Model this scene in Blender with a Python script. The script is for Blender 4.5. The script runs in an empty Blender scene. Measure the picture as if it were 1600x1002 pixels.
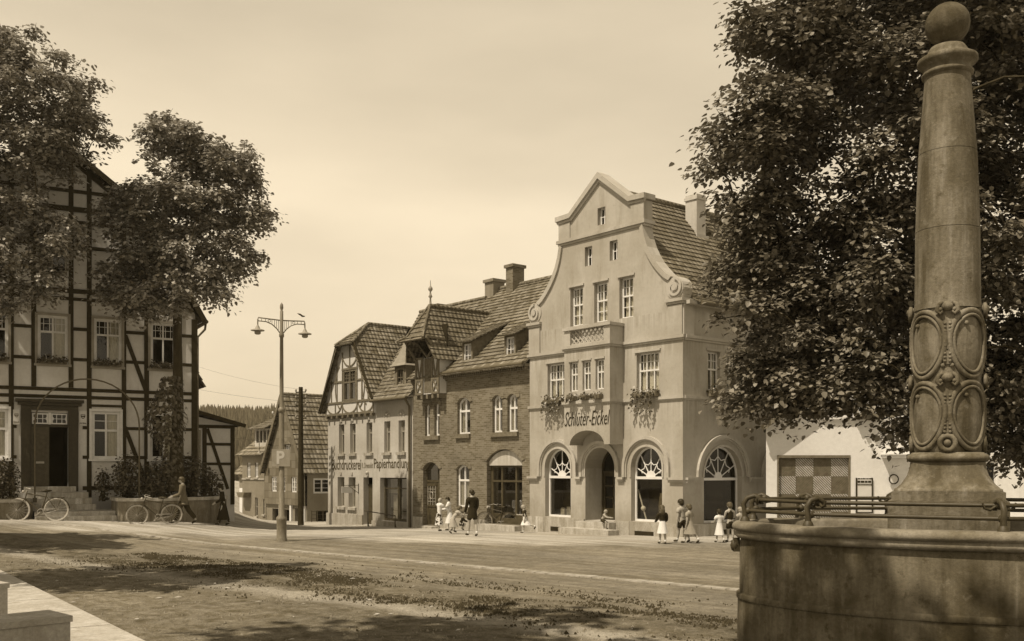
import bpy, bmesh, math, random
import numpy as np
from mathutils import Vector, Matrix, noise
from mathutils.geometry import delaunay_2d_cdt

random.seed(7)
rng = np.random.default_rng(7)
scene = bpy.context.scene
COL = scene.collection
R = math.radians
PI = math.pi

# ------------------------------------------------------------------ view constants (used to size the place)
FPX, HZ, EYE = 1550.0, 733.0, 2.2          # focal length in photo pixels, horizon row, eye height


def smooth(a, b, x):
    t = min(1.0, max(0.0, (x - a) / (b - a)))
    return t * t * (3 - 2 * t)


def gz(x, y):
    """height of the ground"""
    lim = -11.5 - 0.28 * (y - 38)
    w = smooth(-1.5, 3.0, x - lim)
    z = -0.033 * max(0.0, y - 32) * w
    if y > 75:
        z = min(z, 0) + 0.0
        z = -0.033 * 43 * w
    z += 0.034 * min(14.0, max(0.0, -x - 9.0)) * (1 - w if y > 32 else 1)
    return z


def at(px, py, Y):
    return Vector(((px - 800) / FPX * Y, Y, EYE - (py - HZ) / FPX * Y))


def gpt(px, py):
    """where the ground lies under a photo point"""
    a, b = (px - 800) / FPX, (py - HZ) / FPX
    Y = EYE / b
    for _ in range(40):
        Y = 0.5 * Y + 0.5 * (EYE - gz(a * Y, Y)) / b
    return Vector((a * Y, Y, gz(a * Y, Y)))


# ------------------------------------------------------------------ materials
def tone(v):
    """old-print paint colour for a reflectance v: neutral when pale, brown when dark"""
    k = min(1.15, max(0.0, math.log(0.75 / v) / math.log(0.75 / 0.03)))
    return (min(1, v * (1 + 0.16 * k)), v * (1 - 0.09 * k), v * (1 - 0.60 * k), 1)


class N:
    """tiny node builder"""
    def __init__(s, name):
        s.m = bpy.data.materials.new(name)
        s.m.use_nodes = True
        s.t = s.m.node_tree
        s.b = s.t.nodes['Principled BSDF']
        s.out = s.t.nodes['Material Output']

    def n(s, typ, inp=None, **kw):
        nd = s.t.nodes.new(typ)
        for k, v in kw.items():
            setattr(nd, k, v)
        for k, v in (inp or {}).items():
            if isinstance(v, bpy.types.NodeSocket):
                s.t.links.new(v, nd.inputs[k])
            else:
                nd.inputs[k].default_value = v
        return nd

    def uv(s):
        return s.n('ShaderNodeUVMap', uv_map='m').outputs[0]

    def obj(s):
        return s.n('ShaderNodeTexCoord').outputs['Object']

    def mapping(s, vec, scale=(1, 1, 1), rot=(0, 0, 0), loc=(0, 0, 0)):
        return s.n('ShaderNodeMapping', {'Vector': vec, 'Scale': scale, 'Rotation': rot, 'Location': loc}).outputs[0]

    def noise(s, vec, scale, detail=4, rough=.55):
        return s.n('ShaderNodeTexNoise', {'Vector': vec, 'Scale': scale, 'Detail': detail, 'Roughness': rough}).outputs['Fac']

    def math(s, op, a, b=0.0, clamp=False):
        nd = s.n('ShaderNodeMath', {0: a, 1: b}, operation=op)
        nd.use_clamp = clamp
        return nd.outputs[0]

    def rng(s, v, a, b, c=0.0, d=1.0):
        return s.n('ShaderNodeMapRange', {'Value': v, 'From Min': a, 'From Max': b, 'To Min': c, 'To Max': d}).outputs[0]

    def mix(s, f, a, b):
        nd = s.n('ShaderNodeMix', data_type='RGBA')
        for k, v in (('Factor', f), ('A', a), ('B', b)):
            i = nd.inputs[{'Factor': 0, 'A': 6, 'B': 7}[k]]
            if isinstance(v, bpy.types.NodeSocket):
                s.t.links.new(v, i)
            else:
                i.default_value = v
        return nd.outputs[2]

    def scale(s, col, f):
        nd = s.n('ShaderNodeVectorMath', {0: col}, operation='SCALE')
        if isinstance(f, bpy.types.NodeSocket):
            s.t.links.new(f, nd.inputs['Scale'])
        else:
            nd.inputs['Scale'].default_value = f
        return nd.outputs[0]

    def bump(s, h, strength=.3, dist=.02):
        nd = s.n('ShaderNodeBump', {'Height': h, 'Strength': strength, 'Distance': dist})
        s.t.links.new(nd.outputs[0], s.b.inputs['Normal'])

    def done(s, col, rough=.85, spec=.25):
        for k, v in (('Base Color', col), ('Roughness', rough), ('Specular IOR Level', spec)):
            if isinstance(v, bpy.types.NodeSocket):
                s.t.links.new(v, s.b.inputs[k])
            else:
                s.b.inputs[k].default_value = v
        return s.m


def m_plain(name, v, var=.18, scale=3.0, rough=.8, bump=0.0, spec=.25):
    q = N(name)
    uv = q.uv()
    f = q.noise(uv, scale)
    col = q.mix(q.rng(f, .3, .7), tone(v * (1 - var)), tone(min(.95, v * (1 + var))))
    if bump:
        q.bump(q.noise(uv, scale * 14, 3), bump, .01)
    return q.done(col, rough, spec)


def m_plaster(name, v, streak=.25, blotch=.15, rough=.9, bump=.25, dirt=0.0, drips=()):
    """rendered wall: blotches, rain streaks running down, fine grain"""
    q = N(name)
    uv = q.uv()
    f1 = q.noise(uv, .55, 5)
    f2 = q.noise(q.mapping(uv, (2.1, .30, 1)), 1.0, 7, .68)
    f3 = q.noise(uv, 9, 3)
    a = q.mix(q.rng(f1, .38, .62), tone(v * (1 - blotch)), tone(v * (1 + blotch)))
    b = q.mix(q.rng(f2, .54, .74), a, tone(v * (1 - streak) * .95))
    b = q.mix(q.rng(f2, .44, .24), b, tone(min(.9, v * (1 + streak * .8))))
    f4 = q.noise(uv, 2.6, 6, .7)
    b = q.mix(q.rng(f4, .58, .72, 0, .7), b, tone(v * (1 - streak * .9)))
    b = q.scale(b, q.rng(f3, .25, .75, .94, 1.05))
    if dirt or drips:
        zc = q.n('ShaderNodeSeparateXYZ', {0: uv}).outputs[1]
        n1 = q.noise(q.mapping(uv, (1.6, .7, 1)), 1.0, 6, .65)
        if dirt: b = q.mix(q.math('MULTIPLY', q.rng(q.math('ADD', zc, q.rng(n1, .3, .7, -.5, .5)), 1.15, .35), dirt, True), b, tone(v * .62))
        fd = q.noise(q.mapping(uv, (7.5, .22, 1)), 1.0, 5, .6)
        for z0, z1 in drips:
            mk = q.math('MULTIPLY', q.rng(zc, z0, z1), q.rng(zc, z1 + .03, z1))
            b = q.mix(q.math('MULTIPLY', q.math('MULTIPLY', mk, q.rng(fd, .52, .66)), .55, True), b, tone(v * .6))
            b = q.mix(q.math('MULTIPLY', q.math('MULTIPLY', mk, q.rng(fd, .48, .36)), .55, True), b, tone(min(.85, v * 1.5)))
    q.bump(q.noise(uv, 45, 3), bump, .008)
    return q.done(b, rough, .2)


def m_brick(name):
    q = N(name)
    uv = q.uv()
    br = q.n('ShaderNodeTexBrick', {'Vector': uv, 'Color1': tone(.105), 'Color2': tone(.205), 'Mortar': tone(.225),
                                    'Scale': 1.0, 'Mortar Size': .009, 'Brick Width': .25, 'Row Height': .075, 'Bias': -.1})
    f = q.noise(uv, .7, 4)
    s = q.noise(uv, 7, 3)
    c = q.scale(br.outputs['Color'], q.rng(f, .3, .7, .8, 1.12))
    c = q.mix(q.rng(s, .62, .72), c, tone(.12))
    q.bump(br.outputs['Fac'], -.5, .012)
    return q.done(c, .9, .2)


def m_tiles(name, v, row=.30, wid=.24, var=.35, pan=True):
    q = N(name)
    uv = q.uv()
    br = q.n('ShaderNodeTexBrick', {'Vector': uv, 'Color1': tone(v * (1 - var)), 'Color2': tone(v * (1 + var)), 'Mortar': tone(v * .45),
                                    'Scale': 1.0, 'Mortar Size': .012, 'Mortar Smooth': .6, 'Brick Width': wid, 'Row Height': row, 'Bias': 0.0})
    br.offset = 0.0
    f = q.noise(uv, .45, 5)
    s = q.noise(uv, 3.2, 4, .7)
    c = q.scale(br.outputs['Color'], q.rng(f, .3, .7, .78, 1.2))
    c = q.mix(q.rng(s, .60, .75), c, tone(v * .5))
    if pan:
        w = q.n('ShaderNodeTexWave', {'Vector': uv, 'Scale': 2 * PI / wid / 20.0 * 1.0, 'Distortion': 0.0}, wave_type='BANDS', bands_direction='X')
        q.bump(w.outputs['Fac'], .8, .05)
    else:
        q.bump(br.outputs['Fac'], -.5, .02)
    return q.done(c, .85, .25)


def m_wood(name, v, rough=.8, planks=0.0, spec=.2):
    q = N(name)
    uv = q.uv()
    f = q.noise(q.mapping(uv, (14, 14, 1)), .5, 4)
    c = q.mix(q.rng(f, .3, .7), tone(v * .75), tone(v * 1.3))
    if planks:
        br = q.n('ShaderNodeTexBrick', {'Vector': uv, 'Color1': tone(1 * .8), 'Color2': (1, 1, 1, 1), 'Mortar': tone(.25),
                                        'Scale': 1.0, 'Mortar Size': .01, 'Brick Width': planks, 'Row Height': 30.0})
        br.offset = 0
        mm = q.n('ShaderNodeMix', data_type='RGBA', blend_type='MULTIPLY')
        mm.inputs[0].default_value = 1
        q.t.links.new(c, mm.inputs[6])
        q.t.links.new(br.outputs['Color'], mm.inputs[7])
        c = mm.outputs[2]
    q.bump(f, .3, .01)
    return q.done(c, rough, spec)


def m_stone(name, v, var=.3, stain=.5, rough=.85, streak=1.0):
    """weathered sandstone: run-off streaks, lichen and soot patches"""
    q = N(name)
    p = q.obj()
    f1 = q.noise(p, 1.3, 6, .62)
    f2 = q.noise(q.mapping(p, (4.5, 4.5, .55)), 1.0, 6, .62)
    f4 = q.noise(q.mapping(p, (13, 13, .7)), 1.0, 4, .6)
    f3 = q.noise(p, 24, 4, .7)
    c = q.mix(q.rng(f1, .38, .62), tone(v * (1 - var)), tone(v * (1 + var)))
    c = q.mix(q.math('MULTIPLY', q.rng(f2, .46, .66), streak, True), c, tone(v * (1 - stain)))
    c = q.mix(q.math('MULTIPLY', q.math('MULTIPLY', q.rng(f2, .46, .30), q.rng(f4, .42, .66)), streak, True), c, tone(min(.8, v * (1 + stain * 2.2))))
    f5 = q.noise(p, 5.5, 5, .7)
    c = q.mix(q.rng(f5, .56, .70), c, tone(v * (1 - stain * .8)))
    c = q.mix(q.math('MULTIPLY', q.rng(f5, .42, .30), .6, True), c, tone(min(.8, v * (1 + stain))))
    c = q.scale(c, q.rng(f3, .25, .75, .78, 1.22))
    q.bump(q.noise(p, 30, 5, .7), .6, .014)
    return q.done(c, rough, .25)


def m_glass(name='window_glass'):
    q = N(name)
    tr = q.n('ShaderNodeBsdfTransparent', {'Color': (.72, .70, .62, 1)})
    gl = q.n('ShaderNodeBsdfGlossy', {'Roughness': .03, 'Color': (.9, .9, .9, 1)})
    lw = q.n('ShaderNodeLayerWeight', {'Blend': .25})
    f = q.rng(lw.outputs['Fresnel'], 0, 1, .03, .55)
    mx = q.n('ShaderNodeMixShader', {0: f, 1: tr.outputs[0], 2: gl.outputs[0]})
    q.t.links.new(mx.outputs[0], q.out.inputs['Surface'])
    return q.m


def m_leaf(name, v, var=.5, trans=.3, rough=.45, spec=.35):
    q = N(name)
    at_ = q.n('ShaderNodeAttribute', attribute_name='leafvar').outputs['Fac']
    c = q.mix(at_, tone(v * (1 - var)), tone(v * (1 + var)))
    q.done(c, rough, spec)
    tl = q.n('ShaderNodeBsdfTranslucent', {'Color': c})
    mx = q.n('ShaderNodeMixShader', {0: trans, 1: q.b.outputs[0], 2: tl.outputs[0]})
    q.t.links.new(mx.outputs[0], q.out.inputs['Surface'])
    return q.m


M = {}


def mats():
    M['plaster_tan'] = m_plaster('tan_plaster', .375, .26, .11, dirt=.6, drips=((3.45, 4.47), (5.75, 6.42), (6.65, 7.38)))
    M['trim_tan'] = m_plaster('tan_moulding', .40, .24, .12, bump=.1)
    M['plaster_print'] = m_plaster('grey_cream_plaster', .45, .22, .10, dirt=.6, drips=((2.2, 2.85), (-.3, .22)))
    M['plaster_infill'] = m_plaster('limewashed_infill', .60, .08, .10)
    M['plaster_white'] = m_plaster('white_plaster', .74, .05, .05, bump=.15)
    M['plaster_grey'] = m_plaster('grey_plaster', .22, .15, .12)
    M['plaster_cream'] = m_plaster('cream_infill', .62, .06, .06)
    M['brick'] = m_brick('red_brick')
    M['timber'] = m_wood('tarred_timber', .032)
    M['timber_brown'] = m_wood('brown_timber', .15)
    M['door_dark'] = m_wood('dark_door_paint', .028, .5, spec=.4)
    M['door_brown'] = m_wood('brown_door_paint', .06, .5, spec=.4)
    M['plank_dark'] = m_wood('dark_boarding', .05, planks=.14)
    M['tile_old'] = m_tiles('weathered_roof_tiles', .175, .25, .2, .45)
    M['tile_new'] = m_tiles('clay_roof_tiles', .155, .24, .22, .3)
    M['tile_pan'] = m_tiles('old_pantiles', .19, .33, .24, .4)
    M['slate'] = m_tiles('slate_hanging', .16, .45, .5, .3, False)
    M['tin'] = m_plain('zinc_sheet', .27, .15, 2, .55, 0, .4)
    M['white_paint'] = m_plain('white_window_paint', .70, .08, 4, .55)
    M['grey_paint'] = m_plain('grey_window_paint', .30, .12, 4, .6)
    M['curtain'] = m_plain('white_curtain_cloth', .72, .12, 9, .95)
    M['blind'] = m_plain('drawn_linen_blind', .78, .05, 3, .95)
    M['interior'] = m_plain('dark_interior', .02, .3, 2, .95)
    M['goods'] = m_plain('shop_goods', .35, .5, 5, .8)
    M['glass'] = m_glass()
    M['stone_plinth'] = m_stone('plinth_stone', .36, .15, .3)
    M['stone_step'] = m_stone('step_stone', .40, .15, .3)
    M['stone_column'] = m_stone('column_sandstone', .155, .25, .55)
    M['stone_basin'] = m_stone('basin_sandstone', .10, .45, .6, streak=.75)
    M['stone_rim'] = m_stone('rim_sandstone', .19, .30, .45, streak=.5)
    M['stone_coping'] = m_stone('coping_stone', .42, .15, .3)
    M['stone_wall'] = m_stone('rubble_wall', .20, .25, .4)
    M['iron'] = m_plain('dark_wrought_iron', .045, .3, 8, .55, .2, .4)
    M['lamp_paint'] = m_plain('grey_lamp_paint', .17, .2, 5, .5, .1, .4)
    M['zinc_pipe'] = m_plain('dull_drain_pipe', .10, .2, 4, .6)
    M['letters_dark'] = m_plain('dark_lettering', .022, .1, 3, .6)
    M['letters_brown'] = m_plain('faded_lettering', .07, .25, 6, .8)
    M['letters_pale'] = m_plain('very_faded_lettering', .17, .2, 6, .85)
    M['sign_white'] = m_plain('enamel_white', .62, .05, 3, .4)
    M['sign_faded'] = m_plain('faded_sign_enamel', .26, .10, 6, .6)
    M['sign_pale'] = m_plain('worn_white_letter', .45, .1, 5, .6)
    M['bark'] = m_stone('tree_bark', .05, .35, .4)
    M['leaf_far'] = m_leaf('square_tree_leaves', .27, .6, .3)
    M['leaf_near'] = m_leaf('linden_leaves', .165, .55, .22, .5, .5)
    M['leaf_ivy'] = m_leaf('ivy_leaves', .11, .5, .15)
    M['leaf_shrub'] = m_leaf('shrub_leaves', .085, .5, .2)
    M['flower'] = m_leaf('flower_petals', .4, .4, .2)
    M['skin'] = m_plain('skin', .36, .06, 6, .6)
    M['hair_dark'] = m_plain('dark_hair', .025, .3, 20, .5)
    M['hair_fair'] = m_plain('fair_hair', .30, .25, 20, .55)
    M['hair_brown'] = m_plain('brown_hair', .08, .25, 20, .5)
    M['cloth_white'] = m_plain('white_cotton', .70, .08, 6, .9)
    M['cloth_black'] = m_plain('black_wool', .018, .2, 6, .9)
    M['cloth_dark'] = m_plain('dark_cloth', .035, .2, 6, .9)
    M['cloth_grey'] = m_plain('grey_cloth', .13, .15, 6, .9)
    M['cloth_light'] = m_plain('light_grey_cloth', .36, .12, 6, .9)
    M['cloth_tan'] = m_plain('beige_cloth', .28, .15, 6, .9)
    q = N('print_dress')
    f = q.noise(q.obj(), 9, 2)
    M['cloth_print'] = q.done(q.mix(q.rng(f, .50, .54), tone(.62), tone(.03)), .9)
    M['leather'] = m_plain('shoe_leather', .03, .3, 6, .5)
    M['rubber'] = m_plain('tyre_rubber', .16, .3, 8, .8)
    M['rubber_pale'] = m_plain('pale_tyre_rubber', .40, .2, 8, .8)
    M['chrome'] = m_plain('bright_metal', .35, .2, 8, .35, 0, .6)


# ------------------------------------------------------------------ mesh builder
def new_obj(name, data, parent=None):
    o = bpy.data.objects.new(name, data)
    COL.objects.link(o)
    if parent is not None:
        o.parent = parent
    return o


def wloc(o):
    p = Vector((0, 0, 0))
    while o is not None:
        p += o.location
        o = o.parent
    return p


def tag(o, label=None, cat=None, group=None, kind=None):
    if label: o['label'] = label
    if cat: o['category'] = cat
    if group: o['group'] = group
    if kind: o['kind'] = kind
    return o


def thing(name, label, cat, loc=(0, 0, 0), group=None):
    o = new_obj(name, None)
    o.location = loc
    o.empty_display_size = .2
    return tag(o, label, cat, group)


def set_uv(me):
    n = len(me.vertices)
    co = np.empty(n * 3, np.float32); me.vertices.foreach_get('co', co); co = co.reshape(-1, 3)
    nf = len(me.polygons)
    if nf == 0:
        return
    nm = np.empty(nf * 3, np.float32); me.polygons.foreach_get('normal', nm); nm = nm.reshape(-1, 3)
    lt = np.empty(nf, np.int32); me.polygons.foreach_get('loop_total', lt)
    lv = np.empty(len(me.loops), np.int32); me.loops.foreach_get('vertex_index', lv)
    t = np.stack([-nm[:, 1], nm[:, 0], np.zeros(nf)], 1)
    l = np.linalg.norm(t, axis=1)
    flat = l < .12
    t[flat] = (1, 0, 0)
    t /= np.linalg.norm(t, axis=1)[:, None]
    b = np.cross(nm, t)
    b[flat] = (0, 1, 0)
    fi = np.repeat(np.arange(nf), lt)
    p = co[lv]
    uv = np.stack([(p * t[fi]).sum(1), (p * b[fi]).sum(1)], 1).astype(np.float32)
    lay = me.uv_layers.new(name='m')
    lay.data.foreach_set('uv', uv.ravel())


class Fr:
    """a facade frame: origin, U along the wall, N out of it"""
    def __init__(s, o, U, Nn, z=0.0):
        s.o = Vector((o[0], o[1], z))
        s.U = Vector((U[0], U[1], 0)).normalized()
        s.N = Vector((Nn[0], Nn[1], 0)).normalized()

    def P(s, u, d, z):
        return s.o + s.U * u + s.N * d + Vector((0, 0, z))

    def moved(s, u=0, d=0, z=0):
        f = Fr((0, 0), (1, 0), (0, 1))
        f.o = s.P(u, d, z); f.U = s.U.copy(); f.N = s.N.copy()
        return f

    def turned(s):
        """frame of the wall round the corner at u=0, running back"""
        f = Fr((0, 0), (1, 0), (0, 1))
        f.o = s.o.copy(); f.U = -s.N.copy(); f.N = -s.U.copy()
        return f


class MB:
    def __init__(s):
        s.v = []; s.f = []; s.sm = []

    def add(s, vs, fs, smooth=False):
        k = len(s.v)
        s.v += [tuple(p) for p in vs]
        for f in fs:
            s.f.append([i + k for i in f]); s.sm.append(smooth)

    def poly(s, pts):
        s.add(pts, [list(range(len(pts)))])

    def box(s, fr, u0, u1, d0, d1, z0, z1):
        p = [fr.P(u, d, z) for z in (z0, z1) for d in (d0, d1) for u in (u0, u1)]
        s.add(p, [(0, 2, 3, 1), (4, 5, 7, 6), (0, 1, 5, 4), (2, 6, 7, 3), (0, 4, 6, 2), (1, 3, 7, 5)])

    def prism(s, fr, pts, d0, d1):
        n = len(pts)
        a = [fr.P(u, d0, z) for u, z in pts]; b = [fr.P(u, d1, z) for u, z in pts]
        fs = [list(range(n)), list(range(2 * n - 1, n - 1, -1))]
        fs += [(i, n + i, n + (i + 1) % n, (i + 1) % n) for i in range(n)]
        s.add(a + b, fs)

    def strip(s, fr, inner, outer, d0, d1):
        """solid band between two equal-length polylines (arch mouldings)"""
        n = len(inner)
        vs = [fr.P(u, d, z) for d in (d0, d1) for L in (inner, outer) for u, z in L]
        I = lambda d, l, i: d * 2 * n + l * n + i
        fs = []
        for i in range(n - 1):
            fs.append((I(1, 0, i), I(1, 0, i + 1), I(1, 1, i + 1), I(1, 1, i)))
            fs.append((I(0, 0, i), I(0, 1, i), I(0, 1, i + 1), I(0, 0, i + 1)))
            fs.append((I(0, 1, i), I(1, 1, i), I(1, 1, i + 1), I(0, 1, i + 1)))
            fs.append((I(0, 0, i), I(0, 0, i + 1), I(1, 0, i + 1), I(1, 0, i)))
        for i in (0, n - 1):
            fs.append((I(0, 0, i), I(1, 0, i), I(1, 1, i), I(0, 1, i)))
        s.add(vs, fs)

    def bar(s, a, b, w, h=None, up=(0, 0, 1)):
        """rectangular bar from a to b"""
        a = Vector(a); b = Vector(b); h = h or w
        t = (b - a).normalized()
        x = t.cross(Vector(up))
        if x.length < 1e-4: x = t.cross(Vector((1, 0, 0)))
        x.normalize(); y = x.cross(t)
        vs = [c + x * (w / 2 * i) + y * (h / 2 * j) for c in (a, b) for i, j in ((-1, -1), (1, -1), (1, 1), (-1, 1))]
        s.add(vs, [(0, 1, 2, 3), (7, 6, 5, 4), (0, 4, 5, 1), (1, 5, 6, 2), (2, 6, 7, 3), (3, 7, 4, 0)])

    def tube(s, pts, r, n=8, closed=False, cap=True):
        pts = [Vector(p) for p in pts]; k = len(pts)
        rs = r if isinstance(r, (list, tuple)) else [r] * k
        prev = None; vs = []
        for i, p in enumerate(pts):
            if closed: t = pts[(i + 1) % k] - pts[i - 1]
            else: t = pts[min(i + 1, k - 1)] - pts[max(i - 1, 0)]
            t.normalize()
            if prev is None:
                x = t.cross(Vector((0, 0, 1)))
                if x.length < .1: x = t.cross(Vector((1, 0, 0)))
            else:
                x = prev - t * prev.dot(t)
            x.normalize(); prev = x; y = t.cross(x)
            for j in range(n):
                a = 2 * PI * j / n
                vs.append(p + (x * math.cos(a) + y * math.sin(a)) * rs[i])
        fs = []
        for i in range(k if closed else k - 1):
            for j in range(n):
                i2 = (i + 1) % k
                fs.append((i * n + j, i * n + (j + 1) % n, i2 * n + (j + 1) % n, i2 * n + j))
        s.add(vs, fs, True)
        if cap and not closed:
            s.add(vs[:n], [list(range(n - 1, -1, -1))]); s.add(vs[-n:], [list(range(n))])

    def lathe(s, c, prof, n=24, sx=1.0, sy=1.0, rot=0.0, power=2.0, smooth=True):
        """profile (radius, z) swept round a vertical axis; power>2 makes it squarish"""
        c = Vector(c); vs = []
        for r, z in prof:
            for j in range(n):
                a = 2 * PI * j / n
                ca, sa = math.cos(a), math.sin(a)
                q = (abs(ca) ** power + abs(sa) ** power) ** (-1 / power)
                x, y = r * q * ca * sx, r * q * sa * sy
                vs.append(c + Vector((x * math.cos(rot) - y * math.sin(rot), x * math.sin(rot) + y * math.cos(rot), z)))
        k = len(prof)
        fs = [(i * n + j, i * n + (j + 1) % n, (i + 1) * n + (j + 1) % n, (i + 1) * n + j) for i in range(k - 1) for j in range(n)]
        s.add(vs, fs, smooth)
        s.add(vs[:n], [list(range(n - 1, -1, -1))]); s.add(vs[-n:], [list(range(n))])

    def ball(s, c, r, n=10, sx=1, sy=1, sz=1):
        k = max(4, n // 2)
        prof = [(max(1e-3, r * math.sin(PI * i / k)), -r * math.cos(PI * i / k) * sz) for i in range(k + 1)]
        s.lathe(c, prof, n, sx, sy)

    def wall(s, fr, outline, holes, d=0.0, reveal=.15, cover=None):
        """flat wall with window holes cut through it and their reveals"""
        polys = [outline] + holes
        co = []; ed = []
        for p in polys:
            k = len(co)
            co += [Vector(q) for q in p]
            ed += [(k + i, k + (i + 1) % len(p)) for i in range(len(p))]
        r = delaunay_2d_cdt(co, ed, [], 0, 1e-5)
        V, T = r[0], r[2]

        def inside(p, poly):
            c = False; j = len(poly) - 1
            for i in range(len(poly)):
                (x1, y1), (x2, y2) = poly[i], poly[j]
                if (y1 > p.y) != (y2 > p.y) and p.x < (x2 - x1) * (p.y - y1) / (y2 - y1) + x1: c = not c
                j = i
            return c
        fs = []
        for t in T:
            c = sum((V[i] for i in t), Vector((0, 0))) / len(t)
            if inside(c, outline) and not any(inside(c, h) for h in holes):
                fs.append(list(t))
        # face outwards
        nn = fr.U.cross(Vector((0, 0, 1)))
        flip = nn.dot(fr.N) < 0
        if flip: fs = [f[::-1] for f in fs]
        s.add([fr.P(v.x, d, v.y) for v in V], fs)
        for h in holes:
            n = len(h)
            s.add([fr.P(u, d, z) for u, z in h] + [fr.P(u, d - reveal, z) for u, z in h],
                  [(i, (i + 1) % n, n + (i + 1) % n, n + i) for i in range(n)])

    def roof(s, pts, course=.33, lift=.045, thick=0.06):
        """planar roof slope (first edge = eaves) laid in courses, each tile row lapping the one below"""
        pts = [Vector(p) for p in pts]
        e = (pts[1] - pts[0]).normalized()
        nrm = Vector((0, 0, 0))
        for i in range(len(pts)):
            nrm += (pts[i] - pts[0]).cross(pts[(i + 1) % len(pts)] - pts[0])
        nrm.normalize()
        if nrm.z < 0: nrm = -nrm
        v = nrm.cross(e)
        if v.z < 0: v = -v
        P2 = [((p - pts[0]).dot(e), (p - pts[0]).dot(v)) for p in pts]
        vmax = max(q[1] for q in P2); vmin = min(q[1] for q in P2)

        def clip(poly, lim, keep_above):
            out = []
            for i in range(len(poly)):
                a, b = poly[i - 1], poly[i]
                ia = (a[1] >= lim) == keep_above; ib = (b[1] >= lim) == keep_above
                if ia != ib:
                    t = (lim - a[1]) / (b[1] - a[1]); out.append((a[0] + (b[0] - a[0]) * t, lim))
                if ib: out.append(b)
            return out
        y = vmin
        while y < vmax - 1e-3:
            y2 = min(vmax, y + course)
            c = clip(clip(P2, y, True), y2, False)
            if len(c) > 2:
                jit = random.uniform(-.006, .006)
                top = [pts[0] + e * a + v * b + nrm * (lift * (1 - (b - y) / course) + jit + .005) for a, b in c]
                bot = [pts[0] + e * a + v * b - nrm * .03 for a, b in c]
                n = len(c)
                s.add(top + bot, [list(range(n))] + [(i, n + i, n + (i + 1) % n, (i + 1) % n) for i in range(n)])
            y = y2

    def build(s, name, mat, parent=None, smooth=None):
        me = bpy.data.meshes.new(name)
        me.from_pydata(s.v, [], s.f)
        me.polygons.foreach_set('use_smooth', s.sm if smooth is None else [smooth] * len(s.f))
        me.update()
        set_uv(me)
        o = new_obj(name, me, parent)
        if parent is not None:
            off = wloc(parent)
            if off.length > 1e-9:
                me.transform(Matrix.Translation(-off))
        me.materials.append(mat)
        return o


def arch(uc, hw, z0, zs, rise=None, n=14):
    """opening outline with an arched head"""
    rise = hw if rise is None else rise
    if rise >= hw:
        top = [(uc + hw * math.cos(PI * i / n), zs + rise * math.sin(PI * i / n)) for i in range(n + 1)]
    else:
        r = (hw * hw + rise * rise) / (2 * rise); a0 = math.asin(hw / r)
        top = [(uc + r * math.sin(a0 - 2 * a0 * i / n), zs + rise - r + r * math.cos(a0 - 2 * a0 * i / n)) for i in range(n + 1)]
    return [(uc - hw, z0), (uc + hw, z0)] + top


def rect(u0, u1, z0, z1):
    return [(u0, z0), (u1, z0), (u1, z1), (u0, z1)]


def text_part(name, txt, fr, uc, zc, width, height, mat, parent, shear=0.0, depth=.02, d=.02, bold=0.0, flip=True):
    """lettering cut out of sheet, fixed to a wall; uc,zc = centre"""
    c = bpy.data.curves.new(name, 'FONT')
    c.body = txt; c.size = 1; c.shear = shear; c.offset = bold; c.extrude = .5; c.resolution_u = 3
    t = new_obj(name, c)
    bpy.context.view_layer.update()
    me = bpy.data.meshes.new_from_object(t.evaluated_get(bpy.context.evaluated_depsgraph_get()))
    bpy.data.objects.remove(t)
    n = len(me.vertices)
    co = np.empty(n * 3); me.vertices.foreach_get('co', co); co = co.reshape(-1, 3)
    mn, mx = co.min(0), co.max(0)
    x = (co[:, 0] - (mn[0] + mx[0]) / 2) / (mx[0] - mn[0]) * width
    z = (co[:, 1] - (mn[1] + mx[1]) / 2) / (mx[1] - mn[1]) * height
    y = co[:, 2] * depth
    sgn = -1 if flip else 1
    off = wloc(parent) if parent else Vector((0, 0, 0))
    new = [fr.P(uc + sgn * a, d + depth / 2 + b, zc + h) - off for a, b, h in zip(x, y, z)]
    me.vertices.foreach_set('co', np.array([tuple(p) for p in new], np.float32).ravel())
    me.update(); set_uv(me)
    me.materials.clear(); me.materials.append(mat)
    return new_obj(name, me, parent)


def copy_tree(o, parent=None):
    c = o.copy(); COL.objects.link(c); c.parent = parent
    for ch in list(o.children):
        copy_tree(ch, c)
    return c


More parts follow.
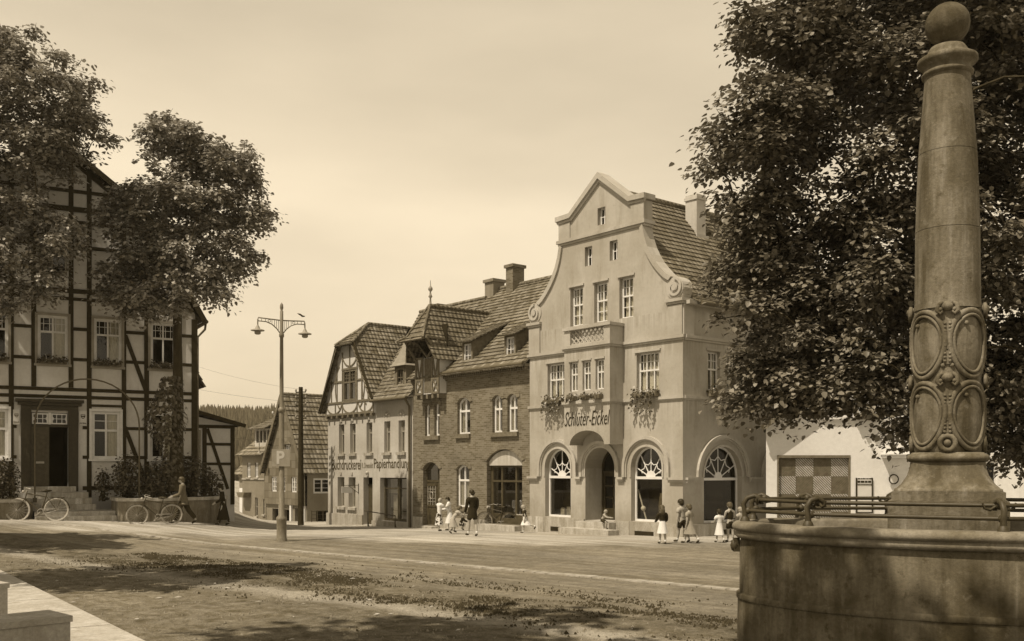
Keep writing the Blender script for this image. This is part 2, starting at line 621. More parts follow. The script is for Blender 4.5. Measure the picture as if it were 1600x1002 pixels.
# ------------------------------------------------------------------ windows
def window(house, fr, hole, d=-.14, cols=2, rows=(.0,), frame='white_paint', fw=.06, bar=.035, transom=None, curtain=None, sill=None, sillmat='stone_plinth',
           grid_top=None, name='window', dark=True, room=None):
    """frame with mullions, glass pane, curtain and sill; hole = outline (first two points are the sill line)"""
    us = [p[0] for p in hole]; zs = [p[1] for p in hole]
    u0, u1, z0, z1 = min(us), max(us), min(zs), max(zs)
    w, h = u1 - u0, z1 - z0
    uc = (u0 + u1) / 2
    inner = []
    for (u, z) in hole:
        inner.append((uc + (u - uc) * (1 - 2 * fw / w), z0 + fw + (z - z0) * (h - 2 * fw) / h))
    m = MB()
    m.strip(fr, inner + inner[:1], hole + hole[:1], d - .05, d)

    def topz(u):            # height of the opening at u
        best = z1
        n = len(hole)
        for i in range(n):
            (a, za), (b, zb) = hole[i], hole[(i + 1) % n]
            if min(a, b) <= u <= max(a, b) and abs(a - b) > 1e-6 and min(za, zb) > z0 + .2 * h:
                best = za + (zb - za) * (u - a) / (b - a)
        return best
    zt = z0 + h * transom if transom else None
    if zt: m.box(fr, u0 + fw * .5, u1 - fw * .5, d - .045, d + .012, zt - bar * .9, zt + bar * .9)
    for i in range(1, cols):
        u = u0 + w * i / cols
        m.box(fr, u - bar * .7, u + bar * .7, d - .045, d + .006, z0 + fw * .5, topz(u) - fw * .5)
    if grid_top:
        nx, nz = grid_top
        for i in range(1, nx):
            u = u0 + w * i / nx
            m.box(fr, u - .011, u + .011, d - .04, d - .006, (zt or z0) + .02, topz(u) - fw * .5)
        for k in range(1, nz):
            z = (zt or z0) + (z1 - (zt or z0)) * k / nz
            m.box(fr, u0 + fw * .5, u1 - fw * .5, d - .04, d - .008, z - .011, z + .011)
    for rz in rows:
        if rz:
            z = z0 + h * rz
            m.box(fr, u0 + fw * .5, u1 - fw * .5, d - .04, d - .008, z - .013, z + .013)
    fo = m.build(name, M[frame], house)
    p = MB(); p.poly([fr.P(u, d - .03, z) for u, z in inner])
    p.build('pane', M['glass'], fo)
    if curtain:
        c = MB()
        kind = curtain
        if kind == 'full':
            cw = (w - 2 * fw) / cols; zm = z0 + h * (transom or .5)
            segs = [(u0 + fw + cw * (i + random.uniform(.04, .16)), u0 + fw + cw * (i + random.uniform(.80, .96)), a_, b_) for i in range(cols) for a_, b_ in ((z0 + fw, zm), (zm + .01, z1 - fw - .02))]
        elif kind == 'sides':
            segs = [(u0 + fw, u0 + w * .36, z0 + fw, z1 - fw), (u1 - w * .36, u1 - fw, z0 + fw, z1 - fw)]
        elif kind == 'left':
            segs = [(u0 + fw, u0 + w * .5, z0 + fw, z1 - fw)]
        elif kind == 'right':
            segs = [(u0 + w * .5, u1 - fw, z0 + fw, z1 - fw)]
        elif kind == 'low':
            segs = [(u0 + fw, u1 - fw, z0 + fw, z0 + h * .55)]
        else:
            segs = [(u0 + fw, u1 - fw, z0 + fw, z0 + h * .62)]
        for (a, b, c0, c1) in segs:
            k = max(6, int((b - a) / .05)); vs = []; fs = []
            for i in range(k + 1):
                u = a + (b - a) * i / k; dd = d - .085 - (.018 * math.sin(i * 1.9) if kind != 'blind' else 0)
                vs += [fr.P(u, dd, c0), fr.P(u, dd, c1)]
            for i in range(k): fs.append((2 * i, 2 * i + 2, 2 * i + 3, 2 * i + 1))
            c.add(vs, fs)
        c.build('curtain' if kind != 'blind' else 'blind', M['curtain' if kind != 'blind' else 'blind'], fo)
    if sill:
        q = MB(); q.box(fr, u0 - sill, u1 + sill, -.02, .09, z0 - .10, z0 - .002)
        q.box(fr, u0 - sill + .02, u1 + sill - .02, -.02, .06, z0 - .15, z0 - .103)
        q.build('sill', M[sillmat], fo)
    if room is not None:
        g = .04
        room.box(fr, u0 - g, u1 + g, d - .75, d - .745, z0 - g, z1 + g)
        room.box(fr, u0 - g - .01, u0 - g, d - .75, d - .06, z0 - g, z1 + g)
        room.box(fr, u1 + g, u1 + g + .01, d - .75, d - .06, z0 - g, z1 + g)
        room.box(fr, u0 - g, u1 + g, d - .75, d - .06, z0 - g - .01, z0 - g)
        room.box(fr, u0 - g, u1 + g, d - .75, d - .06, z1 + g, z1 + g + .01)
    return fo


# ------------------------------------------------------------------ leaves
def leaf_mesh(name, C, Nn, T, S, mat, parent=None, fold=.25):
    """many leaves: centres C, normals N, axis T, sizes S (numpy)"""
    n = len(C)
    Nn = Nn / np.linalg.norm(Nn, axis=1)[:, None]
    T = T - Nn * (T * Nn).sum(1)[:, None]
    T /= (np.linalg.norm(T, axis=1)[:, None] + 1e-9)
    B = np.cross(Nn, T)
    S = S[:, None]
    f = fold * S
    # heart-like: base, right, tip, left
    shp = [(-.5, 0, 0), (-.22, .46, .5), (.22, .36, .4), (.62, 0, 0), (.22, -.36, .4), (-.22, -.46, .5)]
    V = np.stack([C + T * (a * S) + B * (b * S) + Nn * (c * f) for a, b, c in shp], 1)      # n,6,3
    V = V.reshape(-1, 3).astype(np.float32)
    base = (np.arange(n) * 6)[:, None]
    F = np.concatenate([base + np.array([[0, 1, 2, 3]]), base + np.array([[0, 3, 4, 5]])], 1).reshape(-1)
    off = wloc(parent) if parent is not None else Vector((0, 0, 0))
    V -= np.array(off, np.float32)
    me = bpy.data.meshes.new(name)
    me.vertices.add(len(V)); me.vertices.foreach_set('co', V.ravel())
    me.loops.add(len(F)); me.loops.foreach_set('vertex_index', F.astype(np.int32))
    me.polygons.add(n * 2)
    me.polygons.foreach_set('loop_start', (np.arange(n * 2) * 4).astype(np.int32))
    me.update(calc_edges=True)
    a = me.attributes.new('leafvar', 'FLOAT', 'POINT')
    a.data.foreach_set('value', np.repeat(rng.random(n), 6).astype(np.float32))
    me.materials.append(mat)
    return new_obj(name, me, parent)


def sprays(centers, outward, per, length, size, droop=.5, spread=.22, jitter=.35):
    """leaf clusters along drooping twigs"""
    k = len(centers); n = k * per
    t = np.tile(np.linspace(0, 1, per), k)
    o = outward / (np.linalg.norm(outward, axis=1)[:, None] + 1e-9)
    o = o + rng.normal(0, .45, o.shape); o /= np.linalg.norm(o, axis=1)[:, None]
    c = np.repeat(centers, per, 0); oo = np.repeat(o, per, 0)
    ln = np.repeat(rng.uniform(.6, 1.25, k) * length, per)
    pos = c + oo * (ln * (t - .4))[:, None]
    pos[:, 2] -= droop * ln * t * t
    pos += rng.normal(0, spread * length, (n, 3)) * np.array([1, 1, .55])
    nn = np.array([0, 0, 1.0]) + oo * .55 + rng.normal(0, jitter, (n, 3))
    tt = oo + rng.normal(0, .6, (n, 3)); tt[:, 2] -= .7
    ss = size * rng.uniform(.65, 1.25, n)
    return pos, nn, tt, ss


def boxes(fr, name, mat, parent, specs):
    """one part per box"""
    r = []
    for s in specs:
        m = MB(); m.box(fr, *s); r.append(m.build(name, M[mat], parent))
    return r
mats()
# ------------------------------------------------------------------ ground
TD = Vector((.652, .758, 0))               # across the wheel tracks


def ground():
    def axis(lo, hi, fine_lo, fine_hi, step, grow):
        a = [fine_lo]
        while a[-1] < fine_hi: a.append(a[-1] + step)
        s = step
        while a[-1] < hi: s *= grow; a.append(a[-1] + s)
        s = step; b = []; x = fine_lo
        while x > lo: s *= grow; x -= s; b.append(x)
        return b[::-1] + a
    xs = axis(-420, 420, -14, 9, .16, 1.12)
    ys = axis(-60, 700, 7, 34, .16, 1.12)
    vs = []
    for y in ys:
        for x in xs:
            z = gz(x, y)
            if -22 < x < 16 and 2 < y < 40:
                s = x * .652 + y * .758
                rough = 1 - smooth(11.0, 14.5, s)
                p = Vector((x, y, 0))
                z += (noise.noise(p * .8) * .035 + noise.noise(p * 2.7) * .022 + noise.noise(p * 6.5) * .012) * rough
                z += noise.noise(Vector((s * 3, (x * .758 - y * .652) * .15, 1))) * .012
            vs.append((x, y, z))
    nx = len(xs)
    fs = [(j * nx + i, j * nx + i + 1, (j + 1) * nx + i + 1, (j + 1) * nx + i) for j in range(len(ys) - 1) for i in range(nx - 1)]
    me = bpy.data.meshes.new('ground'); me.from_pydata(vs, [], fs); me.polygons.foreach_set('use_smooth', [True] * len(fs)); me.update()
    set_uv(me)
    o = tag(new_obj('ground', me), kind='structure')
    q = N('packed_earth')
    p = q.obj()
    s = q.n('ShaderNodeVectorMath', {0: p, 1: tuple(TD)}, operation='DOT_PRODUCT').outputs['Value']
    l = q.n('ShaderNodeVectorMath', {0: p, 1: (.758, -.652, 0)}, operation='DOT_PRODUCT').outputs['Value']
    pal = q.n('ShaderNodeVectorMath', {0: p, 1: (.25, .968, 0)}, operation='DOT_PRODUCT').outputs['Value']
    tr = q.n('ShaderNodeCombineXYZ', {0: q.math('MULTIPLY', s, 2.4), 1: q.math('MULTIPLY', l, .16), 2: 0.0}).outputs[0]
    f_tr = q.noise(tr, 1.0, 6, .6)
    f_big = q.noise(p, .22, 5, .6)
    f_mid = q.noise(p, 1.6, 5, .65)
    f_fine = q.noise(p, 14, 5, .7)
    sw = q.math('ADD', s, q.rng(f_mid, 0, 1, -1.6, 1.6))
    pw = q.math('ADD', pal, q.rng(f_big, 0, 1, -3.2, 3.2))
    ru = q.n('ShaderNodeCombineXYZ', {0: q.math('MULTIPLY', s, 3.6), 1: q.math('MULTIPLY', l, 2.7), 2: 0.0}).outputs[0]
    f_rut = q.noise(ru, 1.0, 6, .7)
    f_grit = q.noise(p, 48, 4, .75)
    road = q.mix(q.rng(f_tr, .34, .66), tone(.14), tone(.245))
    road = q.scale(road, q.rng(f_rut, .38, .62, .80, 1.16))
    dirt = q.mix(q.rng(f_rut, .36, .66), tone(.09), tone(.22))
    c = q.mix(q.rng(sw, 11.6, 13.4), dirt, road)
    weeds = q.math('MULTIPLY', q.rng(q.math('ABSOLUTE', q.math('SUBTRACT', sw, 12.3)), 1.5, .2), q.rng(f_mid, .44, .60))
    c = q.mix(q.math('MULTIPLY', q.math('MULTIPLY', weeds, q.rng(f_rut, .40, .52)), .9, True), c, tone(.035))
    strip = q.math('MULTIPLY', q.rng(q.math('ABSOLUTE', q.math('SUBTRACT', q.math('ADD', s, q.rng(f_mid, 0, 1, -.5, .5)), 10.7)), .55, .1), .75, True)
    c = q.mix(strip, c, tone(.32))
    pale = q.mix(q.rng(f_tr, .38, .62), tone(.28), tone(.44))
    c = q.mix(q.rng(pw, 27.8, 29.4), c, pale)
    c = q.scale(c, q.rng(f_big, .38, .62, .82, 1.15))
    c = q.scale(c, q.rng(f_fine, .28, .72, .70, 1.26))
    c = q.scale(c, q.math('ADD', 1.0, q.math('MULTIPLY', q.rng(sw, 15.5, 12.0, .12, .75), q.rng(f_grit, .3, .7, -.6, .6))))
    deb = q.math('MULTIPLY', q.rng(f_grit, .70, .76), q.rng(sw, 14.5, 12.5), True)
    c = q.mix(q.math('MULTIPLY', deb, .6, True), c, tone(.5))
    hh = q.math('ADD', q.math('MULTIPLY', f_fine, .6), q.math('MULTIPLY', f_rut, 1.1))
    q.bump(hh, .8, .06)
    me.materials.append(q.done(c, .95, .12))
    return o


ground()


def on_track(l, s):
    x, y = l * .758 + s * .652, -l * .652 + s * .758
    return Vector((x, y, gz(x, y)))


# pale stone gutter line set into the square
m = MB()
prev = None
for i in range(60):
    l = -40 + i * 1.2
    for k in range(4):
        a = l + k * .3
        w = .13 + random.uniform(-.015, .015)
        p = [on_track(a, 16.33 - w), on_track(a + .285, 16.33 - w), on_track(a + .285, 16.33 + w), on_track(a, 16.33 + w)]
        h = .018 + random.uniform(0, .008)
        m.add([q + Vector((0, 0, -.05)) for q in p] + [q + Vector((0, 0, h)) for q in p],
              [(4, 5, 6, 7), (0, 1, 5, 4), (1, 2, 6, 5), (2, 3, 7, 6), (3, 0, 4, 7)])
M['gutter'] = m_stone('gutter_stone', .34, .2, .3)
tag(m.build('gutter_paving', M['gutter']), kind='structure')

# loose stones and weeds on the rough part of the square
m = MB()
for i in range(9000):
    s = random.gauss(10.6, 2.0) if random.random() < .8 else random.uniform(5, 16)
    l = random.uniform(-24, 4)
    p = on_track(l, s)
    if p.y < 6.5 or p.x < -.6 * p.y - 1 or p.x > .5 * p.y: continue
    if (p - Vector((5.35, 12.2, 0))).length < 3.2: continue
    r = random.choice((.006, .008, .010, .013, .016, .026))
    a = random.uniform(0, PI)
    vs = []
    for k in range(5):
        t = a + k * 2 * PI / 5
        rr = r * random.uniform(.7, 1.3)
        vs.append(p + Vector((math.cos(t) * rr, math.sin(t) * rr, -.01)))
    vs.append(p + Vector((random.uniform(-.3, .3) * r, random.uniform(-.3, .3) * r, r * random.uniform(.35, .8) + .008)))
    m.add(vs, [(k, (k + 1) % 5, 5) for k in range(5)])
M['pebble'] = m_plain('loose_stones', .19, .5, 5, .9)
tag(m.build('gravel', M['pebble']), kind='stuff')

# clods of earth and trodden weeds along the edge of the road, straw and paper scraps
m = MB()
n_ = 0
while n_ < 15000:
    if random.random() < .62: s = random.gauss(12.9, .55)
    elif random.random() < .5: s = random.gauss(11.6, .5)
    else: s = random.gauss(12.2, 1.2)
    l = random.uniform(-24, 3.6)
    p = on_track(l, s)
    if p.y < 7 or p.x < -.62 * p.y - .5 or p.x > .45 * p.y: continue
    if noise.noise(Vector((l * .35, s * 1.1, 3))) + .5 * noise.noise(Vector((l * 1.3, s * 2.5, 7))) < (-.02 if s > 11 else .16) + random.gauss(0, .12): continue
    n_ += 1
    r = random.choice((.006, .008, .010, .014, .018, .026))
    a = random.uniform(0, PI); vs = []
    for k in range(5):
        t = a + k * 2 * PI / 5; rr = r * random.uniform(.6, 1.4)
        vs.append(p + Vector((math.cos(t) * rr * 1.3, math.sin(t) * rr, -.01)))
    vs.append(p + Vector((random.uniform(-.4, .4) * r, random.uniform(-.4, .4) * r, r * random.uniform(.5, 1.1) + .012)))
    m.add(vs, [(k, (k + 1) % 5, 5) for k in range(5)])
M['clod'] = m_plain('dark_clods', .05, .6, 6, .95)
tag(m.build('dirt', M['clod']), kind='stuff')
m = MB()
for i in range(120):
    s = random.uniform(7, 14); l = random.uniform(-22, 3.5)
    p = on_track(l, s) + Vector((0, 0, .022))
    if p.y < 7: continue
    a = random.uniform(0, PI); L_ = random.uniform(.02, .09); w_ = random.uniform(.004, .018)
    d = Vector((math.cos(a), math.sin(a), 0)); e = Vector((-d.y, d.x, 0))
    m.add([p - d * L_, p + e * w_ + Vector((0, 0, .015)), p + d * L_ * .8 + Vector((0, 0, .004)), p - e * w_], [(0, 1, 2, 3)])
M['straw'] = m_plain('straw_scraps', .42, .3, 5, .9)
tag(m.build('litter', M['straw']), kind='stuff')

# ------------------------------------------------------------------ wooded hill beyond the town
def hill_h(x):
    return .93 * (8 + 17 * smooth(-20, -95, x) - 9 * smooth(-150, -230, x) - 3 * smooth(-100, -65, x))


vs = []; fs = []
nx, ny = 90, 26
for j in range(ny):
    for i in range(nx):
        x = -420 + 840 * i / (nx - 1); y = 215 + 330 * j / (ny - 1)
        k = smooth(0, .55, j / (ny - 1))
        prof = hill_h(x)
        vs.append((x, y, -2 + (prof) * k + noise.noise(Vector((x * .02, y * .02, 0))) * 4 * k))
fs = [(j * nx + i, j * nx + i + 1, (j + 1) * nx + i + 1, (j + 1) * nx + i) for j in range(ny - 1) for i in range(nx - 1)]
me = bpy.data.meshes.new('hill'); me.from_pydata(vs, [], fs); me.update(); set_uv(me)
M['hill'] = m_plain('hill_grass', .09, .3, .05, .95)
me.materials.append(M['hill'])
tag(new_obj('hill', me), kind='structure')
m = MB()
for i in range(9000):
    x = random.uniform(-200, -20); y = random.uniform(225, 470)
    if abs(x + .29 * y) > 50: continue
    j = (y - 215) / 330
    k = smooth(0, .55, j)
    prof = hill_h(x)
    z = -2 + prof * k + noise.noise(Vector((x * .02, y * .02, 0))) * 4 * k
    h = random.uniform(3.5, 7); r = h * random.uniform(.17, .26)
    a = random.random() * 6
    for q in range(3):
        b = z + h * (.1 + .27 * q); t = b + h * .46; rr = r * (1 - .27 * q)
        ring = [(x + rr * math.cos(a + w * 1.05), y + rr * math.sin(a + w * 1.05), b + random.uniform(-.3, .3)) for w in range(6)]
        m.add(ring + [(x, y, t)], [(w, (w + 1) % 6, 6) for w in range(6)])
M['conifer'] = m_plain('conifer_needles', .07, .4, .3, .9)
tag(m.build('forest', M['conifer']), kind='stuff')


# ------------------------------------------------------------------ trees
def tree(name, label, base, top, blobs, n_lumps, lump_r, per_lump, per_spray, leaf, mat, rad, group=None, length=.55, cat='tree', fill=.35):
    """trunk with limbs reaching into a crown of leafy lumps; blobs = (centre, rx, ry, rz)"""
    root = thing(name, label, cat, base, group)
    base = Vector(base)
    cen = Vector((0, 0, 0))
    W = [(b[1] * b[2] + b[1] * b[3] + b[2] * b[3]) for b in blobs]
    for b, w in zip(blobs, W): cen += Vector(b[0]) * w
    cen /= sum(W)
    lumps = []
    tries = 0
    while len(lumps) < n_lumps and tries < n_lumps * 40:
        tries += 1
        b = random.choices(blobs, W)[0]
        d = Vector((random.gauss(0, 1), random.gauss(0, 1), random.gauss(0, 1))).normalized()
        q = random.uniform(.62, 1.0) if random.random() > fill else random.uniform(.1, .6)
        p = Vector(b[0]) + Vector((d.x * b[1], d.y * b[2], d.z * b[3])) * q
        deep = False
        for c in blobs:
            v = p - Vector(c[0])
            if q > .6 and (v.x / c[1]) ** 2 + (v.y / c[2]) ** 2 + (v.z / c[3]) ** 2 < .3: deep = True
        if deep: continue
        r = lump_r * random.uniform(.6, 1.35)
        if any((p - l[0]).length < .55 * (r + l[1]) for l in lumps): continue
        lumps.append((p, r))
    # stray sprigs past the edge of the crown
    for k in range(int(n_lumps * (.45 if lump_r > .5 else .2))):
        b = random.choices(blobs, W)[0]
        d = Vector((random.gauss(0, 1), random.gauss(0, 1), random.gauss(0, .8))).normalized()
        p = Vector(b[0]) + Vector((d.x * b[1], d.y * b[2], d.z * b[3])) * random.uniform(1.0, 1.28)
        if any(((p.x - c[0][0]) / c[1]) ** 2 + ((p.y - c[0][1]) / c[2]) ** 2 + ((p.z - c[0][2]) / c[3]) ** 2 < .95 for c in blobs): continue
        lumps.append((p, lump_r * random.uniform(.3, .6)))
    C, O = [], []
    for p, r in lumps:
        k = max(3, int(per_lump * (r / lump_r) ** 2))
        d = rng.normal(0, 1, (k, 3)); d /= np.linalg.norm(d, axis=1)[:, None]
        d[:, 2] = np.where(d[:, 2] < -.3, d[:, 2] * .5, d[:, 2])
        rr = rng.uniform(.45, 1.0, k)[:, None] * r
        C.append(np.array(p) + d * rr * np.array([1, 1, .72]))
        O.append(d + (np.array(p - cen)[None, :] * .35 / max(1, (p - cen).length)) + np.array([0, 0, .1]))
    C = np.concatenate(C); O = np.concatenate(O)
    pos, nn, tt, ss = sprays(C, O, per_spray, length, leaf)
    # wood
    top = Vector(top)
    m = MB()
    trunk = []
    for i in range(9):
        t = i / 8
        p = base.lerp(top, t) + Vector((noise.noise(base + Vector((0, 0, t * 3))), noise.noise(base + Vector((9, 0, t * 3))), 0)) * .25 * min(1, t * 3)
        trunk.append(p)
    m.tube(trunk, [rad * (1.5 if i == 0 else 1.08 if i == 1 else 1 - .07 * i) for i in range(9)], 14)
    m.build('trunk', M['bark'], root)
    m = MB()
    limbs = []
    order = sorted(lumps, key=lambda l: (l[0] - top).length)
    for p, r in order:
        # join to the nearest earlier limb point or the upper trunk
        best = None
        for q, rq in [(t, rad * .5) for t in trunk[4:]] + limbs:
            dd = (q - p).length + max(0, q.z - p.z) * 1.5
            if best is None or dd < best[0]: best = (dd, q, rq)
        q, rq = best[1], best[2]
        L = (p - q).length
        r0 = min(rq * .75, .03 + .02 * L); r0 = max(r0, .018)
        mid = q.lerp(p, .5) + Vector((random.gauss(0, .06), random.gauss(0, .06), .12)) * L
        pts = [q, q.lerp(mid, .5) + Vector((0, 0, .03 * L)), mid, mid.lerp(p, .5), p]
        m.tube(pts, [r0, r0 * .85, r0 * .7, r0 * .5, .012], 6)
        limbs += [(mid, r0 * .7), (p, .03)]
        for k in range(3):
            e = p + Vector((random.gauss(0, 1), random.gauss(0, 1), random.gauss(.1, .6))).normalized() * r
            m.tube([p.lerp(mid, .15), p.lerp(e, .5) + Vector((0, 0, .05)), e], [.014, .009, .004], 4)
    m.build('limbs', M['bark'], root)
    leaf_mesh('crown', pos, nn, tt, ss, mat, root)
    return root


def pb(px, py, Y, rx, rz, ry, dy=0):
    k = Y / FPX
    return (at(px, py, Y) + Vector((0, dy, 0)), rx * k, ry, rz * k)


# tree in front of the half-timbered house, ivy up its trunk
Yt = 40.2
Yc_ = 38.7
bl = [pb(258, 215, Yc_, 34, 34, 1.2), pb(305, 240, Yc_, 44, 36, 1.5), pb(360, 265, Yc_, 44, 34, 1.4), pb(285, 320, Yc_, 80, 62, 2.1), pb(375, 330, Yc_, 55, 36, 1.6),
      pb(245, 410, Yc_, 75, 62, 2.0), pb(305, 440, Yc_, 55, 42, 1.5, -.5), pb(200, 330, Yc_, 36, 46, 1.5), pb(225, 470, Yc_, 52, 28, 1.4, -.4), pb(205, 430, Yc_, 42, 40, 1.3), pb(352, 395, Yc_, 50, 34, 1.4)]
tb = at(274, 768, Yt)
T1 = tree('broadleaf_tree', 'round-headed leafy tree with an ivy-clad trunk, before the corner of the half-timbered house', (tb.x, tb.y, tb.z), at(272, 400, Yt),
          bl, 170, .55, 28, 9, .14, M['leaf_far'], .27, 'trees beside the half-timbered house', length=.5)
# ivy
P_, N_, T_, S_ = [], [], [], []
for i in range(1500):
    t = random.random()
    z = tb.z + .2 + t * 4.4
    a = random.uniform(PI * .85, PI * 2.15) if random.random() < .85 else random.uniform(0, 2 * PI)
    w = (.34 + .34 * math.exp(-((t - .62) / .2) ** 2)) * random.uniform(.75, 1.3)
    x = tb.x - .1 + math.cos(a) * w - .3 * math.exp(-((t - .62) / .25) ** 2); y = tb.y + math.sin(a) * w
    if t < .4 and random.random() < .45: continue
    P_.append((x, y, z)); N_.append((math.cos(a), math.sin(a), .5 + random.gauss(0, .3))); T_.append((random.gauss(0, .5), random.gauss(0, .5), -1)); S_.append(random.uniform(.09, .17))
iv = leaf_mesh('climbing_ivy', np.array(P_), np.array(N_), np.array(T_), np.array(S_), M['leaf_ivy'])
tag(iv, 'glossy ivy wrapped round the lower trunk of the tree by the planter wall', 'ivy')

Yt = 36.0
bl = [pb(18, 75, Yt, 36, 44, 1.4), pb(65, 140, Yt, 82, 52, 2.0), pb(-60, 150, Yt, 115, 120, 2.6), pb(122, 195, Yt, 46, 34, 1.4), pb(45, 235, Yt, 90, 50, 1.9),
      pb(-60, 290, Yt, 105, 90, 2.3), pb(35, 330, Yt, 50, 42, 1.3), pb(100, 372, Yt, 32, 32, 1.0), pb(35, 400, Yt, 40, 45, 1.2), pb(72, 448, Yt, 34, 26, 1.0),
      pb(2, 470, Yt, 30, 26, 1.0), pb(-70, 420, Yt, 80, 70, 1.8)]
tb2 = at(-48, 790, Yt)
T2 = tree('broadleaf_tree', 'tallest leafy tree, its long boughs hanging before the half-timbered gable', (tb2.x, tb2.y, gz(tb2.x, tb2.y)), at(-30, 330, Yt),
          bl, 205, .55, 27, 9, .13, M['leaf_far'], .32, 'trees beside the half-timbered house', length=.5)

# the near linden behind the fountain column
Yt = 16.6
bl = [pb(1400, -120, Yt, 190, 150, 2.6), pb(1278, 90, Yt, 115, 95, 1.8), pb(1205, 225, Yt, 108, 80, 1.6), pb(1232, 385, Yt, 95, 75, 1.5), pb(1248, 500, Yt, 104, 60, 1.5),
      pb(1300, 590, Yt, 105, 52, 1.5), pb(1345, 350, Yt, 100, 90, 1.6), pb(1470, 180, Yt, 200, 200, 2.4), pb(1450, 430, Yt, 180, 130, 2.2), pb(1640, 330, Yt, 200, 250, 2.6), pb(1600, 570, Yt, 150, 80, 2.0),
      pb(1640, 0, Yt, 200, 200, 2.6), pb(1420, 575, Yt, 90, 45, 1.4), pb(1200, 300, Yt, 70, 60, 1.2), pb(1205, 440, Yt, 56, 50, 1.1), pb(1215, 590, Yt, 70, 40, 1.1), pb(1240, 30, Yt, 60, 60, 1.2), pb(1560, 640, Yt, 90, 60, 1.6), pb(1385, 572, Yt, 120, 58, 1.6), pb(1585, 715, Yt, 34, 36, .7, -.6), pb(1590, 640, Yt, 60, 70, 1.2), pb(1228, 618, Yt, 45, 32, .8), pb(1385, 672, Yt, 34, 14, .5, -1.0), pb(1118, 200, Yt, 30, 20, .6)]
tb3 = at(1482, 733, 17.0)
T3 = tree('linden_tree', 'big dark linden with heart-shaped leaves filling the sky behind the fountain column', (tb3.x, tb3.y, 0), at(1470, 330, 16.9),
          bl, 430, .47, 54, 10, .086, M['leaf_near'], .36, length=.42, fill=.45)

# trees of the square standing out of the picture: they only throw their shade into it
bl = [(Vector((0, 0, 8.0)), 2.6, 2.6, 2.0), (Vector((1.5, .8, 7.2)), 1.9, 1.9, 1.6), (Vector((-1.6, -.6, 7.4)), 1.9, 1.9, 1.6), (Vector((.3, -1.5, 8.8)), 1.7, 1.7, 1.5), (Vector((-.3, 1.6, 7.0)), 1.7, 1.7, 1.3)]
st = tree('square_tree', 'leafy tree on the edge of the square nearest the planter walls', (0, 0, 0), (0, 0, 7.0), bl, 60, .62, 26, 8, .2, M['leaf_far'], .22, 'trees along the square', length=.5)
SHADE = [(-17.4, 25.0, 1.0, .4), (-12.2, 16.2, 1.3, 1.9), (-6.6, 2.2, 1.85, 3.1)]
for i, (x, y, s, a) in enumerate(SHADE):
    o = st if i == 0 else copy_tree(st)
    o['label'] = ('leafy tree on the edge of the square nearest the planter walls', 'middle one of the three leafy trees along the edge of the square', 'leafy tree on the edge of the square nearest the stone steps')[i]
    o.location = (x, y, gz(x, y)); o.scale = (s, s, s) if i != 1 else (.72, .72, 1.4); o.rotation_euler.z = a
# ------------------------------------------------------------------ the row of houses
CX, CY = 5.5415, 32.1698
S = Fr((CX, CY), (-.6397, .7686), (-.7686, -.6397))
SD = Fr((CX, CY), (.7671, .6416), (.6416, -.7671))
B = S.moved(u=7.6)
PR = S.moved(u=15.55)


def mirror(pts, c):
    return [(2 * c - u, z) for u, z in pts[::-1]]


def volute(mb, fr, uc, zc, r, sgn, d0, d1):
    """flat scroll: disc with a raised spiral"""
    pts = [(uc + r * math.cos(a * PI / 12), zc + r * math.sin(a * PI / 12)) for a in range(24)]
    mb.prism(fr, pts, d0, d1 - .06)
    inn, out = [], []
    for i in range(37):
        a = PI / 2 + sgn * i * PI / 12
        rr = r * (1 - .72 * i / 36)
        inn.append((uc + (rr - .085) * math.cos(a), zc + (rr - .085) * math.sin(a))); out.append((uc + rr * math.cos(a), zc + rr * math.sin(a)))
    mb.strip(fr, inn, out, d1 - .07, d1)
    mb.prism(fr, [(uc + .1 * math.cos(a * PI / 6), zc + .1 * math.sin(a * PI / 6)) for a in range(12)], d1 - .07, d1 + .01)


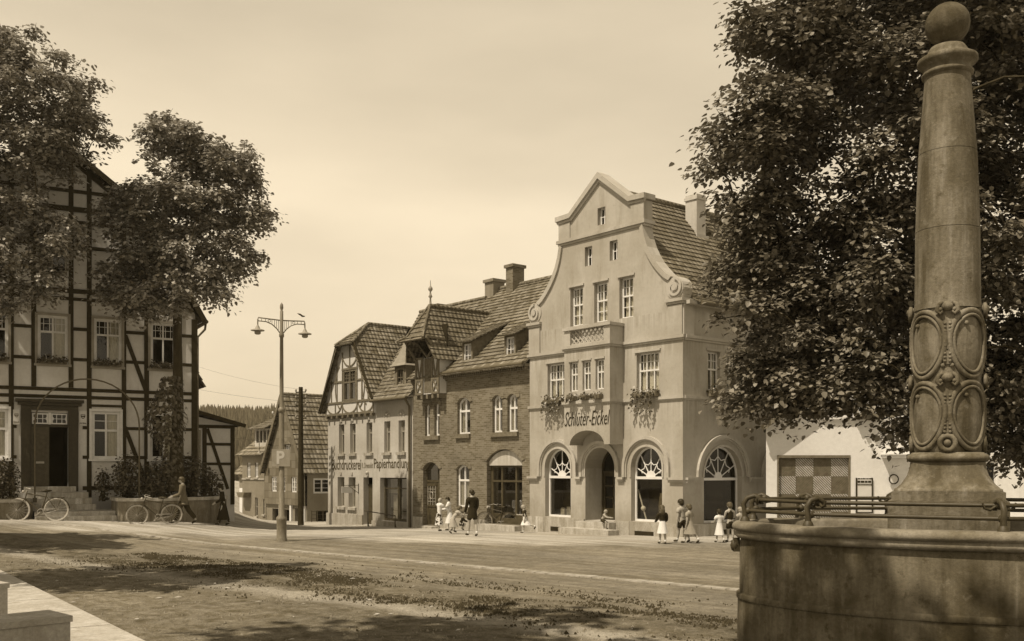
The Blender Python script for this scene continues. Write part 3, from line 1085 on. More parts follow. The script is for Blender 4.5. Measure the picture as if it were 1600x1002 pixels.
def corner_house():
    H = thing('corner_shop_house', 'tall plastered corner house with scrolled gable, arched shop windows and script shop name', 'house', (CX, CY, 0))
    mid = 3.8
    right = [(0, -.9), (0, 7.66), (.05, 7.7), (-.06, 8.1), (.06, 8.36), (.3, 8.5), (.52, 8.46), (.75, 8.6), (1.0, 8.84), (1.2, 9.06), (1.4, 9.34), (1.56, 9.62), (1.7, 9.98), (1.80, 10.45), (1.7, 10.45), (1.7, 11.30), (2.3, 11.33), (3.8, 12.45)]
    outline = right + mirror(right[:-1], mid)
    aR, aL, dr = arch(1.59, .70, .42, 2.25), arch(6.01, .70, .42, 2.25), arch(3.8, .74, .36, 2.22)
    wins = [rect(1.02, 2.04, 4.80, 6.12), rect(5.56, 6.58, 4.80, 6.12)]
    up = [rect(c - .33, c + .33, 7.40, 8.80) for c in (2.52, 3.76, 5.0)]
    sm = [rect(c - .19, c + .19, 9.48, 10.17) for c in (3.13, 4.38)] + [rect(3.53, 3.92, 10.83, 11.44)]
    w = MB()
    w.wall(S, outline, [aR, aL, dr] + wins + up + sm, 0, .22)
    # thickness of the gable wall
    n = len(outline)
    for i in range(1, n - 2):
        a, b = outline[i], outline[i + 1]
        if a[1] < 6 and b[1] < 6: continue
        w.add([S.P(*p) for p in ((a[0], 0, a[1]), (b[0], 0, b[1]), (b[0], -.42, b[1]), (a[0], -.42, a[1]))], [(0, 1, 2, 3)])
    # side wall and hidden walls
    sa = [arch(2.08, 1.02, .40, 1.95), arch(5.6, 1.02, .40, 1.95)]
    sw = [rect(1.25, 1.90, 4.82, 6.12), rect(2.25, 2.90, 4.82, 6.12), rect(5.2, 5.9, 4.82, 6.12)]
    w.wall(SD, rect(0, 10.5, -.9, 7.66), sa + sw, 0, .22)
    back = SD.moved(u=10.5)
    w.poly([S.P(u, -10.5, z) for u, z in [(0, -.9), (7.6, -.9), (7.6, 7.6), (3.8, 12.0), (0, 7.6)]])
    w.poly([S.P(7.6, d, z) for d, z in [(-.05, -.9), (-10.5, -.9), (-10.5, 7.6), (-.05, 7.6)]])
    wall = w.build('wall', M['plaster_tan'], H)
    # mouldings
    t = MB()
    t.box(S, -.1, 7.66, .002, .09, 6.47, 6.57); t.box(S, -.06, 7.63, .002, .05, 6.40, 6.468)
    t.box(SD, .09, 10.5, .002, .09, 6.47, 6.57); t.box(SD, .05, 10.5, .002, .05, 6.40, 6.468)
    for (a, b) in ((-.07, 2.66), (4.94, 7.65)):
        t.box(S, a, b, .002, .07, 4.50, 4.60); t.box(S, a + .03, b, .002, .035, 4.45, 4.498)
    t.box(SD, .07, 10.5, .002, .07, 4.50, 4.60)
    t.box(SD, .035, 10.5, .002, .035, 4.45, 4.498)
    # gable ledge
    t.box(S, 1.60, 6.00, -.45, .10, 10.50, 10.62); t.box(S, 1.66, 5.94, -.43, .05, 10.42, 10.498)
    # pediment rake
    for sg in (0, 1):
        rk = [(1.58, 11.32), (2.34, 11.35), (3.8, 12.46)]; ro = [(1.58, 11.50), (2.30, 11.52), (3.8, 12.68)]
        rk2 = [(1.64, 11.22), (2.37, 11.25), (3.8, 12.34)]
        if sg: rk = [(2 * mid - u, z) for u, z in rk]; ro = [(2 * mid - u, z) for u, z in ro]; rk2 = [(2 * mid - u, z) for u, z in rk2]
        t.strip(S, rk, ro, -.44, .14)
        t.strip(S, rk2, [(u, z - .003) for u, z in rk], .003, .07)
        c = 1.98 if not sg else 2 * mid - 1.98
        t.box(S, c - .30, c + .30, .002, .045, 10.625, 11.22)
    # end piers, caps, scrolls, curved coping
    for sg in (0, 1):
        f = (lambda u: u) if not sg else (lambda u: 2 * mid - u)
        a, b = sorted((f(-.0), f(.62)))
        t.box(S, a, b, .002, .05, 6.58, 7.56)
        t.box(S, a - .08, b + .06, -.55, .13, 7.66, 7.76); t.box(S, a - .04, b + .03, -.5, .08, 7.58, 7.658)
        volute(t, S, f(.32), 8.12, .36, 1 if not sg else -1, -.42, .09)
        cv = [(.52, 8.46), (.75, 8.6), (1.0, 8.84), (1.2, 9.06), (1.4, 9.34), (1.56, 9.62), (1.7, 9.98), (1.80, 10.42)]
        outc = [(f(u - .07), z + .05) for u, z in cv]; inn = [(f(u + .06), z - .06) for u, z in cv]
        t.strip(S, inn, outc, -.43, .075)
    # side wall pier and gutter board
    t.box(SD, .002, .50, .002, .05, 6.58, 7.56); t.box(SD, .08, 10.6, .002, .22, 7.56, 7.68)
    # arch mouldings and imposts
    def archivolt(fr, uc, zc, r0, r1, legs):
        A = [PI * i / 20 for i in range(21)]
        def pl(r): return ([(uc + r, legs)] if legs < zc - .01 else []) + [(uc + r * math.cos(a), zc + r * math.sin(a)) for a in A] + ([(uc - r, legs)] if legs < zc - .01 else [])
        t.strip(fr, pl(r1 - .11), pl(r1), .002, .10)
        t.strip(fr, pl(r1 - .16), pl(r1 - .112), .002, .055)
        t.strip(fr, pl(r0), pl(r0 + .07), .002, .03)
    archivolt(S, 1.59, 2.25, .70, 1.06, 1.92); archivolt(S, 6.01, 2.25, .70, 1.06, 1.92); archivolt(S, 3.8, 2.22, .74, .98, 1.92)
    for c in (2.08, 5.6): archivolt(SD, c, 1.93, 1.02, 1.42, 1.93)
    for a, b in ((-.10, .55), (2.60, 2.90), (4.72, 5.02), (7.06, 7.64)):
        t.box(S, a, b, .002, .12, 1.84, 1.92); t.box(S, a + .03, b - .03, .002, .07, 1.76, 1.838)
    for a, b in ((.12, .66), (3.50, 4.18)):
        t.box(SD, a, b, .002, .12, 1.84, 1.92); t.box(SD, max(.07, a + .03), b - .03, .002, .07, 1.76, 1.838)
    # window surrounds
    for h in wins + up:
        a, b, z0, z1 = h[0][0], h[1][0], h[0][1], h[2][1]
        t.box(S, a - .07, b + .07, .002, .05, z1 + .02, z1 + .09)
    for h in sw: t.box(SD, h[0][0] - .07, h[1][0] + .07, .002, .05, h[2][1] + .02, h[2][1] + .09)
    t.build('mouldings', M['trim_tan'], H)
    boxes(S, 'plinth', 'stone_plinth', H, [(a, b, .002, .07, -.9, .40) for a, b in ((-.06, .88), (2.30, 3.05), (4.56, 5.30), (6.72, 7.62))] + [(a, b, .002, .05, -.9, .40) for a, b in ((.88, 2.30), (5.30, 6.72))])
    boxes(SD, 'plinth', 'stone_plinth', H, [(.07, 1.05, .002, .07, -.9, .38), (3.11, 10.5, .002, .07, -.9, .38), (1.05, 3.11, .002, .05, -.9, .38)])
    boxes(S, 'cellar_vent', 'interior', H, [(1.22, 2.08, .051, .06, -.06, .10), (5.55, 6.35, .051, .06, -.10, .06)])
    boxes(SD, 'cellar_vent', 'interior', H, [(1.6, 2.6, .051, .06, .0, .16)])
    room = MB()
    # bay over the door
    o = MB()
    u0, u1, D = 2.66, 4.94, .66
    low = [(u0, 3.05), (u0 + .28, 3.05)] + [(3.8 + .86 * math.cos(PI - PI * i / 14), 3.05 + .50 * math.sin(PI * i / 14)) for i in range(1, 14)] + [(u1 - .28, 3.05), (u1, 3.05), (u1, 6.55), (u0, 6.55)]
    bw = [rect(c - .20, c + .20, 4.95, 5.98) for c in (3.15, 3.8, 4.45)]
    F = S.moved(d=D)
    o.wall(F, low, bw, 0, .16)
    for u, sg in ((u0, -1), (u1, 1)):
        o.poly([S.P(u, 0, 3.05), S.P(u, D, 3.05), S.P(u, D, 6.55), S.P(u, 0, 6.55)])
    lw = low[:-2]
    for i in range(len(lw) - 1):
        a, b = lw[i], lw[i + 1]
        o.add([S.P(a[0], D, a[1]), S.P(b[0], D, b[1]), S.P(b[0], 0, b[1]), S.P(a[0], 0, a[1])], [(0, 1, 2, 3)])
    bay = o.build('bay', M['plaster_tan'], H)
    b = MB()
    b.box(S, u0 - .07, u1 + .07, .095, D + .07, 4.50, 4.60); b.box(S, u0 - .035, u1 + .035, .09, D + .035, 4.45, 4.498)
    b.box(S, u0 - .09, u1 + .09, .095, D + .09, 6.47, 6.58); b.box(S, u0 - .05, u1 + .05, .09, D + .05, 6.40, 6.468)
    for h in bw: b.box(F, h[0][0] - .05, h[1][0] + .05, .002, .04, h[2][1] + .02, h[2][1] + .08)
    b.box(S, u0 - .02, u1 + .02, .1, D + .03, 2.99, 3.048) if False else None
    b.build('bay_moulding', M['trim_tan'], bay)
    # balcony parapet with lattice
    b = MB()
    for a, c in ((u0, u0 + .30), (u1 - .30, u1)): b.box(S, a, c, D - .24, D, 6.582, 7.12)
    for u in (u0, u1 - .2): b.box(S, u, u + .2, .01, D - .242, 6.582, 7.12)
    b.box(S, u0 - .06, u1 + .06, D - .30, D + .06, 7.122, 7.22)
    for u in (u0 - .06, u1 - .24): b.box(S, u, u + .3, .01, D - .302, 7.122, 7.22)
    b.box(S, u0 + .30, u1 - .30, D - .16, D - .06, 6.582, 6.64)
    b.build('balcony_parapet', M['trim_tan'], H)
    b = MB()
    a0, a1, z0, z1 = u0 + .30, u1 - .30, 6.64, 7.12
    for k in range(-5, 12):
        for sg in (1, -1):
            x = a0 + (a1 - a0) * k / 8
            L = z1 - z0
            p, q = (x, z0), (x + sg * L * 1.0, z1)
            if sg < 0: p, q = (x, z0), (x - L * 1.0, z1)
            def cl(p, q):
                (x1, y1), (x2, y2) = p, q
                if x1 > x2: x1, y1, x2, y2 = x2, y2, x1, y1
                if x2 <= a0 or x1 >= a1: return None
                if x1 < a0: y1 += (y2 - y1) * (a0 - x1) / (x2 - x1); x1 = a0
                if x2 > a1: y2 = y1 + (y2 - y1) * (a1 - x1) / (x2 - x1); x2 = a1
                return (x1, y1), (x2, y2)
            r = cl(p, q)
            if r and abs(r[0][0] - r[1][0]) > .04:
                b.bar(S.P(r[0][0], D - .11 + sg * .012, r[0][1]), S.P(r[1][0], D - .11 + sg * .012, r[1][1]), .03, .045)
    b.build('balcony_lattice', M['trim_tan'], H)
    text_part('lettering', 'Schlüter-Eickel', F, 3.78, 3.98, 2.26, .50, M['letters_dark'], H, shear=.34, depth=.012, d=.01, bold=-.014)
    # windows
    for i, h in enumerate(wins): window(H, S, h, -.15, 3, transom=.55, grid_top=(6, 2), curtain='full', fw=.055, bar=.03, room=room)
    for h in bw: window(H, F, h, -.10, 2, transom=.58, grid_top=(2, 2), curtain='full', fw=.045, bar=.024, room=None)
    for h in up: window(H, S, h, -.16, 2, transom=.55, grid_top=(4, 2), rows=(.28,), curtain='full', fw=.06, bar=.03, room=room)
    for h in sm: window(H, S, h, -.16, 2, rows=(.5,), fw=.045, bar=.022, room=room)
    for h in sw: window(H, SD, h, -.12, 2, transom=.55, grid_top=(4, 2), curtain='full', fw=.055, bar=.03, room=room)
    # shop windows with a fan of bars in the arch
    def shopwin(fr, uc, hw, z0, zs, ztr, d, dp=.72):
        hole = arch(uc, hw, z0, zs)
        inner = arch(uc, hw - .06, z0 + .07, zs)
        m = MB()
        m.strip(fr, inner + inner[:1], hole + hole[:1], d - .06, d)
        m.box(fr, uc - hw + .03, uc + hw - .03, d - .055, d + .03, ztr - .045, ztr + .045)
        R1 = (zs + hw - ztr)
        for a in (28, 59, 90, 121, 152):
            ca, sa = math.cos(R(a)), math.sin(R(a))
            # reach to the arch
            L = 0
            while True:
                L += .02
                x, z = L * ca, ztr + L * sa
                if abs(x) > hw - .05 or (z > zs and math.hypot(x, z - zs) > hw - .05): break
            m.bar(fr.P(uc + .1 * ca, d - .03, ztr + .1 * sa), fr.P(uc + L * ca, d - .03, ztr + L * sa), .024, .03)
            if a != 90:
                pass
        prev = None
        for a in (18, 28, 43, 59, 74, 90, 106, 121, 137, 152, 162):
            k = (.64 if a in (28, 59, 90, 121, 152) else .54) * hw
            q = fr.P(uc + k * math.cos(R(a)) * 1.1, d - .028, ztr + k * math.sin(R(a)) * 1.15 + .02)
            if prev is not None: m.bar(prev, q, .017, .026)
            prev = q
        m.prism(fr, [(uc + .21 * math.cos(PI * i / 10) * (1.08 if i % 2 else .95), ztr + .045 + .2 * math.sin(PI * i / 10) * (1.05 if i % 2 else .95)) for i in range(11)], d - .04, d - .008)
        fo = m.build('shop_window', M['white_paint'], H)
        g = MB(); g.poly([fr.P(u, d - .035, z) for u, z in inner]); g.build('pane', M['glass'], fo)
        # display space behind
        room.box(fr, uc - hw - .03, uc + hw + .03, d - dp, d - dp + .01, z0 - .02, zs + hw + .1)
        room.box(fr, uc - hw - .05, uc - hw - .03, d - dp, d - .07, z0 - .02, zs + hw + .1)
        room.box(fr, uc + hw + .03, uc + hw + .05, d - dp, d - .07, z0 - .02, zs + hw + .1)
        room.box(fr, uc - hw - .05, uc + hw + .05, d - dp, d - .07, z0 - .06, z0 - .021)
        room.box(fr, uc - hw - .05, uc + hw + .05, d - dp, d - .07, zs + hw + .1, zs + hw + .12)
        return fo
    shopwin(S, 1.59, .70, .42, 2.25, 1.90, -.20)
    shopwin(S, 6.01, .70, .42, 2.25, 1.90, -.20)
    shopwin(SD, 2.08, 1.02, .40, 1.95, 1.86, -.20, .62)
    shopwin(SD, 5.6, 1.02, .40, 1.95, 1.86, -.20)
    # recessed door
    room.box(S, 2.98, 4.62, -1.75, -1.74, .3, 3.1)
    r = MB()
    A = arch(3.8, .74, .36, 2.22)
    r.add([S.P(u, -.22, z) for u, z in A] + [S.P(u, -.95, z) for u, z in A], [(i, (i + 1) % len(A), len(A) + (i + 1) % len(A), len(A) + i) for i in range(len(A))])
    r.build('porch', M['plaster_tan'], H)
    m = MB()
    hw = .735
    inn = arch(3.8, hw - .07, .36, 2.22); out = arch(3.8, hw, .36, 2.22)
    m.strip(S, inn[1:] , out[1:], -.93, -.82)
    m.box(S, 3.8 - hw + .05, 3.8 + hw - .05, -.92, -.83, 2.03, 2.13)
    m.box(S, 3.06, 3.42, -.90, -.85, .36, 2.03)
    for a, b in ((3.44, 3.54), (4.38, 4.47)): m.box(S, a, b, -.90, -.85, .36, 2.03)
    for z0, z1 in ((.36, .78), (1.14, 1.20), (1.56, 1.62), (1.94, 2.03)): m.box(S, 3.54, 4.38, -.90, -.85, z0, z1)
    m.box(S, 3.93, 3.99, -.90, -.85, .78, 1.94)
    dd = m.build('door', M['door_dark'], H)
    g = MB(); g.poly([S.P(u, -.885, z) for u, z in inn]); g.build('pane', M['glass'], dd)
    g = MB(); g.bar(S.P(3.42, -.82, 1.2), S.P(3.42, -.82, 1.45), .03); g.ball(S.P(3.38, -.80, 1.32), .035); g.build('handle', M['chrome'], dd)
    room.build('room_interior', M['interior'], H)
    # roof
    ez, rz = 7.68, 12.15
    rr = MB()
    d0, d1 = -.43, -10.7
    for sg in (0, 1):
        f = (lambda u: u) if not sg else (lambda u: 2 * mid - u)
        rr.roof([S.P(f(-.38), d0, ez - .04), S.P(f(-.38), d1, ez - .04), S.P(f(.5), d1, 8.08), S.P(f(.5), d0, 8.08)], .24, .036)
        rr.roof([S.P(f(.5), d0, 8.08), S.P(f(.5), d1, 8.08), S.P(mid, d1, rz), S.P(mid, d0, rz)], .24, .036)
    rr.tube([S.P(mid, d0, rz + .03), S.P(mid, d1, rz + .03)], .12, 10)
    # little roof over the pediment
    rf = rr.build('roof', M['tile_new'], H)
    g = MB(); g.tube([SD.P(.45, .42, 7.60), SD.P(10.6, .42, 7.60)], .075, 8); g.build('gutter', M['zinc_pipe'], H)
    c = MB(); fc = S.moved(d=-4.3)
    c.box(fc, 2.78, 3.32, -.26, .26, 10.3, 12.45); c.box(fc, 2.74, 3.36, -.30, .30, 12.25, 12.36); c.box(fc, 2.70, 3.40, -.34, .34, 10.3, 10.95)
    c.build('chimney', M['plaster_print'], rf)
    # steps at the door
    boxes(S, 'door_step', 'stone_step', H, [(2.95, 4.65, .072, .42, -.9, .34), (2.45, 4.95, .422, .95, -.9, .12), (3.08, 4.52, -.9, .004, .2, .358)])
    return H


CH = corner_house()


def flower_box(fr, u0, u1, z, hang, n, label, group, d=.02, depth=.2):
    c = fr.P((u0 + u1) / 2, d, z)
    t = thing('window_flower_box', label, 'flower box', c, group)
    m = MB(); m.box(fr, u0, u1, d, d + depth, z, z + .16); m.build('planter', M['timber_brown'], t)
    Pp, Nn, Tt, Ss = [], [], [], []
    for i in range(n):
        u = random.uniform(u0 - .05, u1 + .05); h = random.random()
        if random.random() < .55:
            p = fr.P(u, d + depth / 2 + random.gauss(0, .09), z + .09 + abs(random.gauss(0, .10)))
        else:
            cl = u0 + (u1 - u0) * random.choice((.12, .35, .5, .72, .93))
            f = random.random()
            p = fr.P(cl + random.gauss(0, .05) + .12 * f, d + depth + .03 + random.gauss(0, .03), z + .12 - hang * f * random.uniform(.5, 1))
        Pp.append(tuple(p)); v = fr.N * 1.0 + Vector((random.gauss(0, .6), random.gauss(0, .6), random.gauss(.6, .5)))
        Nn.append(tuple(v)); Tt.append((random.gauss(0, 1), random.gauss(0, 1), -.6)); Ss.append(random.uniform(.05, .10))
    Pp, Nn, Tt, Ss = map(np.array, (Pp, Nn, Tt, Ss))
    k = int(n * .84)
    leaf_mesh('foliage', Pp[:k], Nn[:k], Tt[:k], Ss[:k], M['leaf_shrub'], t)
    leaf_mesh('flowers', Pp[k:], Nn[k:], Tt[k:], Ss[k:] * .8, M['flower'], t)
    return t


gA = 'flower boxes on the corner shop house'
flower_box(S, 1.0, 2.06, 4.61, .75, 330, 'trailing flower box under the widest upper window, nearest the house corner', gA)
flower_box(S, 5.54, 6.6, 4.61, .85, 330, 'trailing flower box left of the bay, next to the brick house', gA)
FB = S.moved(d=.66)
flower_box(FB, 2.97, 3.33, 4.61, .22, 60, 'small flower box at the bay window above the end of the shop name', gA)
flower_box(FB, 3.62, 3.98, 4.61, .15, 60, 'small flower box at the middle window of the bay', gA)
flower_box(FB, 4.27, 4.63, 4.61, .25, 60, 'small flower box at the bay window above the start of the shop name', gA)
flower_box(SD, 1.22, 1.92, 4.61, 1.15, 260, 'flower box with the longest trailing stems, on the shaded side wall', gA)


# goods shown in the shop windows
def goods(uc, fr, z, label, seed):
    random.seed(seed)
    t = thing('shop_display', label, 'shop display', fr.P(uc, -.5, z))
    for k in range(7):
        m = MB(); u = uc + random.uniform(-.45, .45); d = -.55 + random.uniform(-.2, .2); h = random.uniform(.12, .42); w = random.uniform(.05, .12)
        m.box(fr, u - w, u + w, d - .05, d + .05, z, z + h); m.box(fr, u - w * .6, u + w * .6, d + .051, d + .054, z + h * .3, z + h * .8)
        m.build('carton', M['goods'], t)
    random.seed(seed + 1)


goods(6.01, S, .43, 'small pale cartons stood in the shop window next to the brick house', 3)
m = MB(); a, b = S.P(2.30, -.36, 1.5), S.P(1.95, -.40, .45)
m.bar(a, b, .035); m.ball(a.lerp(b, .62), .09, 12)
tag(m.build('garden_tool', M['white_paint']), 'pale long-handled tool leaning inside the shop window by the house corner', 'tool')
m = MB(); m.lathe(S.P(1.25, -.6, .43), [(.24, 0), (.26, .5), (.2, .95), (.02, 1.0)], 14)
M['goods_dark'] = m_plain('dull_goods', .10, .3, 3, .8)
tag(m.build('draped_cloth', M['goods_dark']), 'dull cloth draped to a point inside the shop window by the house corner', 'cloth')


# ------------------------------------------------------------------ brick house
def brick_house():
    H = thing('brick_house', 'brick house with arched windows, a big shop front and a timbered hoist turret', 'house', tuple(B.o))
    top = 6.0
    shop = arch(1.55, 1.10, .02, 2.52, .46)
    win = arch(4.26, .44, .62, 2.18, .20)
    door = arch(6.54, .62, -.24, 2.20, .30)
    fw = [arch(6.84, .185, 3.64, 4.92, .13), arch(6.12, .185, 3.64, 4.92, .13), arch(4.2, .44, 3.66, 4.95, .22), arch(1.98, .31, 3.66, 4.97, .17), arch(1.04, .31, 3.66, 4.97, .17)]
    w = MB()
    w.wall(B, rect(.0, 7.95, -1.2, top), [shop, win, door] + fw, 0, .2)
    w.poly([B.P(7.95, d, z) for d, z in ((0, -1.2), (-9, -1.2), (-9, 6), (-4.6, 10.5), (0, 6))])
    w.poly([B.P(u, -9, z) for u, z in ((0, -1.2), (7.95, -1.2), (7.95, 6), (0, 6))])
    w.build('wall', M['brick'], H)
    for h in [win, door] + fw + [shop]:
        t = MB()
        hd = [p for p in h[2:]]
        uc = (h[0][0] + h[1][0]) / 2; zc = h[2][1]
        g = .17
        hw = h[1][0] - uc
        outl = [(uc + (u - uc) * (1 + g / hw), zc + (z - zc) * 1 + g * (1 if 0 < i < len(hd) - 1 else .3)) for i, (u, z) in enumerate(hd)]
        t.strip(B, hd, outl, .002, .035)
        t.build('brick_arch', M['brick'], H)
    boxes(B, 'sill', 'timber_brown', H, [(a, b, -.05, .11, z - .17, z - .002) for a, b, z in ((5.88, 7.1, 3.63), (3.72, 4.74, 3.65), (.64, 2.38, 3.65), (3.74, 4.78, .61))])
    # cornice with dentils
    c = MB()
    c.box(B, 0, 7.95, .002, .06, 5.93, 5.99); c.box(B, 0, 7.95, .002, .24, 6.14, 6.24); c.box(B, 0, 7.95, .002, .10, 5.992, 6.02)
    for i in range(56): c.box(B, .04 + i * .141, .11 + i * .141, .002, .18, 6.022, 6.138)
    c.build('cornice', M['brick'], H)
    g = MB(); g.tube([B.P(0, .33, 6.23), B.P(5.4, .33, 6.23)], .08, 8); g.build('gutter', M['zinc_pipe'], H)
    boxes(B, 'plinth', 'stone_plinth', H, [(2.67, 5.9, .002, .06, -1.2, .14), (7.18, 7.9, .002, .07, -1.2, .10), (.0, .43, .002, .06, -1.2, .16)])
    boxes(B, 'door_step', 'stone_step', H, [(.4, 2.72, .061, .42, -1.2, .0), (5.82, 7.25, .071, .5, -1.2, -.26)])
    room = MB()
    for h in fw: window(H, B, h, -.13, 2 if h[1][0] - h[0][0] > .5 else 1, transom=.63, fw=.07, bar=.045, curtain='right' if h[1][0] - h[0][0] > .5 else None, room=room)
    window(H, B, win, -.12, 2, transom=.63, fw=.07, bar=.045, curtain='blind', room=room)
    # door
    m = MB()
    m.box(B, 5.94, 7.14, -.30, -.18, 1.62, 1.72)
    m.box(B, 6.36, 7.14, -.25, -.2, -.24, 1.62); m.box(B, 5.93, 6.34, -.25, -.2, -.24, 1.62)
    for z0, z1 in ((.55, .62), (1.45, 1.52)): m.box(B, 6.42, 7.08, -.199, -.17, z0, z1)
    d_ = m.build('door', M['door_brown'], H)
    m = MB()
    for u in (6.47, 6.66, 6.85, 7.03): m.bar(B.P(u, -.17, .62), B.P(u, -.17, 1.45), .02)
    for z in (.78, .92, 1.2, 1.32): m.bar(B.P(6.47, -.168, z), B.P(7.03, -.168, z), .016)
    m.tube([B.P(6.75 + .12 * math.cos(a * PI / 8), -.16, 1.05 + .15 * math.sin(a * PI / 8)) for a in range(16)], .018, 5, True)
    m.build('grille', M['chrome'], d_)
    fl = arch(6.54, .56, 1.72, 2.20, .27)
    m = MB(); m.strip(B, fl + fl[:1], arch(6.54, .62, 1.72, 2.20, .30) + [(5.92, 1.72)], -.24, -.18); m.bar(B.P(6.3, -.2, 1.72), B.P(6.3, -.2, 2.44), .03)
    f_ = m.build('fanlight', M['door_brown'], H)
    m = MB(); m.poly([B.P(u, -.22, z) for u, z in fl]); m.build('pane', M['glass'], f_)
    room.box(B, 5.9, 7.2, -.8, -.79, -.3, 2.6)
    # shop front
    m = MB()
    m.prism(B, arch(1.55, 1.08, 2.34, 2.50, .44)[0:], -.16, -.10)
    m.build('blind_box', M['plaster_print'], H)
    m = MB()
    for a, b in ((.45, .53), (1.02, 1.12), (1.90, 2.0), (2.5, 2.65)): m.box(B, a, b, -.34, -.22, .02, 2.34)
    m.box(B, .45, 2.65, -.36, -.20, 2.26, 2.34); m.box(B, .45, 2.65, -.35, -.21, 1.68, 1.76); m.box(B, .45, 1.02, -.35, -.215, .02, .42); m.box(B, 2.0, 2.5, -.35, -.215, .02, .42)
    m.box(B, 1.12, 1.9, -.35, -.215, .02, .25)
    s_ = m.build('shop_front', M['door_brown'], H)
    m = MB(); m.poly([B.P(u, -.29, z) for u, z in rect(.5, 2.6, .3, 2.3)]); m.build('pane', M['glass'], s_)
    m = MB()
    vs = []
    for i in range(9): vs += [B.P(.54 + i * .035, -.42 - .02 * (i % 2), .75), B.P(.54 + i * .035, -.42 - .02 * (i % 2), 1.62)]
    m.add(vs, [(2 * i, 2 * i + 2, 2 * i + 3, 2 * i + 1) for i in range(8)]); m.build('curtain', M['blind'], s_)
    room.box(B, .4, 2.7, -1.6, -1.59, 0, 2.6); room.box(B, .4, .42, -1.6, -.37, 0, 2.6); room.box(B, 2.68, 2.7, -1.6, -.37, 0, 2.6); room.box(B, .4, 2.7, -1.6, -.37, -.02, 0.0); room.box(B, .4, 2.7, -1.6, -.37, 2.6, 2.62)
    room.build('room_interior', M['interior'], H)
    # main roof
    rr = MB()
    ez = lambda d: 6.25 + (.25 - d) * .907
    rr.roof([B.P(-.0, .38, ez(.38)), B.P(7.95, .38, ez(.38)), B.P(7.95, -4.6, ez(-4.6)), B.P(0, -4.6, ez(-4.6))], .25, .038)
    rr.roof([B.P(0, -9.4, 6.25), B.P(7.95, -9.4, 6.25), B.P(7.95, -4.6, ez(-4.6)), B.P(0, -4.6, ez(-4.6))], .25, .038)
    rr.tube([B.P(0, -4.6, ez(-4.6) + .03), B.P(7.95, -4.6, ez(-4.6) + .03)], .11, 8)
    rf = rr.build('roof', M['tile_old'], H)
    # dormers with sloping lids
    for uc in (4.32, 1.52):
        m = MB()
        a, b = uc - .36, uc + .36
        fd = B.moved(d=-.28)
        hole = rect(uc - .26, uc + .26, 6.68, 7.44)
        m.wall(fd, rect(a, b, 6.6, 7.52), [hole], 0, .1)
        for u in (a, b):
            m.poly([B.P(u, -.28, 6.6), B.P(u, -.28, 7.52), B.P(u, -2.2, 8.42), B.P(u, -2.2, 8.0)])
        dm = m.build('dormer', M['timber_brown'], rf)
        window(dm, fd, hole, -.06, 2, rows=(.5,), fw=.05, bar=.03, curtain='full' if uc > 3 else 'left') if False else None
        q = MB()
        q.strip(fd, [(u, z) for u, z in rect(uc - .2, uc + .2, 6.74, 7.38)] + [(uc - .2, 6.74)], hole + hole[:1], -.1, -.04)
        q.box(fd, uc - .02, uc + .02, -.1, -.04, 6.74, 7.38)
        for z in (6.95, 7.17): q.box(fd, uc - .2, uc + .2, -.09, -.05, z - .012, z + .012)
        q.box(fd, uc - .2, uc + .2, -.16, -.15, 6.74, 7.38)
        q.build('dormer_window', M['white_paint'], rf)
        lid = MB()
        lid.roof([B.P(a - .14, -.05, 7.50), B.P(b + .14, -.05, 7.50), B.P(b + .14, -2.6, 8.66), B.P(a - .14, -2.6, 8.66)], .25, .036)
        lid.build('dormer_roof', M['tile_old'], rf)
    # chimneys
    for (u, z0, z1, w) in ((6.25, 9.9, 11.58, .25), (7.75, 9.9, 11.12, .32)):
        c = MB(); fc = B.moved(d=-4.5)
        c.box(fc, u - w, u + w, -.34, .34, z0, z1 - .14); c.box(fc, u - w - .07, u + w + .07, -.41, .41, z1 - .14, z1)
        c.build('chimney', M['brick'] if u < 7 else M['plaster_grey'], rf)
    # turret
    fd = B.moved(d=.36)
    m = MB()
    hatch = rect(5.98, 6.58, 5.45, 7.02)
    m.wall(fd, rect(5.42, 7.16, 5.42, 6.98) , [rect(5.98, 6.58, 5.45, 6.97)], 0, .1)
    for u in (5.42, 7.16): m.poly([B.P(u, .36, 5.42), B.P(u, -1.2, 5.42), B.P(u, -1.2, 7.5), B.P(u, .36, 7.0)])
    m.poly([B.P(5.42, .36, 5.42), B.P(7.16, .36, 5.42), B.P(7.16, 0, 5.42), B.P(5.42, 0, 5.42)])
    tu = m.build('hoist_turret', M['plaster_cream'], H)
    m = MB()
    W = .055
    def bm(a, b, w=.09, dd=.03): m.bar(fd.P(a[0], dd, a[1]), fd.P(b[0], dd, b[1]), w, .06, up=tuple(B.N)) if False else m.bar(fd.P(a[0], dd, a[1]), fd.P(b[0], dd, b[1]), .06, w, up=tuple(B.U))
    for u in (5.46, 5.92, 6.64, 7.12): m.box(fd, u - .05, u + .05, .002, .06, 5.42, 7.0)
    for z in (5.45, 6.05, 6.98):
        for a, b in ((5.51, 5.87), (6.69, 7.07)): m.box(fd, a, b, .002, .055, z - .045, z + .045)
    for a, b in ((5.51, 5.87), (6.69, 7.07)):
        m.bar(fd.P(a, .02, 5.5), fd.P(b, .02, 6.0), .05, .06); m.bar(fd.P(a, .028, 6.0), fd.P(b, .028, 5.5), .05, .06)
        m.bar(fd.P(a, .02, 6.95), fd.P((a + b) / 2, .02, 6.1), .05, .06); m.bar(fd.P(b, .02, 6.95), fd.P((a + b) / 2, .028, 6.1), .05, .06)
    for i in range(5): m.box(B, 5.42 + i * .405, 5.56 + i * .405, .002, .40, 5.22 + .0, 5.40)
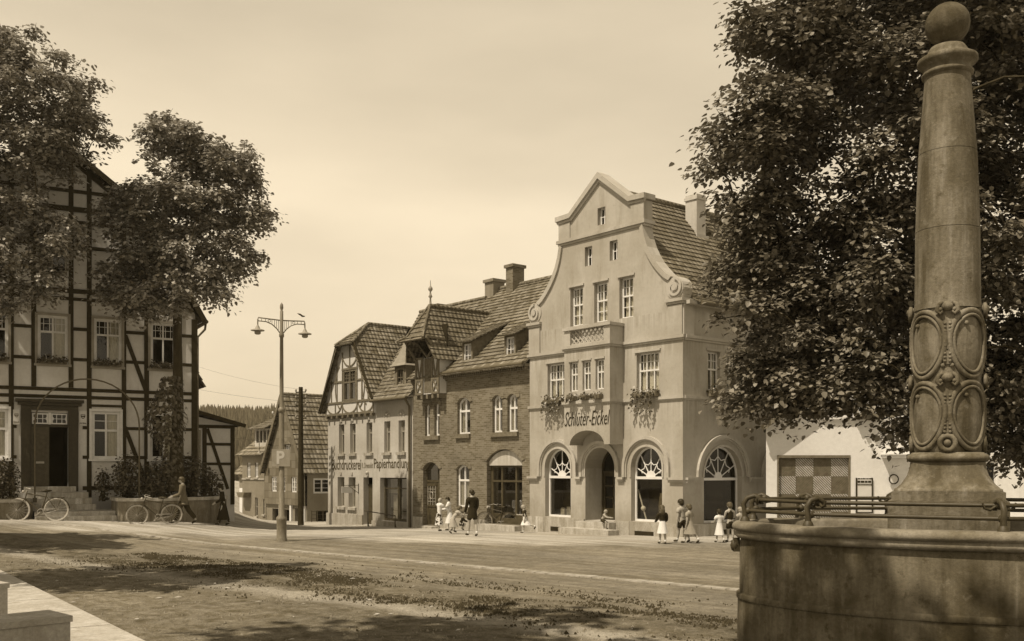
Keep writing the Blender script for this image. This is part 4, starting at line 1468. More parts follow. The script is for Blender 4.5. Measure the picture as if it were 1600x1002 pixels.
    # braces under the overhanging roof
    for u in (5.46, 7.12): m.bar(fd.P(u, .03, 6.9), B.P(u, .98, 7.72), .09); m.bar(fd.P(u, -.3, 7.72), B.P(u, 1.0, 7.76), .09)
    m.bar(B.P(5.4, .98, 7.74), B.P(7.2, .98, 7.74), .10)
    m.bar(fd.P(6.3, .0, 7.0), fd.P(5.5, .0, 7.7), .08); m.bar(fd.P(6.3, .0, 7.0), fd.P(7.1, .0, 7.7), .08)
    m.bar(B.P(6.3, .3, 7.75), B.P(6.3, 1.25, 7.75), .10)
    m.build('timber_frame', M['timber_brown'], tu)
    m = MB(); m.box(fd, 5.99, 6.57, -.09, -.03, 5.46, 6.96)
    for i in range(5): m.box(fd, 6.0 + i * .114, 6.1 + i * .114, -.03, -.012, 5.47, 6.95)
    m.build('hatch', M['timber_brown'], tu)
    m = MB(); m.box(fd, 5.45, 7.13, -.45, -.42, 6.98, 8.4); m.build('room_interior', M['interior'], tu)
    rr = MB()
    uc = 6.29
    L = lambda u, d, z: B.P(u, d, z)
    sl = lambda u: 9.2 - abs(u - uc) * 2.2
    for sg in (1, -1):
        rr.roof([L(uc + sg * 1.08, .75, sl(uc + 1.08)), L(uc + sg * 1.08, -.55, sl(uc + 1.08)), L(uc + sg * .001, -3.1, 9.2), L(uc + sg * .001, .28, 9.2), L(uc + sg * .60, 1.0, sl(uc + .60)), L(uc + sg * .78, .95, sl(uc + .78))], .24, .038)
    rr.roof([L(uc - .62, 1.02, sl(uc + .62) - .03), L(uc + .62, 1.02, sl(uc + .62) - .03), L(uc, .26, 9.2)], .24, .038)
    # bell-cast skirt of the front hip
    rr.roof([L(uc - .98, 1.30, 7.62), L(uc + .98, 1.30, 7.62), L(uc + .64, 1.02, sl(uc + .62)), L(uc - .64, 1.02, sl(uc + .62))], .24, .038)
    for sg in (1, -1):
        rr.tube([L(uc + sg * .98, 1.30, 7.68), L(uc + sg * .62, 1.02, sl(uc + .62) + .04), L(uc, .26, 9.26)], .06, 6)
    rr.tube([L(uc, .26, 9.24), L(uc, -3.1, 9.24)], .085, 8)
    tr = rr.build('turret_roof', M['tile_new'], tu)
    m = MB()
    m.lathe(L(uc, .22, 9.2), [(.09, 0), (.05, .12), (.035, .35), (.09, .42), (.05, .5), (.03, .62), (.10, .72), (.09, .8), (.025, .88), (.012, 1.12)], 10)
    m.build('finial', M['tin'], tr)
    return H


BH = brick_house()


# ------------------------------------------------------------------ printing shop
def print_house():
    F = PR
    H = thing('printing_shop_house', 'cream printing shop with lettering across its front and a half-timbered gable', 'house', tuple(F.o))
    up = [rect(c - .26, c + .26, 2.96, 4.40) for c in (6.25, 5.18, 3.66, 2.10, .90)]
    lo = [rect(5.98, 6.64, .34, 1.80), rect(4.92, 5.58, .34, 1.80)]
    door = rect(3.38, 4.20, -.44, 1.80)
    shop = rect(.50, 2.72, -.20, 1.80)
    w = MB()
    w.wall(F, rect(0, 7.6, -1.6, 5.55), up + lo + [door, shop], 0, .3)
    w.poly([F.P(7.6, d, z) for d, z in ((0, -1.6), (-8.6, -1.6), (-8.6, 5.5), (0, 5.5))])
    w.poly([F.P(u, -8.6, z) for u, z in ((0, -1.6), (7.6, -1.6), (7.6, 5.5), (0, 5.5))])
    w.build('wall', M['plaster_print'], H)
    boxes(F, 'sill', 'stone_plinth', H, [(h[0][0] - .1, h[1][0] + .1, -.05, .10, h[0][1] - .13, h[0][1] - .002) for h in up + lo])
    t = MB()
    for h in up[:3] + lo: uc = (h[0][0] + h[1][0]) / 2; t.box(F, uc - .07, uc + .07, .002, .05, h[2][1] + .12, h[2][1] + .24)
    for c in (2.10, .90):
        A = [(c + .24 * math.cos(PI * i / 12), 4.62 + .26 * math.sin(PI * i / 12)) for i in range(13)]
        I = [(c + .19 * math.cos(PI * i / 12), 4.62 + .21 * math.sin(PI * i / 12)) for i in range(13)]
        t.strip(F, I, A, .002, .04); t.ball(F.P(c, .03, 4.70), .06, 8)
    t.ball(F.P(3.78, .05, 2.02), .09, 8); t.box(F, 3.7, 3.86, .002, .08, 1.86, 1.98)
    t.box(F, 0, 3.05, .002, .07, 5.30, 5.36); t.box(F, 0, 3.05, .002, .20, 5.40, 5.50)
    t.build('mouldings', M['trim_tan'], H)
    boxes(F, 'plinth', 'stone_plinth', H, [(0.3, 3.38, .002, .06, -1.6, -.22), (4.2, 7.66, .002, .07, -1.6, .0)])
    boxes(F, 'door_step', 'stone_step', H, [(3.2, 4.4, .072, .55, -1.6, -.46), (2.2, 5.2, .56, 1.0, -1.6, -.60)])
    room = MB()
    for h in up: window(H, F, h, -.17, 2, transom=.66, grid_top=(4, 2), frame='grey_paint', fw=.06, bar=.03, curtain='full', room=room)
    for h in lo: window(H, F, h, -.24, 2, transom=.6, frame='grey_paint', fw=.06, bar=.03, curtain='right', room=room)
    m = MB(); m.box(F, 3.40, 4.18, -.34, -.28, -.44, 1.40); m.box(F, 3.38, 4.2, -.35, -.26, 1.40, 1.46)
    for z0, z1 in ((-.3, .3), (.42, 1.28)): m.box(F, 3.52, 4.06, -.279, -.262, z0, z1)
    m.build('door', M['door_brown'], H)
    room.box(F, 3.36, 4.22, -.5, -.49, 1.4, 1.84)
    m = MB()
    for a, b in ((.5, .57), (1.42, 1.60), (2.64, 2.72)): m.box(F, a, b, -.34, -.24, -.2, 1.80)
    m.box(F, .57, 2.64, -.34, -.25, -.2, -.08); m.box(F, .57, 1.42, -.34, -.25, 1.28, 1.33); m.box(F, 1.60, 2.64, -.34, -.25, 1.28, 1.33); m.box(F, .57, 2.64, -.34, -.25, 1.74, 1.80)
    s_ = m.build('shop_front', M['door_brown'], H)
    m = MB(); m.poly([F.P(u, -.3, z) for u, z in rect(.55, 2.68, -.1, 1.76)]); m.build('pane', M['glass'], s_)
    m = MB(); m.box(F, 1.62, 2.1, -.55, -.5, -.1, .9); m.box(F, 2.15, 2.5, -.62, -.6, -.1, 1.0); m.box(F, .65, 1.1, -.5, -.48, -.1, .42); m.box(F, 1.62, 2.62, -.45, -.42, 1.08, 1.24)
    m.build('posters', M['sign_white'], s_)
    room.box(F, .4, 2.8, -1.3, -1.29, -.3, 1.9); room.box(F, .4, .42, -1.3, -.36, -.3, 1.9); room.box(F, 2.78, 2.8, -1.3, -.36, -.3, 1.9); room.box(F, .4, 2.8, -1.3, -.36, 1.9, 1.92); room.box(F, .4, 2.8, -1.3, -.36, -.32, -.3)
    room.build('room_interior', M['interior'], H)
    text_part('lettering', 'Buchdruckerei', F, 5.80, 2.42, 2.78, .52, M['letters_brown'], H, depth=.006, d=.003, bold=.012)
    text_part('lettering', 'R. Dreesoldt', F, 3.83, 2.37, .98, .26, M['letters_pale'], H, depth=.006, d=.003, bold=.01)
    text_part('lettering', 'Papierhandlung', F, 1.74, 2.39, 3.02, .60, M['letters_brown'], H, depth=.006, d=.003, bold=.012)
    # half-timbered gable
    g = MB(); G = F.moved(d=.12)
    gp = [(3.05, 4.84), (7.6, 4.84), (7.6, 5.5), (6.1, 8.2), (4.62, 8.2), (3.05, 5.5)]
    gh = rect(4.62, 5.86, 5.52, 7.0)
    g.wall(G, gp, [gh], 0, .1)
    g.poly([F.P(u, d, 4.84) for u, d in ((3.05, 0), (3.05, .12), (7.6, .12), (7.6, 0))])
    for u in (3.05, 7.6): g.poly([F.P(u, d, z) for d, z in ((0, 4.84), (.12, 4.84), (.12, 5.5), (0, 5.5))])
    ga = g.build('gable', M['plaster_cream'], H)
    m = MB()
    def lin(a, b, w=.07, dd=.02): m.bar(G.P(a[0], dd, a[1]), G.P(b[0], dd, b[1]), .05, w, up=tuple(F.N)) 
    def hbar(u0, u1, z, w=.08): m.box(G, u0, u1, .002, .04, z - w / 2, z + w / 2)
    def vbar(u, z0, z1, w=.07): m.box(G, u - w / 2, u + w / 2, .002, .035, z0, z1)
    hbar(3.05, 7.6, 4.88, .1); hbar(3.05, 7.6, 5.46, .09); hbar(3.62, 4.55, 6.48); hbar(5.93, 7.05, 6.48); hbar(4.5, 5.98, 7.06, .1)
    for u in (3.1, 3.85, 4.55, 5.93, 6.62, 7.55): vbar(u, 4.93, 5.41)
    for u in (3.55, 4.12): vbar(u, 5.5, 5.5 + min(2.6, (u - 3.1) * 1.72))
    for u in (4.55, 5.93): vbar(u, 5.5, 7.9 if u > 5 else 7.9)
    for u in (6.45, 7.0): vbar(u, 5.5, 5.5 + (7.6 - u) * 1.78)
    vbar(5.24, 7.1, 8.2)
    def arc(cu, cz, r, a0, a1, rz=None, n=12):
        rz = rz or r
        A = [R(a0 + (a1 - a0) * i / n) for i in range(n + 1)]
        m.strip(G, [(cu + (r - .035) * math.cos(a), cz + (rz - .035) * math.sin(a)) for a in A], [(cu + (r + .035) * math.cos(a), cz + (rz + .035) * math.sin(a)) for a in A], .002, .03)
    arc(5.24, 7.9, .72, 180, 360, .72); arc(5.24, 5.46, .72, 180, 360, .55); arc(3.75, 5.46, .7, 180, 360, .55); arc(6.75, 5.46, .75, 180, 360, .55)
    arc(6.0, 6.2, .62, -70, 70, 1.1); arc(4.5, 6.2, .62, 110, 250, 1.1); arc(3.5, 6.2, .6, -70, 60, 1.0)
    for k in range(9): m.box(F, 3.15 + k * .53, 3.27 + k * .53, .002, .19, 4.70, 4.83)
    m.build('timber_frame', M['timber_brown'], ga)
    # barge boards
    m = MB()
    for pts in ([(7.86, 5.0), (6.12, 8.24)], [(6.16, 8.24), (4.56, 8.24)], [(4.60, 8.24), (2.95, 5.45)]):
        (a, za), (b, zb) = pts
        m.bar(F.P(a, .34, za), F.P(b, .34, zb), .07, .20, up=tuple(F.N)) if abs(za - zb) < .1 else m.bar(F.P(a, .34, za), F.P(b, .34, zb), .20, .07, up=tuple(F.N))
    m.build('barge_board', M['timber'], ga)
    # window of the gable
    window(ga, G, gh, -.06, 2, transom=.62, grid_top=(6, 3), frame='grey_paint', fw=.09, bar=.05, curtain=None) if False else None
    q = MB()
    q.strip(G, rect(4.72, 5.76, 5.6, 6.92) + [(4.72, 5.6)], gh + gh[:1], -.08, .02)
    q.box(G, 5.2, 5.28, -.08, .012, 5.6, 6.92); q.box(G, 4.72, 5.76, -.08, .008, 6.38, 6.45)
    for u in (4.88, 5.04, 5.42, 5.6): q.box(G, u - .012, u + .012, -.07, -.02, 6.45, 6.92)
    for z in (6.6, 6.76): q.box(G, 4.72, 5.76, -.07, -.025, z - .012, z + .012)
    gw = q.build('gable_window', M['timber_brown'], ga)
    q = MB(); q.poly([G.P(u, -.06, z) for u, z in rect(4.72, 5.76, 5.6, 6.92)]); q.build('pane', M['glass'], gw)
    q = MB(); q.box(G, 4.6, 5.88, -.5, -.49, 5.5, 7.0); q.build('room_interior', M['interior'], gw)
    # roofs
    rr = MB()
    rz = 9.3; ur = 5.33
    z2 = lambda d: 5.5 + (.2 - d) * 1.1
    # right slope of the cross gable, its verge and the valley
    rr.roof([F.P(2.92, .42, 5.36), F.P(2.92, .10, 5.36), F.P(ur, -3.3, rz), F.P(ur, -.95, rz), F.P(4.58, .42, 8.2)], .25, .038)
    rr.roof([F.P(7.90, .42, 5.0), F.P(7.90, -5.6, 5.0), F.P(ur, -5.6, rz), F.P(ur, -.95, rz), F.P(6.10, .42, 8.2)], .25, .038)
    rr.roof([F.P(6.16, .46, 8.18), F.P(4.52, .46, 8.18), F.P(ur, -.95, rz)], .25, .038)
    rr.tube([F.P(ur, -.95, rz + .04), F.P(ur, -5.6, rz + .04)], .1, 8)
    for a in (4.54, 6.14): rr.tube([F.P(a, .44, 8.24), F.P(ur, -.95, rz + .04)], .085, 6)
    # street-side roof right of it and the back
    rr.roof([F.P(-.05, .30, z2(.30)), F.P(2.98, .30, z2(.30)), F.P(5.4, -4.1, z2(-4.1)), F.P(-.05, -4.1, z2(-4.1))], .25, .038)
    rr.roof([F.P(-.05, -8.8, 5.4), F.P(5.4, -8.8, 5.4), F.P(5.4, -4.1, z2(-4.1)), F.P(-.05, -4.1, z2(-4.1))], .25, .038)
    rr.tube([F.P(-.05, -4.1, z2(-4.1) + .03), F.P(5.4, -4.1, z2(-4.1) + .03)], .1, 8)
    rf = rr.build('roof', M['tile_old'], H)
    g = MB(); g.tube([F.P(-.0, .36, 5.36), F.P(3.0, .36, 5.36)], .075, 8); g.tube([F.P(.1, .36, 5.3), F.P(.12, .12, 5.0), F.P(.12, .1, -.5), F.P(.25, .3, -.6)], .055, 8)
    g.build('drain_pipe', M['zinc_pipe'], H)
    # bell-roofed dormer
    m = MB(); fd = F.moved(d=-.3); hole = rect(1.16, 1.78, 5.98, 6.82)
    m.wall(fd, rect(1.0, 1.94, 5.75, 6.95), [hole], 0, .08)
    for u in (1.0, 1.94): m.poly([F.P(u, -.3, 5.75), F.P(u, -.3, 6.95), F.P(u, -1.8, 6.95), F.P(u, -1.8, 7.3)])
    m.box(fd, 1.16, 1.78, -.3, -.29, 5.98, 6.82)
    dm = m.build('dormer', M['slate'], rf)
    q = MB(); q.strip(fd, rect(1.23, 1.71, 6.05, 6.75) + [(1.23, 6.05)], hole + hole[:1], -.07, .02); q.box(fd, 1.23, 1.71, -.06, -.02, 6.38, 6.41)
    q.box(fd, 1.455, 1.485, -.06, -.02, 6.05, 6.75)
    q.build('dormer_window', M['timber_brown'], rf)
    q = MB()
    lv = [(-.0, 6.92, .62), (.1, 7.05, .52), (.25, 7.4, .34), (.42, 7.85, .2), (.55, 8.3, .05)]
    ring = [[F.P(1.47 - r, -.12 - s, z), F.P(1.47 + r, -.12 - s, z), F.P(1.47 + r, -2.4, z), F.P(1.47 - r, -2.4, z)] for s, z, r in lv]
    vs = [p for r_ in ring for p in r_]
    q.add(vs, [(4 * i + k, 4 * i + (k + 1) % 4, 4 * i + 4 + (k + 1) % 4, 4 * i + 4 + k) for i in range(4) for k in range(4)] + [(3, 2, 1, 0), (16, 17, 18, 19)])
    q.build('dormer_roof', M['tin'], rf)
    c = MB(); fc = F.moved(d=-4.2); c.box(fc, 3.6, 4.2, -.3, .3, 9.6, 10.45); c.box(fc, 3.54, 4.26, -.36, .36, 10.3, 10.38); c.build('chimney', M['brick'], rf)
    return H


PH = print_house()
# bracket sign and rail at the printing shop
t = thing('hanging_sign', 'small pale hanging sign on an iron bracket beside the printing shop windows', 'sign', tuple(PR.P(4.75, 0, 1.3)))
m = MB(); m.bar(PR.P(4.62, .02, 1.0), PR.P(4.62, .02, 1.5), .03); m.bar(PR.P(4.62, .03, 1.42), PR.P(4.66, .95, 1.42), .025); m.bar(PR.P(4.62, .03, 1.05), PR.P(4.64, .55, 1.40), .02); m.build('bracket', M['iron'], t)
m = MB(); m.box(PR, 4.635, 4.665, .35, .92, 1.06, 1.36); m.build('panel', M['sign_white'], t)
t = thing('hand_rail', 'low dark iron rail in front of the printing shop window', 'rail', tuple(PR.P(1.6, .5, -.3)))
m = MB(); m.tube([PR.P(3.3, .5, .25), PR.P(.5, .6, .12)], .025, 6); m.build('bar', M['iron'], t)
for u in (2.9, .6):
    m = MB(); m.tube([PR.P(u, .55, .2 if u > 1 else .12), PR.P(u, .55, -.55)], .025, 6); m.tube([PR.P(u, .55, -.2), PR.P(u - .2, .6, -.5)], .02, 5); m.build('post', M['iron'], t)
# ------------------------------------------------------------------ half-timbered house on the left
L = Fr((-13.5726, 42.5), (-.8749, -.4843), (.4843, -.8749))
W_ = 11.25; ZB = 1.05


def timber_house():
    H = thing('half_timbered_house', 'big three-storey half-timbered house with black beams and pale infill behind the planter walls', 'house', (L.o.x, L.o.y, .2))
    mirr = lambda h: [(W_ - h[1][0], h[0][1]), (W_ - h[0][0], h[0][1]), (W_ - h[0][0], h[2][1]), (W_ - h[1][0], h[2][1])]
    gw = [rect(.74, 1.84, 2.62, 4.56), rect(3.02, 4.10, 2.62, 4.56)]
    gw += [mirr(gw[1]), mirr(gw[0])]
    uw = [rect(.80, 1.82, 6.42, 8.36), rect(2.96, 4.02, 6.42, 8.36), rect(5.0, 6.1, 6.42, 8.36)]
    uw += [rect(7.15, 8.2, 6.42, 8.36), rect(9.4, 10.4, 6.42, 8.36)]
    aw = [rect(5.02, 6.12, 10.0, 11.6), rect(7.3, 8.2, 10.0, 11.6)]
    door = rect(4.99, 6.33, 1.5, 4.46)
    out = [(0, -.4), (W_, -.4), (W_, 8.8), (9.0, 12.9), (5.62, 15.4), (2.25, 12.9), (0, 8.8)]
    w = MB(); w.wall(L, out, gw + uw + aw + [door], 0, .16)
    for u in (0, W_): w.poly([L.P(u, d, z) for d, z in ((0, -.4), (-14, -.4), (-14, 8.8), (0, 8.8))])
    w.poly([L.P(u, -14, z) for u, z in out])
    w.build('wall', M['plaster_infill'], H)
    m = MB()
    posts = [(.02, .26), (.66, .2), (1.95, .24), (2.86, .2), (4.2, .22), (6.80 if False else 4.52, .0), (7.04, .22), (8.35, .2), (9.3, .2), (10.5, .2), (11.2, .26)]
    def post(u, wd, z0, z1): m.box(L, u - wd / 2, u + wd / 2, .003, .04, z0, z1)
    holes = gw + uw + aw + [rect(4.55, 6.75, 1.2, 4.95)]
    def solid(a, b, z0, z1, d1=.036):
        """beam cut where windows stand"""
        cuts = sorted([(h[0][0] - .1, h[1][0] + .1) for h in holes if h[0][1] - .12 < (z0 + z1) / 2 < h[2][1] + .06 and h[1][0] > a and h[0][0] < b])
        x = a
        for c0, c1 in cuts:
            if c0 > x: m.box(L, x, min(c0, b), .003, d1, z0, z1)
            x = max(x, c1)
        if x < b: m.box(L, x, b, .003, d1, z0, z1)
    for u, wd in ((.03, .30), (.64, .21), (1.98, .23), (2.87, .21), (4.20, .22), (4.88, .22), (6.24, .22), (7.04, .22), (8.34, .22), (9.28, .22), (10.6, .22), (11.2, .28)):
        lo = 5.49 if u in (4.88, 6.24) else ZB
        hi = 8.6 if u < .3 or u > 11 else min(9.0 if u < 1 else 20, 8.8 + u * 1.7 if u < 2.4 else (W_ - u) * 1.7 + 8.6 if u > 8.8 else 15.4 - abs(u - 5.62) * .74)
        post(u, wd * .82, lo, hi)
    post(4.36, .26, ZB, 1.5) if False else None
    for z, t in ((5.41, .17), (5.11, .16), (7.87, .16), (6.64, .16), (9.40, .22), (9.08, .16), (3.88, .15), (2.68, .16), (1.42, .2), (11.2, .17), (12.2, .17), (12.72, .26), (13.45, .17)):
        half = 0 if z < 8.8 else ((z - 8.8) / 1.82 if z < 12.9 else 2.25 + (z - 12.9) / .74)
        solid(max(0.02, half), W_ - max(0.02, half), z - t * .41, z + t * .41)
    m.box(L, .02, W_, .003, .037, 4.78, 4.88) if False else [m.box(L, a - .12, b + .12, .003, .034, 4.74, 4.84) for a, b in ((.74, 1.84), (3.02, 4.10), (7.15, 8.23))]
    def br(a, b, w=.16): m.bar(L.P(a[0], .02, a[1]), L.P(b[0], .02, b[1]), .045, w, up=tuple(L.N)) if False else m.bar(L.P(a[0], .02, a[1]), L.P(b[0], .02, b[1]), w, .045, up=tuple(L.N))
    br((2.82, 7.75), (2.0, 5.45)); br((2.84, 3.95), (2.1, 1.9)); br((8.4, 7.75), (9.2, 5.45)); br((8.4, 3.95), (9.2, 1.9)); br((6.95, 9.45), (6.35, 11.3)) if False else None
    br((2.84, 9.5), (1.4, 11.2)); br((2.2, 12.8), (.1, 8.9), .24); br((W_ - 2.2, 12.8), (W_ - .1, 8.9), .24)
    br((2.25, 12.8), (5.62, 15.28), .24); br((W_ - 2.25, 12.8), (5.62, 15.28), .24)
    m.build('timber_frame', M['timber'], H)
    room = MB()
    for h in gw:
        wd = window(H, L, h, -.05, 2, transom=.60, rows=(.80,), fw=.11, bar=.05, curtain='left' if h[0][0] < 5 else 'sides', room=room)
        t = MB(); t.box(L, h[0][0] - .10, h[1][0] + .10, .003, .06, h[2][1] + .002, h[2][1] + .10)
        for u in (h[0][0] - .10, h[1][0] + .002): t.box(L, u, u + .098, .003, .05, h[0][1], h[2][1])
        t.box(L, h[0][0] - .13, h[1][0] + .13, .003, .09, h[0][1] - .10, h[0][1] - .002)
        t.build('surround', M['white_paint'], wd)
    for i, h in enumerate(uw):
        wd = window(H, L, h, -.05, 2, transom=.66, grid_top=(5, 2), fw=.11, bar=.045, curtain='left' if i in (1, 2) else None, room=room)
        t = MB(); t.box(L, h[0][0] - .10, h[1][0] + .10, .003, .06, h[2][1] + .002, h[2][1] + .10)
        for u in (h[0][0] - .10, h[1][0] + .002): t.box(L, u, u + .098, .003, .05, h[0][1], h[2][1])
        t.box(L, h[0][0] - .13, h[1][0] + .13, .003, .09, h[0][1] - .10, h[0][1] - .002)
        t.build('surround', M['grey_paint'], wd)
    for h in aw: window(H, L, h, -.05, 2, transom=.62, fw=.08, bar=.04, frame='grey_paint', room=room)
    # doorway
    m = MB()
    m.box(L, 4.62, 4.99, .003, .14, 1.3, 4.55); m.box(L, 6.33, 6.70, .003, .14, 1.3, 4.55); m.box(L, 4.62, 6.70, .003, .15, 4.55, 4.74)
    m.box(L, 4.50, 6.82, .003, .24, 4.74, 4.86); m.box(L, 4.42, 6.90, .003, .32, 4.862, 4.98)
    for u in (4.68, 6.39): m.box(L, u, u + .25, .142, .17, 1.6, 4.4)
    m.build('door_surround', M['door_dark'], H)
    m = MB()
    m.box(L, 4.99, 6.33, -.12, .0, 3.88, 3.98)
    dl = m.build('transom', M['door_dark'], H)
    m = MB()
    for a, b in ((5.02, 5.60), (5.72, 6.30)):
        m.strip(L, rect(a + .05, b - .05, 4.05, 4.38) + [(a + .05, 4.05)], rect(a, b, 4.0, 4.43) + [(a, 4.0)], -.09, -.02)
        for i in (1, 2): m.box(L, a + (b - a) * i / 3 - .012, a + (b - a) * i / 3 + .012, -.08, -.03, 4.05, 4.38)
        m.box(L, a + .05, b - .05, -.08, -.03, 4.205, 4.225)
        m.tube([L.P((a + b) / 2 + (b - a - .1) * .5 * x, -.03, 4.215 + .15 * y) for x, y in ((-1, .4), (-.86, 0), (-1, -.4))], .018, 5); m.tube([L.P((a + b) / 2 + (b - a - .1) * .5 * x, -.03, 4.215 + .15 * y) for x, y in ((1, .4), (.86, 0), (1, -.4))], .018, 5)
    m.box(L, 5.61, 5.71, -.09, .0, 3.99, 4.45)
    tw = m.build('fanlight', M['white_paint'], dl)
    m = MB(); m.poly([L.P(u, -.06, z) for u, z in rect(5.03, 6.29, 4.02, 4.42)]); m.build('pane', M['glass'], tw)
    m = MB(); m.box(L, 5.68, 6.33, -.10, -.03, 1.52, 3.88)
    for z0, z1 in ((1.62, 2.1), (2.25, 3.7)): m.strip(L, rect(5.82, 6.2, z0 + .05, z1 - .05) + [(5.82, z0 + .05)], rect(5.77, 6.25, z0, z1) + [(5.77, z0)], -.029, -.005)
    dd = m.build('door', M['door_brown'], H)
    m = MB(); m.box(L, 5.86, 6.16, -.028, -.01, 2.42, 2.50); m.build('letter_plate', M['chrome'], dd)
    # hall behind the open leaf
    room.box(L, 4.9, 6.4, -2.5, -2.49, 1.4, 4.6); room.box(L, 4.9, 4.95, -2.5, -.17, 1.4, 4.6); room.box(L, 6.35, 6.4, -2.5, -.17, 1.4, 4.6); room.box(L, 4.9, 6.4, -2.5, -.17, 1.4, 1.45); room.box(L, 4.9, 6.4, -2.5, -.17, 4.55, 4.6)
    room.build('room_interior', M['interior'], H)
    m = MB(); m.box(L, 4.72, 6.6, -.16, .28, 1.28, 1.5); m.build('door_step', M['stone_step'], H)
    # roof
    rr = MB()
    for sg in (0, 1):
        f = (lambda u: u) if not sg else (lambda u: W_ - u)
        rr.roof([L.P(f(-.34), .35, 8.55), L.P(f(-.34), -14.3, 8.55), L.P(f(2.25), -14.3, 13.1), L.P(f(2.25), .35, 13.1)], .34, .05)
        rr.roof([L.P(f(2.25), .35, 13.1), L.P(f(2.25), -14.3, 13.1), L.P(5.625, -14.3, 15.62), L.P(5.625, .35, 15.62)], .34, .05)
    rf = rr.build('roof', M['tile_old'], H)
    m = MB()
    for a, b in (((-.34, 8.5), (2.25, 13.05)), ((2.25, 13.05), (5.625, 15.56)), ((W_ + .34, 8.5), (W_ - 2.25, 13.05)), ((W_ - 2.25, 13.05), (5.625, 15.56))):
        m.bar(L.P(a[0], .33, a[1]), L.P(b[0], .33, b[1]), .22, .06, up=tuple(L.N))
    m.build('barge_board', M['timber'], rf)
    m = MB(); m.tube([L.P(-.42, .3, 8.5), L.P(-.42, -14, 8.5)], .08, 8); m.tube([L.P(-.42, .1, 8.45), L.P(-.40, .05, 8.2), L.P(-.1, .0, 7.85), L.P(-.1, .0, 1.2)], .05, 8); m.build('drain_pipe', M['zinc_pipe'], H)
    # lean-to roof on the side wall
    m = MB(); m.roof([L.P(-.75, -1.6, 5.85), L.P(-.75, -7, 5.85), L.P(-.02, -7, 7.4), L.P(-.02, -1.6, 7.4)], .33, .05); m.build('side_roof', M['tile_old'], H)
    return H


TH = timber_house()
gB = 'flower boxes on the half-timbered house'
for i, (a, b, lab) in enumerate(((.84, 1.78, 'flower box at the upper window half hidden by the ivy-clad tree trunk'), (3.0, 3.98, 'bushy flower box at the upper window over the right of the doorway'), (5.05, 6.06, 'flower box with pale blooms at the upper window straight above the doorway'), (7.18, 8.16, 'flower box at the upper window behind the hanging boughs'))):
    flower_box(L, a, b, 6.42, .12, 260, lab, gB, d=.06, depth=.22)


def enamel_sign(u0, u1, z0, z1, label, words, pale):
    t = thing('town_sign', label, 'sign', tuple(L.P((u0 + u1) / 2, .04, z0)))
    m = MB(); m.box(L, u0, u1, .042, .07, z0, z1); m.build('panel', M['sign_white'], t)
    uc = (u0 + u1) / 2; zc = z0 + (z1 - z0) * .62; r = (u1 - u0) * .30
    sh = [(uc - r, zc + r * .95), (uc + r, zc + r * .95), (uc + r, zc - .1 * r), (uc + r * .6, zc - r * .8), (uc, zc - r * 1.15), (uc - r * .6, zc - r * .8), (uc - r, zc - .1 * r)]
    m = MB(); m.prism(L, sh, .0705, .076)
    q = m.build('shield', M['letters_pale' if pale else 'letters_dark'], t)
    m = MB(); m.box(L, uc - r * .72, uc + r * .72, .0765, .079, zc + .30 * r, zc + .62 * r); m.box(L, uc - r * .5, uc + r * .5, .0765, .079, zc - .62 * r, zc - .3 * r); m.build('shield_band', M['sign_white'], q)
    text_part('lettering', words, L, uc, z0 + (z1 - z0) * .17, (u1 - u0) * .86, (z1 - z0) * .13, M['letters_pale' if pale else 'letters_dark'], t, depth=.004, d=.071, bold=.02)


enamel_sign(4.30, 4.58, 3.96, 4.56, 'white enamel plate with a dark shield between the doorway and a window', 'Amt Büren', False)
enamel_sign(6.74, 6.98, 3.96, 4.54, 'white enamel plate with a faded shield between doorway and hanging boughs', 'Stadt', True)


# timbered lean-to at the side of the house
def annex():
    F = L.moved(d=-1.5)
    H = thing('timbered_lean_to', 'low timbered lean-to with a black sloping roof beside the half-timbered house', 'shed', tuple(F.P(-1, 0, 0)))
    w = MB(); w.wall(F, [(-.02, -.4), (-2.02, -.4), (-2.02, 4.18), (-.02, 4.6)], [rect(-.60, -.30, 2.0, 3.98)], 0, .1)
    w.poly([F.P(-2.02, d, z) for d, z in ((0, -.4), (0, 4.18), (-5, 4.18), (-5, -.4))])
    w.build('wall', M['plaster_infill'], H)
    m = MB()
    for u in (-.70, -1.93): m.box(F, u - .09, u + .09, .003, .04, .6, 4.1)
    for z in (3.31, 2.43): m.box(F, -1.84, -.79, .003, .035, z - .06, z + .06)
    m.box(F, -2.02, -.02, .003, .045, 4.02, 4.17)
    m.bar(F.P(-.82, .02, 4.0), F.P(-1.72, .02, 1.3), .14, .04, up=tuple(F.N))
    m.build('timber_frame', M['timber'], H)
    window(H, F, rect(-.60, -.30, 2.0, 3.98), -.05, 2, rows=(.33, .66), fw=.05, bar=.03, curtain='full')
    m = MB(); m.roof([F.P(-2.42, .45, 4.18), F.P(-2.42, -5.2, 4.18), F.P(-.0, -5.2, 4.86), F.P(-.0, .45, 4.86)], .4, .03)
    m.bar(F.P(-2.42, .45, 4.13), F.P(-.0, .45, 4.80), .16, .05, up=tuple(F.N))
    m.build('roof', M['timber'], H)


annex()

